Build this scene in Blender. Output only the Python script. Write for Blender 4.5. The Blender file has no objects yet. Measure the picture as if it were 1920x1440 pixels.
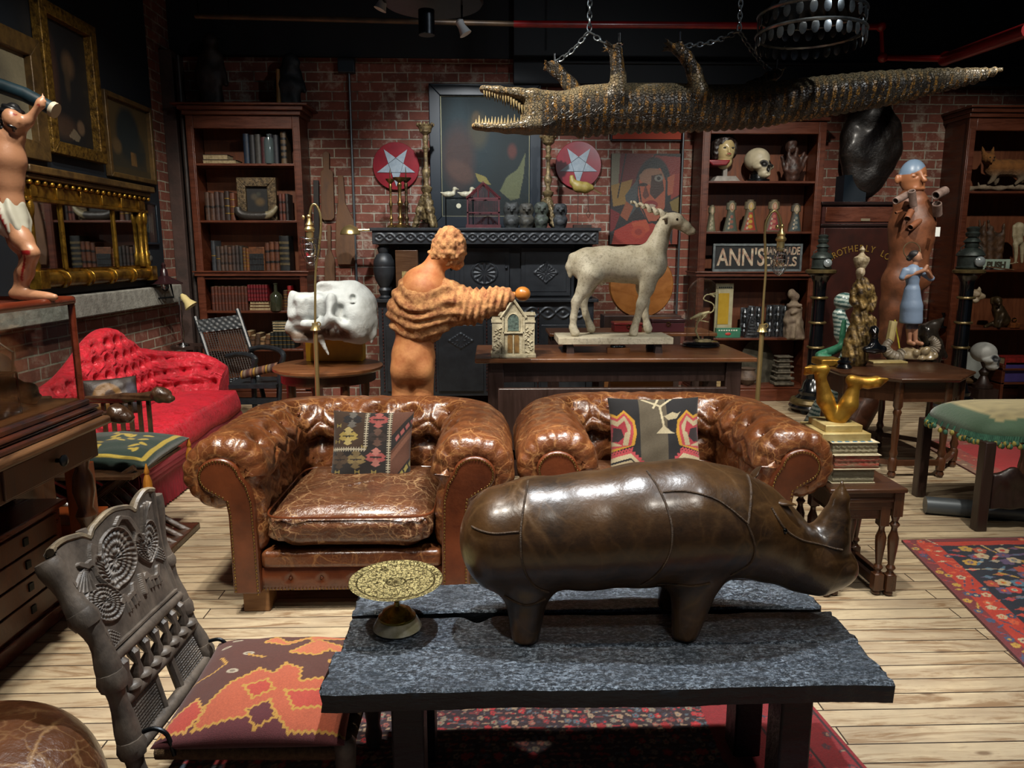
import bpy, math, random
import numpy as np
from mathutils import Vector, Matrix, Euler
SC = bpy.context.scene
COL = SC.collection
random.seed(7)
PI = math.pi
R = math.radians
# ---------------------------------------------------------------- camera, world, light, exposure
CAMH, PITCH, YAW, FPX = 1.5, R(10.2), R(1.65), 1380.0
cam_d = bpy.data.cameras.new('camera'); cam = bpy.data.objects.new('camera', cam_d); COL.objects.link(cam)
cam.location = (0, 0, CAMH); cam.rotation_euler = (PI/2 - PITCH, 0, -YAW)
cam_d.sensor_width = 36; cam_d.lens = 36*FPX/1920; cam_d.clip_start = .05
SC.camera = cam
w = bpy.data.worlds.new('world'); SC.world = w; w.use_nodes = True
w.node_tree.nodes['Background'].inputs[0].default_value = (.55, .72, 1, 1)
w.node_tree.nodes['Background'].inputs[1].default_value = .035
SC.view_settings.view_transform = 'Standard'; SC.view_settings.look = 'None'
SC.view_settings.exposure = .6; SC.view_settings.gamma = 1; SC.view_settings.use_curve_mapping = False
def spot(x, y, z, tx, ty, tz, power, ang=60, blend=.6, rad=.05, c=(1, .95, .87)):
 l = bpy.data.lights.new('spot_lamp', 'SPOT'); l.energy = power; l.spot_size = R(ang); l.spot_blend = blend
 l.shadow_soft_size = rad; l.color = c
 o = bpy.data.objects.new('spot_lamp', l); COL.objects.link(o); o.location = (x, y, z)
 o.rotation_euler = (Vector((tx, ty, tz)) - Vector((x, y, z))).to_track_quat('-Z', 'Y').to_euler()
 return o
LW = (1, .93, .82); LC = (.93, .97, 1)
spot(.2, 2.2, 3.9, .25, 1.8, .5, 360, 58, .5, .04, LC)       # over the charred table
spot(1.5, 1.0, 3.7, .8, 1.9, .6, 50, 60, .8, .06, LC)
spot(-.9, 2.2, 3.9, -.6, 3.3, .5, 260, 60, .6, .06, LW)         # armchair
spot(.9, 2.3, 3.9, .9, 3.4, .6, 240, 55, .6, .06, LW)
spot(-1.2, 1.2, 3.8, -1.0, 1.6, .4, 170, 70, .7, .07, LW)       # carved chair
spot(-.6, 2.6, 3.9, -.55, 4.3, 1.2, 260, 36, .6, .05, LW)       # terracotta figure
spot(-.9, 3.2, 3.7, .8, 4.86, 1.1, 300, 44, .6, .05, LW)         # horse
spot(-2.0, 3.6, 3.9, -1.5, 5.0, 1.0, 130, 42, .6, .05, LC)      # skull
spot(-1.5, 3.2, 3.9, -2.5, 5.3, .6, 330, 60, .7, .06, LW)       # red sofa
spot(2.2, 2.2, 3.9, 2.3, 3.2, 0, 230, 70, .7, .06, LW)          # floor right
spot(3.5, 3.0, 3.9, 2.9, 5.1, 1.0, 330, 50, .7, .05, LW)        # octagonal table
spot(2.0, 4.4, 3.9, 2.6, 7.3, 1.0, 330, 62, .8, .06, LW)        # middle bookcase
spot(4.0, 4.0, 3.9, 4.7, 7.2, 1.0, 220, 62, .8, .06, LW)
spot(-.3, 4.8, 3.9, 0, 7.6, 1.35, 360, 60, .8, .06, LC)           # chimney wall
spot(-1.6, 4.8, 3.9, -2.2, 7.4, .95, 260, 56, .8, .06, LW)       # left bookcase
spot(-1.2, 4.0, 3.6, -3.1, 5.9, 1.4, 120, 66, .8, .06, LW)       # mirror wall
spot(-1.1, 1.8, 3.8, -1.9, 3.1, .9, 210, 60, .7, .06, LW)       # desk
spot(.9, .2, 3.2, 1.6, 2.4, 0, 50, 80, .8, .1, LW)
spot(2.2, 1.8, 3.6, 1.3, 4.0, 2.3, 90, 80, .8, .06, LC)       # crocodile
# ---------------------------------------------------------------- pixel -> place (1920x1440 frame, real distances)
_f = np.array([math.sin(YAW)*math.cos(PITCH), math.cos(YAW)*math.cos(PITCH), -math.sin(PITCH)])
_r = np.array([math.cos(YAW), -math.sin(YAW), 0.]); _u = np.cross(_r, _f)
def _ray(px, py): return _f + _r*(px-960)/FPX + _u*(720-py)/FPX
def at(px, py, Y):
 d = _ray(px, py); return Vector(d*(Y/d[1]) + np.array([0, 0, CAMH]))
def atz(px, py, z):
 d = _ray(px, py); return Vector(d*((z-CAMH)/d[2]) + np.array([0, 0, CAMH]))
def atx(px, py, X):
 d = _ray(px, py); return Vector(d*(X/d[0]) + np.array([0, 0, CAMH]))
# ---------------------------------------------------------------- materials
def srgb(h):
 if isinstance(h, str):
  h = h.lstrip('#'); c = [int(h[i:i+2], 16)/255 for i in (0, 2, 4)]
 else: c = h
 return tuple((x/12.92 if x <= .04045 else ((x+.055)/1.055)**2.4) for x in c)
class NT:
 def __init__(s, name):
  s.m = bpy.data.materials.new(name); s.m.use_nodes = True; s.t = s.m.node_tree; s.b = s.t.nodes['Principled BSDF']
  s.tc = None
 def n(s, typ, **k):
  o = s.t.nodes.new('ShaderNode'+typ)
  for a, v in k.items():
   if a.startswith('i_'):
    kk = a[2:]; kk = int(kk) if kk.isdigit() else kk.replace('_', ' ')
    s.set(o.inputs[kk], v)
   else: setattr(o, a, v)
  return o
 def set(s, sock, v):
  if isinstance(v, bpy.types.NodeSocket): s.t.links.new(v, sock)
  elif isinstance(v, (tuple, list)) and len(v) == 3 and sock.type == 'RGBA': sock.default_value = (*v, 1)
  else: sock.default_value = v
 def P(s, name, v): s.set(s.b.inputs[name], v)
 def co(s, scale=(1, 1, 1), rot=(0, 0, 0)):
  if s.tc is None: s.tc = s.n('TexCoord').outputs['Object']
  if scale == (1, 1, 1) and rot == (0, 0, 0): return s.tc
  return s.n('Mapping', i_Vector=s.tc, i_Scale=scale, i_Rotation=rot).outputs[0]
 def noise(s, scale, detail=5, rough=.6, vec=None, out=0, dist=0):
  return s.n('TexNoise', i_Vector=vec or s.co(), i_Scale=scale, i_Detail=detail, i_Roughness=rough, i_Distortion=dist).outputs[out]
 def voro(s, scale, feature='F1', vec=None, out='Distance', rnd=1):
  return s.n('TexVoronoi', feature=feature, i_Vector=vec or s.co(), i_Scale=scale, i_Randomness=rnd).outputs[out]
 def ramp(s, fac, stops, interp='LINEAR'):
  o = s.n('ValToRGB', i_Fac=fac); o.color_ramp.interpolation = interp; e = o.color_ramp.elements
  while len(e) < len(stops): e.new(.5)
  for el, (p, c) in zip(e, stops):
   el.position = p; c = (c, c, c) if isinstance(c, (int, float)) else c; el.color = (*c, 1)
  return o.outputs[0]
 def mix(s, fac, a, b, mode='MIX'):
  o = s.n('Mix', data_type='RGBA', blend_type=mode); s.set(o.inputs[0], fac); s.set(o.inputs[6], a); s.set(o.inputs[7], b)
  return o.outputs[2]
 def math(s, op, a, b=0.): 
  o = s.n('Math', operation=op); s.set(o.inputs[0], a); s.set(o.inputs[1], b); return o.outputs[0]
 def bump(s, h, strength=.5, dist=.01, prev=None):
  o = s.n('Bump', i_Height=h, i_Strength=strength, i_Distance=dist)
  if prev is not None: s.set(o.inputs['Normal'], prev)
  return o.outputs[0]
def mat(name, c, c2=None, vs=8, rough=.5, metal=0, bump=0, bs=40, coat=0, st=(1, 1, 1), sheen=0, rv=0, spec=.5):
 s = NT(name); c = srgb(c)
 s.P('Roughness', rough); s.P('Metallic', metal); s.P('Specular IOR Level', spec)
 if c2 is not None:
  f = s.ramp(s.noise(vs, vec=s.co(st)), [(.35, 0), (.65, 1)])
  s.P('Base Color', s.mix(f, c, srgb(c2)))
  if rv: s.P('Roughness', s.math('ADD', s.math('MULTIPLY', f, rv), rough))
 else: s.P('Base Color', c)
 if bump: s.P('Normal', s.bump(s.noise(bs, vec=s.co(st)), bump, .01))
 if coat: s.P('Coat Weight', coat); s.P('Coat Roughness', .15)
 if sheen: s.P('Sheen Weight', sheen); s.P('Sheen Roughness', .35); s.P('Sheen Tint', (*[min(1, x*1.5+.1) for x in c], 1))
 return s.m
def wood(name, c, c2, st=(1, 12, 12), vs=3, rough=.35, coat=.2, bump=.15):
 s = NT(name); v = s.co(st)
 f = s.ramp(s.noise(vs, 8, .65, v, dist=.6), [(.3, 0), (.7, 1)])
 wear = s.ramp(s.noise(2.2, 6, .7), [(.45, 0), (.8, .5)])
 s.P('Base Color', s.mix(wear, s.mix(f, srgb(c), srgb(c2)), srgb(c2)))
 s.P('Roughness', s.math('ADD', s.math('MULTIPLY', f, .2), rough-.05)); s.P('Coat Weight', coat); s.P('Coat Roughness', .2)
 s.P('Normal', s.bump(s.noise(vs*4, 6, .7, v), bump, .01))
 return s.m
def leather(name, base, dark, crack, rough=.26, csc=9, bumpy=.5):
 s = NT(name)
 warp = s.n('VectorMath', operation='ADD'); s.set(warp.inputs[0], s.co())
 nz = s.n('VectorMath', operation='SCALE', i_Scale=.09); s.set(nz.inputs[0], s.noise(6, 4, .6, out=1)); s.set(warp.inputs[1], nz.outputs[0])
 wv = warp.outputs[0]
 l1 = s.ramp(s.voro(csc, 'DISTANCE_TO_EDGE', wv), [(0, 1), (.035, 0)])
 l2 = s.ramp(s.voro(csc*2.6, 'DISTANCE_TO_EDGE', wv), [(0, 1), (.045, 0)])
 l3 = s.ramp(s.voro(csc*.45, 'DISTANCE_TO_EDGE', wv), [(0, 1), (.022, 0)])
 msk = s.ramp(s.noise(3.2, 6, .75), [(.38, 0), (.62, 1)])
 ln = s.math('MULTIPLY', s.math('MAXIMUM', s.math('MAXIMUM', l1, s.math('MULTIPLY', l2, .6)), l3), msk)
 f = s.ramp(s.noise(5, 7, .7), [(.3, 0), (.72, 1)])
 c = s.mix(f, srgb(dark), srgb(base))
 c = s.mix(s.math('MULTIPLY', ln, .75), c, srgb(crack))
 s.P('Base Color', c)
 s.P('Roughness', s.math('ADD', s.math('MULTIPLY', s.math('MAXIMUM', ln, s.noise(4, 5)), .28), rough-.08))
 s.P('Coat Weight', .35); s.P('Coat Roughness', .2)
 n1 = s.bump(s.noise(9, 5, .6), bumpy, .03); n2 = s.bump(ln, -.35, .004, n1)
 s.P('Normal', n2)
 return s.m
def vcol(name='painted', rough=.6, metal=0, bump=0, bs=60, coat=0, var=.0, vs=20, st=(1, 1, 1), sheen=0):
 s = NT(name); c = s.n('Attribute', attribute_name='Col').outputs['Color']
 if var:
  c = s.mix(s.math('MULTIPLY', s.ramp(s.noise(vs, 7, .7, s.co(st)), [(.35, 0), (.7, 1)]), var), c, (.02, .015, .01))
 s.P('Base Color', c); s.P('Roughness', rough); s.P('Metallic', metal); s.P('Coat Weight', coat)
 if sheen: s.P('Sheen Weight', sheen)
 if bump: s.P('Normal', s.bump(s.noise(bs, 6, .65, s.co(st)), bump, .01))
 return s.m
def glass(name='clear_glass', c=(.97, 1, .99), rough=.01):
 s = NT(name); s.P('Base Color', c); s.P('Transmission Weight', 1); s.P('Roughness', rough); s.P('IOR', 1.45)
 return s.m
def pane(name='pane_glass'):
 # thin sheet of glass: mostly clear, with Fresnel reflection
 s = NT(name); t = s.t
 tr = s.n('BsdfTransparent'); tr.inputs[0].default_value = (.95, .97, .96, 1)
 gl = s.n('BsdfGlossy', i_Roughness=.02); lw = s.n('LayerWeight', i_Blend=.5); fm = s.math('ADD', s.math('MULTIPLY', s.math('POWER', lw.outputs['Facing'], 4.), .7), .04)
 mx = s.n('MixShader'); t.links.new(fm, mx.inputs[0]); t.links.new(tr.outputs[0], mx.inputs[1]); t.links.new(gl.outputs[0], mx.inputs[2])
 t.links.new(mx.outputs[0], t.nodes['Material Output'].inputs[0])
 return s.m
# ---------------------------------------------------------------- objects and tags
def tag(o, label=None, cat=None, group=None, kind=None):
 if label: o['label'] = label
 if cat: o['category'] = cat
 if group: o['group'] = group
 if kind: o['kind'] = kind
 return o
def thing(name, label, cat, loc=(0, 0, 0), rz=0, group=None):
 o = bpy.data.objects.new(name, None); COL.objects.link(o); o.location = (GT @ Vector(loc)) if GT is not None else loc; o.rotation_euler = (0, 0, rz)
 o.empty_display_size = .05
 return tag(o, label, cat, group)
def wmat(o):
 m = Matrix.Identity(4)
 while o is not None:
  m = o.matrix_basis.copy() @ m if True else m
  o = o.parent
 return m
def dup(o, loc=None, rz=None, label=None, group=None, parent=None, scale=None):
 c = o.copy(); COL.objects.link(c); c.parent = parent
 if loc is not None: c.location = loc
 if rz is not None: c.rotation_euler = (0, 0, rz)
 if scale is not None: c.scale = (scale,)*3
 if label: c['label'] = label
 if group: c['group'] = group
 for ch in list(o.children): dup(ch, parent=c)
 return c
def rotm(rx=0, ry=0, rz=0): return Euler((rx, ry, rz)).to_matrix()
GT = None   # placement used while a thing is built facing another way
class MB:
 def __init__(s, T=None): s.v = []; s.f = []; s.m = []; s.T = T or GT; s.n = 0
 def add(s, vs, fs, mi=0):
  vs = np.asarray(vs, float).reshape(-1, 3); k = s.n
  if s.T is not None:
   M = np.array(s.T); vs = vs @ M[:3, :3].T + M[:3, 3]
  s.v.append(vs); s.n += len(vs)
  s.f += [tuple(i+k for i in f) for f in fs]; s.m += [mi]*len(fs); return s
 def box(s, x0, x1, y0, y1, z0, z1, mi=0):
  return s.add([(x0, y0, z0), (x1, y0, z0), (x1, y1, z0), (x0, y1, z0), (x0, y0, z1), (x1, y0, z1), (x1, y1, z1), (x0, y1, z1)],
     [(3, 2, 1, 0), (4, 5, 6, 7), (0, 1, 5, 4), (1, 2, 6, 5), (2, 3, 7, 6), (3, 0, 4, 7)], mi)
 def cb(s, c, sz, rot=None, mi=0, top=(1, 1)):
  x, y, z = (q/2 for q in sz); tx, ty = top
  p = np.array([(-x, -y, -z), (x, -y, -z), (x, y, -z), (-x, y, -z), (-x*tx, -y*ty, z), (x*tx, -y*ty, z), (x*tx, y*ty, z), (-x*tx, y*ty, z)])
  if rot is not None: p = p @ np.array(rot).T
  return s.add(p+np.array(c), [(3, 2, 1, 0), (4, 5, 6, 7), (0, 1, 5, 4), (1, 2, 6, 5), (2, 3, 7, 6), (3, 0, 4, 7)], mi)
 def sheet(s, P, cu=False, cv=False, mi=0, flip=False):
  P = np.asarray(P, float); a, b = P.shape[:2]; fs = []
  for i in range(a if cu else a-1):
   for j in range(b if cv else b-1):
    q = (i*b+j, ((i+1) % a)*b+j, ((i+1) % a)*b+(j+1) % b, i*b+(j+1) % b)
    fs.append(q[::-1] if flip else q)
  return s.add(P.reshape(-1, 3), fs, mi)
 def tube(s, pts, r, n=8, mi=0, closed=False, flat=1, cap=True):
  pts = [Vector(p) for p in pts]; N = len(pts); rr = [r]*N if isinstance(r, (int, float)) else r
  tg = []
  for i in range(N):
   a = pts[(i-1) % N] if (closed or i > 0) else pts[i]; b = pts[(i+1) % N] if (closed or i < N-1) else pts[i]
   t = (b-a); tg.append(t.normalized() if t.length > 1e-9 else Vector((0, 0, 1)))
  u = tg[0].orthogonal().normalized(); P = []
  for i in range(N):
   u = (u - tg[i]*u.dot(tg[i]))
   u = u.normalized() if u.length > 1e-6 else tg[i].orthogonal().normalized()
   v = tg[i].cross(u)
   P.append([pts[i] + (u*math.cos(2*PI*j/n) + v*math.sin(2*PI*j/n)*flat)*rr[i] for j in range(n)])
  k = s.n
  s.sheet(np.array([[tuple(q) for q in row] for row in P]), cu=closed, cv=True, mi=mi, flip=True)
  if not closed and cap:
   s.f += [tuple(k+j for j in range(n)), tuple(k+(N-1)*n+j for j in range(n))[::-1]]; s.m += [mi, mi]
  return s
 def lathe(s, prof, c=(0, 0, 0), n=24, mi=0, rot=None, sx=1, sy=1, ph=0):
  P = np.array([[(r*math.cos(2*PI*j/n+ph)*sx, r*math.sin(2*PI*j/n+ph)*sy, z) for j in range(n)] for r, z in prof])
  if rot is not None: P = P @ np.array(rot).T
  k = s.n; s.sheet(P+np.array(c), cv=True, mi=mi, flip=True)
  m = len(prof)
  if prof[0][0] > 1e-4: s.f.append(tuple(k+j for j in range(n))); s.m.append(mi)
  if prof[-1][0] > 1e-4: s.f.append(tuple(k+(m-1)*n+j for j in range(n))[::-1]); s.m.append(mi)
  return s
 def prism(s, poly, a, b, ax='y', mi=0):
  def q(p, t): return {'y': (p[0], t, p[1]), 'x': (t, p[0], p[1]), 'z': (p[0], p[1], t)}[ax]
  n = len(poly); vs = [q(p, a) for p in poly]+[q(p, b) for p in poly]
  fs = [tuple(range(n)), tuple(range(2*n-1, n-1, -1))]+[(i, i+n, (i+1) % n+n, (i+1) % n) for i in range(n)]
  return s.add(vs, fs, mi)
 def ell(s, c, r, rot=None, nu=16, nv=10, mi=0):
  if isinstance(r, (int, float)): r = (r, r, r)
  P = np.array([[(math.sin(PI*i/nv)*math.cos(2*PI*j/nu)*r[0], math.sin(PI*i/nv)*math.sin(2*PI*j/nu)*r[1], math.cos(PI*i/nv)*r[2]) for j in range(nu)] for i in range(nv+1)])
  if rot is not None: P = P @ np.array(rot).T
  return s.sheet(P+np.array(c), cv=True, mi=mi)
 def tor(s, c, R_, r, n=20, m=8, rot=None, mi=0, sx=1, sy=1):
  P = np.array([[((R_+r*math.cos(2*PI*j/m))*math.cos(2*PI*i/n)*sx, (R_+r*math.cos(2*PI*j/m))*math.sin(2*PI*i/n)*sy, r*math.sin(2*PI*j/m)) for j in range(m)] for i in range(n)])
  if rot is not None: P = P @ np.array(rot).T
  return s.sheet(P+np.array(c), cu=True, cv=True, mi=mi)
 def build(s, name, mats, parent=None, loc=None, bevel=0, sub=0, ang=38, label=None, cat=None, group=None, kind=None, col=None, disp=None, seg=2, weld=False):
  V = np.concatenate(s.v) if s.v else np.zeros((0, 3))
  colv = col(V) if callable(col) else col
  if parent is not None:
   M = np.array(wmat(parent).inverted()); W = V @ M[:3, :3].T + M[:3, 3]
  elif loc is not None: W = V - np.array(loc)
  else:
   if len(V): c = np.array([(V[:, 0].min()+V[:, 0].max())/2, (V[:, 1].min()+V[:, 1].max())/2, V[:, 2].min()])
   else: c = np.zeros(3)
   loc = tuple(c); W = V - c
  me = bpy.data.meshes.new(name); me.from_pydata(W.tolist(), [], s.f)
  ms = mats if isinstance(mats, (list, tuple)) else [mats]
  for m in ms: me.materials.append(m)
  me.polygons.foreach_set('material_index', s.m); me.polygons.foreach_set('use_smooth', [True]*len(s.f))
  if colv is not None:
   a = me.color_attributes.new('Col', 'FLOAT_COLOR', 'POINT')
   a.data.foreach_set('color', np.concatenate([np.asarray(colv, float), np.ones((len(V), 1))], 1).ravel())
  me.update()
  if ang < 180: me.set_sharp_from_angle(angle=R(ang))
  o = bpy.data.objects.new(name, me); COL.objects.link(o)
  if parent is not None: o.parent = parent
  else: o.location = loc
  if weld: 
   b = o.modifiers.new('weld', 'WELD'); b.merge_threshold = .0002
  if bevel:
   b = o.modifiers.new('bevel', 'BEVEL'); b.width = bevel; b.segments = seg; b.limit_method = 'ANGLE'; b.angle_limit = R(40)
  if sub:
   b = o.modifiers.new('sub', 'SUBSURF'); b.levels = b.render_levels = sub
  return tag(o, label, cat, group, kind)
# ---------------------------------------------------------------- smooth bodies: distance field + surface nets
class Body:
 def __init__(s, h=.01, k=.03): s.h = h; s.k = k; s.p = []; s.T = GT
 def _t(s, c):
  c = Vector(c); return s.T @ c if s.T is not None else c
 def _s(s): return s.T.to_scale()[0] if s.T is not None else 1
 def cap(s, a, b, ra, rb=None, k=None, sub=False):
  rb = ra if rb is None else rb; q = s._s(); s.p.append(('c', np.array(s._t(a)), np.array(s._t(b)), ra*q, rb*q, s.k if k is None else k, sub)); return s
 def chain(s, pts, rs, k=None):
  for i in range(len(pts)-1): s.cap(pts[i], pts[i+1], rs[i], rs[i+1], k)
  return s
 def ell(s, c, r, rot=None, k=None, sub=False):
  q = s._s(); r = (r,)*3 if isinstance(r, (int, float)) else r; M = rot if rot is not None else Matrix.Identity(3)
  if s.T is not None: M = s.T.to_3x3().normalized() @ M
  s.p.append(('e', np.array(s._t(c)), np.array(r)*q, np.array(M), 0, s.k if k is None else k, sub)); return s
 def bx(s, c, hf, rd=.01, rot=None, k=None, sub=False):
  q = s._s(); M = rot if rot is not None else Matrix.Identity(3)
  if s.T is not None: M = s.T.to_3x3().normalized() @ M
  s.p.append(('b', np.array(s._t(c)), np.array(hf)*q, np.array(M), rd*q, s.k if k is None else k, sub)); return s
 @staticmethod
 def d(p, P):
  t = p[0]
  if t == 'c':
   a, b, ra, rb = p[1:5]; ab = b-a; L = max(ab @ ab, 1e-12); u = np.clip(((P-a) @ ab)/L, 0, 1)
   return np.linalg.norm(P-a-u[..., None]*ab, axis=-1) - (ra+(rb-ra)*u)
  q = (P-p[1]) @ p[3]
  if t == 'e':
   r = p[2]; k0 = np.linalg.norm(q/r, axis=-1); k1 = np.linalg.norm(q/(r*r), axis=-1)
   return k0*(k0-1)/np.maximum(k1, 1e-9)
  e = np.abs(q)-p[2]+p[4]
  return np.linalg.norm(np.maximum(e, 0), axis=-1)+np.minimum(e.max(-1), 0)-p[4]
 @staticmethod
 def bb(p):
  if p[0] == 'c': m = max(p[3], p[4]); return np.minimum(p[1], p[2])-m, np.maximum(p[1], p[2])+m
  e = np.abs(p[3]) @ p[2]; return p[1]-e, p[1]+e
 def field(s, P):
  F = np.full(P.shape[:-1], 9.)
  for p in s.p: F = s.comb(F, s.d(p, P), p)
  return F
 @staticmethod
 def comb(F, D, p):
  k = max(p[5], 1e-5)
  if p[6]: h = np.maximum(k-np.abs(-D-F), 0)/k; return np.maximum(F, -D)+h*h*k/4
  h = np.maximum(k-np.abs(D-F), 0)/k; return np.minimum(F, D)-h*h*k/4
 def mesh(s):
  h = s.h; los, his = zip(*[s.bb(p) for p in s.p if not p[6]]); lo = np.min(los, 0)-3*h-s.k*.3; hi = np.max(his, 0)+3*h+s.k*.3
  n = np.ceil((hi-lo)/h).astype(int)+1
  ax = [lo[i]+h*np.arange(n[i]) for i in range(3)]; F = np.full(n, 9., np.float64)
  for p in s.p:
   a, b = s.bb(p); pad = p[5]+2*h
   i0 = np.maximum(((a-pad-lo)/h).astype(int), 0); i1 = np.minimum(((b+pad-lo)/h).astype(int)+2, n)
   if (i1 <= i0).any(): continue
   G = np.stack(np.meshgrid(*[ax[i][i0[i]:i1[i]] for i in range(3)], indexing='ij'), -1)
   sl = tuple(slice(i0[i], i1[i]) for i in range(3)); F[sl] = s.comb(F[sl], s.d(p, G), p)
  I = F < 0; m = n-1; cnt = np.zeros(m); pos = np.zeros((*m, 3))
  for axis in range(3):
   o = [a for a in range(3) if a != axis]
   for u in (0, 1):
    for v in (0, 1):
     st = [0, 0, 0]; st[o[0]] = u; st[o[1]] = v
     A = F[tuple(slice(st[i], st[i]+m[i]) for i in range(3))]; st2 = list(st); st2[axis] = 1
     B = F[tuple(slice(st2[i], st2[i]+m[i]) for i in range(3))]
     x = (A < 0) != (B < 0); t = np.where(x, A/np.where(x, A-B, 1), 0)
     cnt += x; pos[..., axis] += t; 
     for q, w_ in ((o[0], u), (o[1], v)): pos[..., q] += x*w_
  act = cnt > 0; idx = np.full(m, -1); idx[act] = np.arange(act.sum())
  base = np.stack(np.nonzero(act), -1)
  V = lo + h*(base + pos[act]/cnt[act][:, None]); fs = []
  for axis in range(3):
   o = [a for a in range(3) if a != axis]
   sl0 = [slice(None)]*3; sl1 = [slice(None)]*3; sl0[axis] = slice(0, -1); sl1[axis] = slice(1, None)
   for q in o: sl0[q] = slice(1, -1); sl1[q] = slice(1, -1)
   a = I[tuple(sl0)]; b = I[tuple(sl1)]; E = np.stack(np.nonzero(a != b), -1)
   if not len(E): continue
   flip = a[tuple(E.T)]
   for q in o: E[:, q] += 1
   def id_(du, dv):
    e = E.copy(); e[:, o[0]] -= du; e[:, o[1]] -= dv; return idx[tuple(e.T)]
   Q = np.stack([id_(0, 0), id_(1, 0), id_(1, 1), id_(0, 1)], -1)
   fl = flip if axis != 1 else ~flip
   Q[~fl] = Q[~fl][:, ::-1]; fs.append(Q)
  Fc = np.concatenate(fs); Fc = Fc[(Fc >= 0).all(1)]
  s.V = V; s.F = Fc; return V, Fc
 def normals(s):
  V, Fc = s.V, s.F; n = np.cross(V[Fc[:, 2]]-V[Fc[:, 0]], V[Fc[:, 3]]-V[Fc[:, 1]]); N = np.zeros_like(V)
  for j in range(4): np.add.at(N, Fc[:, j], n)
  return N/np.maximum(np.linalg.norm(N, axis=1), 1e-12)[:, None]
 def build(s, name, mats, parent=None, disp=None, **k):
  V, Fc = s.mesh()
  # relax a little
  for _ in range(2):
   A = np.zeros_like(V); c = np.zeros(len(V))
   for j in range(4):
    np.add.at(A, Fc[:, j], V[Fc[:, (j+1) % 4]]); np.add.at(c, Fc[:, j], 1)
    np.add.at(A, Fc[:, j], V[Fc[:, (j-1) % 4]]); np.add.at(c, Fc[:, j], 1)
   V = V*.5 + .5*A/np.maximum(c, 1)[:, None]
  s.V = V
  if disp is not None: V = V + s.normals()*disp(V)[:, None]
  b = MB(); b.v = [V]; b.n = len(V); b.f = [tuple(q) for q in Fc.tolist()]; b.m = [0]*len(Fc)
  k.setdefault('ang', 180)
  return b.build(name, mats, parent, **k)
 def hit(s, o, d, tmax=3):
  o = np.array(o, float); d = np.array(d, float); t = 0
  for _ in range(90):
   f = float(s.field(o+d*t))
   if f < .0006: return Vector(o+d*t)
   t += f*.8
   if t > tmax: return None
  return Vector(o+d*t)
def nz(P, f, seed=0):
 x, y, z = (P*f).T; s = seed*1.7
 return (np.sin(x+1.3*np.sin(y*1.1+s)+s)+np.sin(y*1.3+1.1*np.sin(z*.9+s)+2*s)+np.sin(z*1.2+1.2*np.sin(x*1.2-s)+3*s))/3
def arcpts(cx, cz, r, a0, a1, n): return [(cx+r*math.cos(R(a0+(a1-a0)*i/n)), cz+r*math.sin(R(a0+(a1-a0)*i/n))) for i in range(n+1)]
def smooth_path(pts, n=8, closed=False):
 pts = [Vector(p) for p in pts]; out = []; N = len(pts)
 for i in range(N if closed else N-1):
  p0 = pts[(i-1) % N] if (closed or i > 0) else pts[i]; p1 = pts[i]; p2 = pts[(i+1) % N]
  p3 = pts[(i+2) % N] if (closed or i+2 < N) else p2
  for j in range(n):
   t = j/n; out.append(.5*((2*p1)+(p2-p0)*t+(2*p0-5*p1+4*p2-p3)*t*t+(3*p1-p0-3*p2+p3)*t**3))
 if not closed: out.append(pts[-1])
 return out
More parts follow.
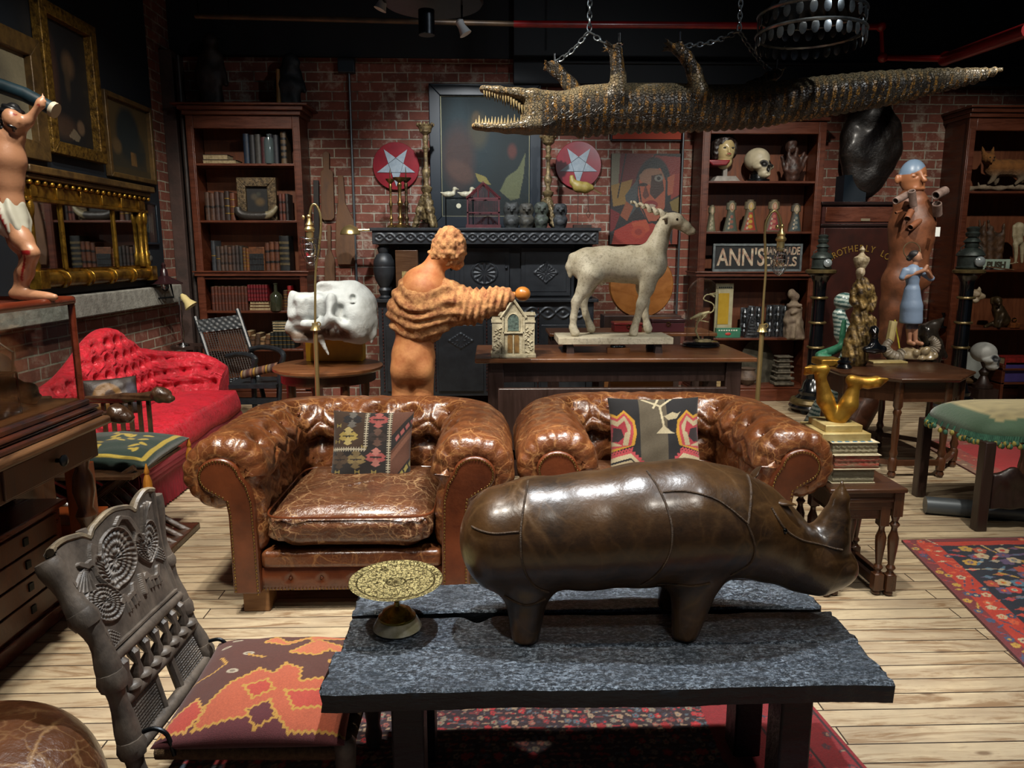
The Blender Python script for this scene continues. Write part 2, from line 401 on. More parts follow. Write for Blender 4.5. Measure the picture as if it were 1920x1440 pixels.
# flat picture drawn as coloured vertices: a small raster canvas
class Canvas:
 def __init__(s, w, h, c): s.w = w; s.h = h; s.a = np.tile(np.array(srgb(c)), (h, w, 1)); s.Y, s.X = np.mgrid[0:h, 0:w]; s.X = (s.X+.5)/w; s.Y = (s.Y+.5)/h
 def sl(s, x0, y0, x1, y1):
  i0 = max(0, int(x0*s.w)-1); i1 = min(s.w, int(x1*s.w)+2); j0 = max(0, int(y0*s.h)-1); j1 = min(s.h, int(y1*s.h)+2)
  return (slice(j0, max(j0, j1)), slice(i0, max(i0, i1)))
 def put(s, k, m, c, a=1):
  m = (m*a)[..., None]; s.a[k] = s.a[k]*(1-m)+np.array(srgb(c))*m; return s
 def poly(s, pts, c, a=1):
  xs, ys = [p[0] for p in pts], [p[1] for p in pts]; k = s.sl(min(xs), min(ys), max(xs), max(ys)); X, Y = s.X[k], s.Y[k]
  ins = np.zeros(X.shape, bool); n = len(pts)
  for i in range(n):
   x0, y0 = pts[i]; x1, y1 = pts[(i+1) % n]
   if y0 == y1: continue
   ins ^= ((y0 > Y) != (y1 > Y)) & (X < (x1-x0)*(Y-y0)/(y1-y0)+x0)
  return s.put(k, ins.astype(float), c, a)
 def ell(s, cx, cy, rx, ry, c, a=1, rot=0, e=.08):
  m = max(rx, ry)*(1+e) if rot else 0; k = s.sl(cx-(m or rx*(1+e)), cy-(m or ry*(1+e)), cx+(m or rx*(1+e)), cy+(m or ry*(1+e)))
  dx = s.X[k]-cx; dy = s.Y[k]-cy; u = dx*math.cos(rot)+dy*math.sin(rot); v = -dx*math.sin(rot)+dy*math.cos(rot)
  d = np.sqrt((u/rx)**2+(v/ry)**2)-1; return s.put(k, np.clip(.5-d/e, 0, 1), c, a)
 def line(s, x0, y0, x1, y1, w_, c, a=1):
  k = s.sl(min(x0, x1)-w_, min(y0, y1)-w_, max(x0, x1)+w_, max(y0, y1)+w_); X, Y = s.X[k], s.Y[k]
  dx, dy = x1-x0, y1-y0; L = max(dx*dx+dy*dy, 1e-9); t = np.clip(((X-x0)*dx+(Y-y0)*dy)/L, 0, 1)
  return s.put(k, (np.hypot(X-x0-t*dx, Y-y0-t*dy) < w_).astype(float), c, a)
 def rect(s, x0, y0, x1, y1, c, a=1):
  k = s.sl(x0, y0, x1, y1); X, Y = s.X[k], s.Y[k]; return s.put(k, ((X >= x0) & (X < x1) & (Y >= y0) & (Y < y1)).astype(float), c, a)
 def grain(s, amt, seed=1):
  rg = np.random.RandomState(seed); s.a = s.a*(1+amt*(rg.rand(s.h, s.w, 1)-.5)); return s
 def surf(s, fn, b=None, flip=False):
  """lay the picture on a surface: fn(u, v) -> points, u, v arrays; v runs down the picture"""
  u, v = np.meshgrid(np.linspace(0, 1, s.w), np.linspace(0, 1, s.h)); b = b or MB(); b.sheet(fn(u, v), flip=flip); s.b = b; return b
 def cols(s, extra=0, c=(.5, .5, .5)):
  return s.a.reshape(-1, 3)
# ================================================================ THE ROOM
def brickmat(name, ax, a='#834939', b='#563127', mort='#9a9482', bw=.25, bh=.09, white=.6):
 s = NT(name); sp = s.n('SeparateXYZ'); s.set(sp.inputs[0], s.co()); cx = s.n('CombineXYZ')
 s.set(cx.inputs[0], sp.outputs[ax]); s.set(cx.inputs[1], sp.outputs['Z'])
 wob = s.n('VectorMath', operation='ADD'); s.set(wob.inputs[0], cx.outputs[0])
 sc = s.n('VectorMath', operation='SCALE', i_Scale=.012); s.set(sc.inputs[0], s.noise(9, 4, .6, out=1)); s.set(wob.inputs[1], sc.outputs[0])
 v = wob.outputs[0]
 bt = s.n('TexBrick', i_Vector=v, i_Scale=1, i_Mortar_Size=.007, i_Mortar_Smooth=.25, i_Brick_Width=bw, i_Row_Height=bh, i_Bias=0)
 s.set(bt.inputs['Color1'], (1, 1, 1)); s.set(bt.inputs['Color2'], (.25, .25, .25)); s.set(bt.inputs['Mortar'], (.6, .6, .6))
 g = bt.outputs['Color']; fac = bt.outputs['Fac']
 var = s.noise(14, 6, .7)
 c = s.mix(s.math('MULTIPLY', g, s.ramp(var, [(.3, .5), (.7, 1)])), srgb(b), srgb(a))
 mor = s.mix(s.ramp(s.noise(3, 6, .7), [(.4, 0), (.62, 1)]), srgb('#56493d'), srgb(mort))
 c = s.mix(fac, c, mor)
 bl = s.ramp(s.math('ADD', s.noise(7, 8, .75), s.math('MULTIPLY', fac, .12)), [(.53, 0), (.66, white)])
 c = s.mix(bl, c, srgb('#a89f90'))
 s.P('Base Color', c); s.P('Roughness', .85)
 h = s.math('ADD', s.math('MULTIPLY', fac, -1.), s.math('MULTIPLY', var, .5))
 s.P('Normal', s.bump(h, .9, .012))
 return s.m
M_brickB = brickmat('red_brick', 'X')
M_brickL = brickmat('red_brick_side', 'Y', white=.35)
M_navy = mat('navy_paint', '#0a141d', '#060d14', 2, .6, bump=.05, bs=60)
M_ceil = mat('black_ceiling_paint', '#070d16', '#04080e', 1.5, .75)
M_conc = mat('worn_concrete', '#6f6d66', '#8b8a82', 14, .9, bump=.6, bs=50)
def floormat():
 s = NT('pine_planks'); v = s.co()
 bt = s.n('TexBrick', i_Vector=v, i_Scale=1, i_Mortar_Size=.0028, i_Mortar_Smooth=.2, i_Brick_Width=2.3, i_Row_Height=.086, i_Bias=0, offset=.37)
 s.set(bt.inputs['Color1'], (1, 1, 1)); s.set(bt.inputs['Color2'], (0, 0, 0)); s.set(bt.inputs['Mortar'], (.5, .5, .5))
 rnd = bt.outputs['Color']
 vs = s.n('VectorMath', operation='ADD'); s.set(vs.inputs[0], s.co((1.1, 9, 1)))
 k = s.n('CombineXYZ'); s.set(k.inputs[0], s.math('MULTIPLY', rnd, 13.)); s.set(vs.inputs[1], k.outputs[0])
 g = s.ramp(s.noise(1.6, 9, .62, vs.outputs[0], dist=.5), [(.3, 0), (.5, .5), (.66, 1)])
 c = s.mix(g, srgb('#86705a'), srgb('#c2af8e'))
 c = s.mix(s.math('MULTIPLY', rnd, .45), c, srgb('#cfbd99'))
 c = s.mix(s.ramp(s.noise(1.1, 6, .7), [(.38, .55), (.62, 0)]), c, srgb('#8b7f6c'))
 c = s.mix(s.ramp(s.noise(9, 8, .75, vs.outputs[0]), [(.56, 0), (.66, .45)]), c, srgb('#5f4a35'))
 st = s.ramp(s.noise(1.7, 8, .7, vs.outputs[0], dist=1.4), [(.5, 0), (.62, .85)])
 c = s.mix(st, c, srgb('#73573b'))
 kn = s.ramp(s.voro(2.4, vec=s.co((1, 2.6, 1)), rnd=1), [(.035, .8), (.08, 0)])
 c = s.mix(kn, c, srgb('#5b4430'))
 c = s.mix(bt.outputs['Fac'], c, srgb('#2a1f16'))
 s.P('Base Color', c); s.P('Roughness', s.math('ADD', s.math('MULTIPLY', g, .2), .38))
 h = s.math('ADD', s.math('MULTIPLY', bt.outputs['Fac'], -1.5), s.math('MULTIPLY', g, .25))
 s.P('Normal', s.bump(h, .5, .004)); return s.m
M_floor = floormat()
XL, YB, ZC, XR = -3.1, 7.7, 4.3, 7.0
def struct(name, b, m, **k): return b.build(name, m, kind='structure', **k)
struct('floor', MB().box(XL-.2, XR+.2, -2.5, YB+.2, -.12, 0), M_floor, label='pale worn pine plank floor')
struct('wall_back', MB().box(XL-.2, XR+.2, YB, YB+.2, 0, ZC), M_brickB, label='red brick back wall with whitened mortar')
struct('wall_left', MB().box(XL-.2, XL, -2.5, YB, 0, ZC), M_brickL, label='red brick left wall')
struct('wall_right', MB().box(XR, XR+.2, -2.5, YB, 0, ZC), M_navy)
struct('ceiling', MB().box(XL-.2, XR+.2, -2.5, YB+.2, ZC, ZC+.15), M_ceil)
# navy boarding over the upper left wall, standing on a concrete ledge
yb = atx(291, 280, XL+.05).y
zled = atx(150, 553, XL+.12).z
struct('wall_panel', MB().box(XL, XL+.05, -1, yb, zled+.01, ZC), M_navy, bevel=.004, label='navy painted boarding above the concrete ledge')
struct('trim_ledge', MB().box(XL, XL+.12, -1, 7.25, zled-.17, zled), M_conc, bevel=.012, label='rough grey concrete ledge along the left wall')
ztop = at(560, 108, YB).z
struct('trim_header', MB().box(XL, at(963, 110, YB-.02).x, YB-.02, YB, ztop, ZC), M_ceil)
xh = at(963, 150, YB-.15).x
b = MB(); b.box(xh, XR, YB-.15, YB, at(1200, 158, YB-.15).z, ZC); b.box(xh+.3, XR, YB-.19, YB-.15, at(1200, 119, YB-.2).z, at(1200, 117, YB-.2).z+.02)
struct('trim_beam', b, M_navy, bevel=.005, label='dark navy beam above the back wall')
# brick pier in the corner and its steel pipe
M_trimw = mat('dark_brown_trim', '#3a2a22', '#2b1f1a', 6, .6, bump=.2)
struct('trim_pier', MB().box(XL, at(350, 400, 7.5).x, 7.42, YB, 0, ztop), mat('painted_brown_pier', '#43302a', '#2c211d', 5, .75, bump=.3, bs=25), bevel=.006)
struct('trim_conduit', MB().tube([at(333, 104, 7.38), (at(333, 104, 7.38).x, 7.38, 0)], .022, 10), mat('rusty_pipe', '#2f2622', '#1d1816', 8, .5, bump=.2))
# ceiling beams
b = MB()
for y in (3.2, 5.6): b.box(XL, XR, y, y+.25, ZC-.28, ZC)
struct('trim_ceiling_beams', b, M_ceil)
# pipes
M_red = mat('red_enamel', '#8e0f14', '#6a0b10', 5, .35, coat=.3)
M_dkst = mat('dark_steel', '#23272b', '#14171a', 12, .35, metal=.8)
M_chrome = mat('chrome', '#c9cccf', rough=.15, metal=1)
t = thing('sprinkler_pipe', 'red painted sprinkler pipe stepping down below the ceiling', 'pipe', at(1650, 80, 6.6))
Yp = 6.6
P = [at(963, 45, Yp), at(1652, 50, Yp), at(1655, 108, Yp), at(1772, 110, Yp)]
b = MB().tube(P, .028, 10); b.tube([at(1770, 112, Yp), at(1930, 55, 5.2)], .05, 12)
for p, q in ((P[1], .042), (P[2], .042), (P[3], .06)): b.ell(p, q, nu=12, nv=8)
b.build('red_run', M_red, t, label='red painted run')
MB().tube([at(366, 30, Yp), at(963, 45, Yp)], .022, 10).build('bare_run', mat('dull_brass_pipe', '#5a4632', '#3d3026', 6, .45, metal=.4), t, label='bare brown metal run')
b = MB()
for px in (372, 430, 1100): b.tube([at(px, 30, Yp), at(px, 30, Yp)+Vector((0, 0, ZC-at(px, 30, Yp).z))], .006, 6)
b.build('hanger_rod', M_dkst, t)
# ================================================================ CHARRED TABLE, RHINO, TAZZA
def charmat():
 s = NT('charred_wood_glints'); v = s.co((3, 16, 16))
 g = s.noise(4, 8, .7, v, dist=.5); fine = s.noise(85, 5, .8, s.co((1, 1.7, 1)))
 cell = s.voro(120, 'DISTANCE_TO_EDGE', s.co((1, 1.6, 1)))
 sp = s.ramp(fine, [(.49, 0), (.6, 1)]); pt = s.ramp(s.noise(4, 5, .7), [(.3, .12), (.7, 1)])
 c = s.mix(s.ramp(g, [(.3, 0), (.7, 1)]), srgb('#11161c'), srgb('#333f4b'))
 c = s.mix(s.math('MULTIPLY', s.math('MULTIPLY', sp, pt), .9), c, srgb('#b4c4d4'))  # pale speckle paints glints of the overhead light into the colour
 s.P('Base Color', c); s.P('Roughness', .3); s.P('Specular IOR Level', 1.)
 n = s.bump(g, .6, .012); s.P('Normal', s.bump(s.math('ADD', fine, s.math('MULTIPLY', cell, .8)), 1.0, .006, n)); return s.m
M_char = charmat()
M_char_shaded = mat('charred_shaded', '#0d1116', '#191e24', 9, .5, bump=.5, bs=40, st=(.4, 1, 1))  # sides and legs: darker copy without speckle, shade painted into the colour
tb = thing('charred_coffee_table', 'low charred black plank table under the leather rhino', 'table', (.27, 1.85, 0))
def plank(y0, y1, x0, x1, seed, zt=.5, th=.052):
 rg = random.Random(seed); n = 150; us = np.linspace(x0, x1, n)
 def edge(s): 
  r = np.random.RandomState(s); e = np.zeros(n)
  for f in (1.5, 4, 9, 21, 40): e += np.sin(us*f*6+r.rand()*9)*(.0042/f**.6)
  return e
 e0 = y0+edge(seed)*.8; e1 = y1+edge(seed+1)*.8; ez0 = edge(seed+2)*.5; ez1 = edge(seed+3)*.5; c = .006
 notch = np.zeros(n)
 if seed == 20: notch = .035*np.exp(-((us+.04)/.03)**2)
 e1 = e1-notch
 rows = [(e0+.003, zt-th+ez0*.5), (e0, zt-th*.5+ez0), (e0+abs(ez0)*.4, zt-c+ez0*.3), (e0+c+abs(ez1), zt+ez0*.15)]
 for k in range(1, 12): t = k/12; rows.append((e0*(1-t)+e1*t, zt+.0012*np.sin(us*30+k*1.9+seed)))
 rows += [(e1-c-abs(ez0), zt+ez1*.15), (e1, zt-c+ez1*.3), (e1, zt-th)]
 P = np.stack([np.stack([us, np.broadcast_to(r[0], us.shape), np.broadcast_to(r[1], us.shape)], -1) for r in rows])
 xe = np.zeros(len(rows)); 
 for i in range(len(rows)): P[i, 0, 0] += rg.uniform(-.006, .004); P[i, -1, 0] += rg.uniform(-.004, .006)
 b = MB(); b.sheet(P, cu=True); m = len(rows)
 b.f += [tuple(i*n for i in range(m))[::-1], tuple(i*n+n-1 for i in range(m))]; b.m += [0, 0]
 for i in (0, 1, m-3, m-2, m-1):
  for j in range(n-1): b.m[i*(n-1)+j] = 1
 b.m[-1] = b.m[-2] = 1; return b
plank(1.555, 1.742, -.397, .945, 11).build('plank', [M_char, M_char_shaded], tb)
plank(1.747, 1.915, -.385, .955, 20, .497).build('plank', [M_char, M_char_shaded], tb)
plank(1.935, 2.115, -.39, .94, 31, .499).build('plank', [M_char, M_char_shaded], tb)
for x in (-.21, .76):
 MB().box(x-.04, x+.04, 1.64, 1.73, 0, .448).build('leg', M_char_shaded, tb, bevel=.006)
 MB().box(x-.04, x+.04, 1.95, 2.04, 0, .448).build('leg', M_char_shaded, tb, bevel=.006)
for x in (-.21, .76): MB().box(x-.13, x+.13, 1.6, 2.08, .425, .4465).build('cleat', M_char_shaded, tb, bevel=.004)
MB().box(-.16, .715, 1.80, 1.88, .3, .4).build('stretcher', M_char_shaded, tb, bevel=.006)
# ---- rhino footstool
M_rh = leather('dark_olive_leather', '#5a3d20', '#1b1510', '#62472a', .27, 4, .14)
RY = 1.86
rh = thing('rhino_footstool', 'dark brown stitched leather rhinoceros standing on the charred table', 'footstool', (.4, RY, .5))
B = Body(.0065, .05)
def rp(px, py, dy=0): p = at(px, py, RY); return (p.x, RY+dy, p.z)
S_ = .00141
ch = [(958, 1008, 92), (1000, 1000, 103), (1100, 994, 106), (1200, 983, 112), (1285, 975, 112), (1350, 978, 102), (1400, 992, 88), (1440, 1014, 74), (1500, 1048, 58), (1535, 1062, 50), (1560, 1062, 40)]
for (x0, y0, r0), (x1, y1, r1) in zip(ch, ch[1:]): B.cap(rp(x0, y0), rp(x1, y1), r0*S_, r1*S_, .03)
B.ell(rp(925, 1010), (.07, .12, .125), k=.05)
for dy in (-.055, .06):
 B.cap(rp(985, 1100, dy), (.086, RY+dy*1.5, .502), .056, .036, .05)
 B.cap(rp(1292, 1075, dy), (.505, RY+dy*1.5, .502), .062, .033, .05)
hp = [(1535, 1035), (1552, 1012), (1566, 975), (1576, 935), (1579, 903)]
B.chain([rp(*q) for q in hp], [.066, .054, .036, .020, .005], .02)
B.ell(rp(1575, 1058), (.035, .06, .035), k=.03)
B.bx((.4, RY, .42), (1, 1, .0795), .001, k=.004, sub=True)
sk = B.build('body', M_rh, rh)
M_seam = mat('leather_seam', '#3b2b1d', '#5a442e', 60, .5, bump=.6, bs=300)
def seam(pts, side=-1):
 out = []
 for p in smooth_path([Vector((*q, 0)) for q in pts], 10):
  o = Vector((at(p.x, p.y, RY-.09).x, RY+side*.5, at(p.x, p.y, RY-.09).z))
  h = B.hit(o, (0, -side, 0), .52)
  if h: out.append(h+Vector((0, side*.001, 0)))
 return out
b = MB()
for s_ in ([(1003, 900), (985, 935), (975, 985), (978, 1040), (998, 1085), (1028, 1106)],
  [(884, 990), (930, 991), (972, 985)],
  [(1204, 875), (1232, 910), (1247, 960), (1245, 1010), (1225, 1055), (1198, 1088)],
  [(1240, 918), (1290, 916), (1340, 930), (1390, 968)],
  [(1418, 905), (1400, 940), (1390, 968)],
  [(1388, 968), (1402, 1010), (1395, 1045), (1365, 1072)],
  [(1228, 1086), (1280, 1090), (1325, 1083)],
  [(945, 1118), (985, 1128), (1022, 1120)],
  [(1445, 950), (1465, 985), (1500, 1010), (1550, 1030), (1590, 1040)]):
 q = seam(s_)
 if len(q) > 2: MB().tube(q, .0028, 6).build('seam', M_seam, rh)
e = seam([(1466, 990), (1467, 991)])
if e: MB().ell(e[0], (.006, .005, .008)).build('eye', mat('black_glass_bead', '#050505', rough=.08), rh)
def ear(px, py, dx, dz, dy):
 p = Vector(rp(px, py, dy)); b = MB(); P = []
 for i in range(9):
  t = i/8; w_ = .022*math.sin(PI*min(1, .15+t*.85))**.8*(1-t*.35)+.001
  c = p+Vector((dx*t, dy*.2*t, dz*t))
  P.append([(c.x+w_*.5*math.cos(a)*.5, c.y+w_*math.sin(a), c.z+w_*.45*abs(math.cos(a))+.002) for a in np.linspace(-1.5, 1.5, 7)])
 b.sheet(np.array(P)); o = b.build('ear', M_rh, rh); m = o.modifiers.new('s', 'SOLIDIFY'); m.thickness = .004
ear(1432, 930, .062, -.004, -.055); ear(1420, 908, .03, .03, .05)
# ---- brass tazza
M_brass = mat('engraved_brass', '#b39a52', '#7d6628', 26, .22, metal=1, bump=.25, bs=90)
def engr():
 s = NT('engraved_brass_plate'); sp = s.n('VectorMath', operation='LENGTH'); s.set(sp.inputs[0], s.co((1, 1, 0)))
 r = sp.outputs['Value']; v = s.ramp(s.voro(80, 'DISTANCE_TO_EDGE', s.co((1, 1, 1))), [(.03, 0), (.1, 1)])
 n2 = s.ramp(s.noise(95, 6, .8), [(.42, 0), (.55, 1)]); f = s.math('MULTIPLY', v, n2)
 rings = s.ramp(s.math('MULTIPLY', r, 8), [(.0, 0), (.17, 1), (.19, 0), (.21, 0), (.225, 1), (.8, 1), (.82, 0), (.835, 0), (.85, 1)])
 c = s.mix(s.math('MULTIPLY', f, rings), srgb('#5e5434'), srgb('#d2c489'))
 s.P('Base Color', c); s.P('Metallic', .85); s.P('Roughness', .34); s.P('Normal', s.bump(s.math('MULTIPLY', f, rings), .5, .002)); return s.m
tz = thing('pedestal_dish', 'small engraved brass dish on a footed stem with a cream onyx base', 'dish', (-.257, 1.852, .5))
MB().lathe([(.0, 0), (.062, 0), (.066, .004), (.063, .012), (.054, .026), (.051, .03), (0, .03)], (-.257, 1.852, .499), 40).build('base', mat('onyx', '#cfc8ae', '#a99f7a', 30, .2, coat=.5), tz, label='cream onyx base')
MB().lathe([(.05, .03), (.05, .036), (.042, .042), (.038, .05), (.022, .058), (.009, .064), (.0065, .075), (.009, .082), (.006, .09), (.007, .1), (.012, .118), (.02, .126)], (-.257, 1.852, .499), 32).build('stem', M_brass, tz)
MB().lathe([(0, .126), (.03, .126), (.09, .129), (.122, .136), (.125, .138), (.123, .140), (.105, .135), (.1, .1355), (.03, .132), (.0, .131)], (-.257, 1.852, .499), 64).build('plate', engr(), tz, label='engraved round brass plate')
# ================================================================ CHESTERFIELD CLUB CHAIRS
M_ch = leather('cognac_leather', '#7d4929', '#43220f', '#b98551', .27, 9, .5)
M_chd = mat('cognac_leather_panel', '#6a361c', '#48210f', 5, .32, bump=.2, bs=30, coat=.3)
M_cush = leather('worn_seat_leather', '#70462c', '#40261a', '#c29c70', .26, 10, .9)
M_nail = mat('antique_nail', '#8d7142', rough=.3, metal=1)
def chesterfield():
 root = thing('club_chair', 'brown buttoned leather club chair holding the small kilim cushion, on the left of the pair', 'armchair', (0, 0, 0), 0, 'pair of leather club chairs')
 HW, D, RR = .52, .98, .155   # half width to arm inner face centre line, depth, roll radius
 # path of the inner face: left arm front -> back -> right arm front (in plan); u = outward normal
 xi = .37; ybk = .72; cr = .10; path = []
 yf = .06
 for y in np.linspace(yf, ybk-cr, 46): path.append((-xi, y, -1, 0))
 for a in np.linspace(0, PI/2, 12)[1:]: path.append((-xi+cr-cr*math.cos(a), ybk-cr+cr*math.sin(a), -math.cos(a), math.sin(a)))
 for x in np.linspace(-xi+cr, xi-cr, 44)[1:]: path.append((x, ybk, 0, 1))
 for a in np.linspace(PI/2, 0, 12)[1:]: path.append((xi-cr+cr*math.cos(a), ybk-cr+cr*math.sin(a), math.cos(a), math.sin(a)))
 for y in np.linspace(ybk-cr, yf, 46)[1:]: path.append((xi, y, 1, 0))
 L = [0]
 for a, c in zip(path, path[1:]): L.append(L[-1]+math.hypot(c[0]-a[0], c[1]-a[1]))
 Lt = L[-1]
 # profile in (outward, z)
 pr = [(-.0, .27), (-.005, .32), (-.008, .38), (-.004, .44), (.0, .50), (.008, .56)]
 cxr, czr = .145, .605
 pr += [(cxr+.165*math.cos(R(a)), czr+.155*math.sin(R(a))) for a in np.linspace(185, -75, 34)]
 pr += [(.125, .455), (.12, .40), (.12, .3), (.12, .2), (.12, .1)]
 pv = [Vector((p[0], p[1], 0)) for p in pr]; pr = [(q.x, q.y) for q in smooth_path(pv, 3)]
 T = [0]
 for a, c in zip(pr, pr[1:]): T.append(T[-1]+math.hypot(c[0]-a[0], c[1]-a[1]))
 # tuft lattice over (s, t)
 btn = []; rows = [.13, .30, .47]
 for k, t in enumerate(rows):
  n = 11; 
  for i in range(n+(k % 2)):
   s_ = Lt*((i+.5-(k % 2)*.5)/n)
   if .06 < s_ < Lt-.06: btn.append((s_, t))
 bt = np.array(btn)
 def tuft(s_, t):
  d = np.hypot(bt[:, 0]-s_, (bt[:, 1]-t)*1.0); m = d.min()
  v = -.034*math.exp(-(m/.032)**2)
  dd = np.sort(d)[:2]; ridge = (dd[1]-dd[0])
  if t < .53: v += -.014*math.exp(-(ridge/.015)**2)*min(1, (t+.0)/.06)
  v += .016*min(1, m/.08)
  f = 1 if t < .5 else max(0, 1-(t-.5)/.1)
  return v*f if t > .04 else v*f*t/.04
 P = []
 Np = len(pr)
 def row(i, shr=0, dy=0, pl=0):
  x, y, nx, ny = path[i]; r = []
  for j in range(Np):
   a = pr[max(0, j-1)]; c = pr[min(Np-1, j+1)]; tx, tz = c[0]-a[0], c[1]-a[1]; l = math.hypot(tx, tz) or 1
   n_u, n_z = -tz/l, tx/l   # outward of the profile
   h = tuft(L[i], T[j])*(1-min(1, shr*25)) if True else 0
   wr = .0025*math.sin(T[j]*70+L[i]*40)*math.sin(L[i]*33)+.002*math.sin(T[j]*31-L[i]*55)
   if pl: wr += pl*(abs(math.sin(T[j]*48))-.5)*2
   u = pr[j][0]+n_u*(h+wr-shr); z = pr[j][1]+n_z*(h+wr-shr)
   r.append((x+nx*u, y+ny*u+dy, z))
  return r
 N = len(path)
 endsL = [row(0, s_, -d, .004) for s_, d in ((.1, .044), (.09, .056), (.066, .066), (.036, .06), (.014, .042), (.002, .018))]
 endsR = [row(N-1, s_, -d, .004) for s_, d in ((.002, .018), (.014, .042), (.036, .06), (.066, .066), (.09, .056), (.1, .044))]
 P = endsL+[row(i) for i in range(N)]+endsR
 body = MB(); body.sheet(np.array(P), flip=False)
 body.build('upholstery', M_ch, root, ang=180)
 # buttons
 b = MB()
 for s_, t in btn:
  i = int(np.argmin(np.abs(np.array(L)-s_))); j = int(np.argmin(np.abs(np.array(T)-t))); x, y, nx, ny = path[i]
  a = pr[max(0, j-1)]; c = pr[min(Np-1, j+1)]; l = math.hypot(c[0]-a[0], c[1]-a[1]); n_u, n_z = -(c[1]-a[1])/l, (c[0]-a[0])/l
  u = pr[j][0]-n_u*.014; z = pr[j][1]-n_z*.014; 
  b.ell((x+nx*u, y+ny*u, z), .0095, nu=8, nv=6)
 b.build('button', M_chd, root, kind='stuff', label='leather buttons')
 # front panels with nails
 for sx in (-1, 1):
  inset = .078; poly = []
  cc = (cxr, czr)
  for a in np.linspace(180, -95, 30): poly.append((cxr+(.165-inset)*math.cos(R(a)), czr+(.155-inset)*math.sin(R(a))))
  poly = [(.005, .1), (.008, .35), (.012, .5), (.03, .57)]+poly[1:]
  poly = poly[:-3]+[(.125, .50), (.117, .44), (.117, .3), (.117, .1)]
  pq = [(sx*(xi+u), z) for u, z in poly]
  if sx > 0: pq = pq[::-1]
  mb = MB().prism(pq, yf-.079, yf+.02, 'y'); o = mb.build('arm_front', M_chd, root, bevel=.008, label='smooth panel edged with brass nails')
  nb = MB(); q = pq[1:] if sx < 0 else pq[:-1]
  pts = [(sx*(xi+u), z) for u, z in poly]; cx0 = sum(p[0] for p in pts)/len(pts)
  for a, c in zip(pts, pts[1:]):
   l = math.hypot(c[0]-a[0], c[1]-a[1]); n = max(1, round(l/.0145)); dx, dz = (c[0]-a[0])/l, (c[1]-a[1])/l
   nx, nz_ = (-dz, dx) if sx < 0 else (dz, -dx)
   for i in range(n): nb.ell((a[0]+dx*l*i/n+nx*.011, yf-.080, a[1]+dz*l*i/n+nz_*.011), (.0048, .003, .0048), nu=8, nv=5)
  nb.build('nail_trim', M_nail, o, kind='stuff', label='row of brass nail heads')
 # base rail, in two bands
 MB().box(-xi-.005, xi+.005, .0, .1, .20, .275).build('seat_rail', M_ch, root, bevel=.022, seg=4)
 P = []
 for z in np.linspace(.098, .2, 9):
  r_ = []
  for x in np.linspace(-xi-.005, xi+.005, 60):
   bul = .012*math.sin(PI*(z-.098)/.102)
   d = min(math.hypot(x-bx, z-.15) for bx in (-.26, -.13, 0, .13, .26)); r_.append((x, .02-bul+.02*math.exp(-(d/.014)**2)+.005*math.exp(-(min(abs(x-bx) for bx in (-.26, -.13, 0, .13, .26))/.006)**2), z))
  P.append(r_)
 fr = MB().sheet(P); fr.box(-xi-.1, xi+.1, .06, .84, .1, .25); fr.build('base', M_chd, root)
 b = MB()
 for bx in (-.26, -.13, 0, .13, .26): b.ell((bx, .026, .15), .008, nu=8, nv=6)
 b.build('base_button', M_chd, root)
 nb = MB()
 for i in range(52): nb.ell((-xi+i*2*xi/51, .012, .106), (.004, .003, .004), nu=7, nv=4)
 nb.build('nail_row', M_nail, root, kind='stuff')
 # cushion
 nx, ny, P = 34, 30, []
 def sq(t, p=.42): return math.copysign(abs(t)**p, t)
 b = MB(); x0, x1, y0, y1, zc, th = -.345, .345, -.035, .68, .375, .085
 rings = []
 for k, ph in enumerate(np.linspace(-PI/2, PI/2, 26)):
  cz = math.copysign(abs(math.sin(ph))**.55, math.sin(ph)); cr_ = abs(math.cos(ph))**.35
  ring = []
  for i in range(90):
   a = 2*PI*i/90; ux = sq(math.cos(a), .22)*cr_; uy = sq(math.sin(a), .22)*cr_
   X = ux*.345; Y = (y0+y1)/2+uy*(y1-y0)/2; m = (1-ux**4)*(1-uy**4)
   Z = zc+cz*th*(.8+.3*m) + .004*math.sin(X*23+Y*11)*(1 if cz > .5 else .3)+.003*math.sin(X*41-Y*29)
   if abs(cz) < .7: q = .005*math.sin(i*1.3+cz*3)+.004*math.sin(i*.7-cz*5); X += ux*q; Y += uy*q
   ring.append((X, Y, Z))
  rings.append(ring)
 # fill the top and bottom as shrinking rings
 def shrink(ring, z): 
  out = []
  for f in (.85, .6, .35, .1, .0): out.append([(x*f, (y0+y1)/2+(y-(y0+y1)/2)*f, zc+z*th*(.8+.3*(1-(abs(x)*f/.345)**4)*(1-(abs(y-(y0+y1)/2)*f/((y1-y0)/2))**4))+.004*math.sin(x*f*23+y*11)+.003*math.sin(x*41*f-y*29)) for x, y, zz in ring])
  return out
 e = [(x/.345*.345, y, z) for x, y, z in rings[6]]
 full = []
 R0 = [(sq(math.cos(2*PI*i/90), .22)*.345, (y0+y1)/2+sq(math.sin(2*PI*i/90), .22)*(y1-y0)/2, 0) for i in range(90)]
 bot = shrink(R0, -1)[::-1]; top = shrink(R0, 1)
 rr = [r for r in rings if abs(r[0][0]) > .30]
 cu = MB().sheet(np.array(bot+rr+top), cv=True, flip=False).build('seat_cushion', M_cush, root, ang=180, label='worn loose seat cushion')
 pz = [Vector((x*1.0, (y0+y1)/2+(y-(y0+y1)/2)*1.0, zc+th*.72)) for x, y, _ in R0]
 MB().tube(pz, .005, 6, closed=True).build('piping', M_chd, cu)
 for x, y in ((-.41, .08), (.41, .08), (-.41, .74), (.41, .74)):
  MB().box(x-.055, x+.055, y-.055, y+.055, 0, .1).build('foot', M_foot, root, bevel=.005)
 return root
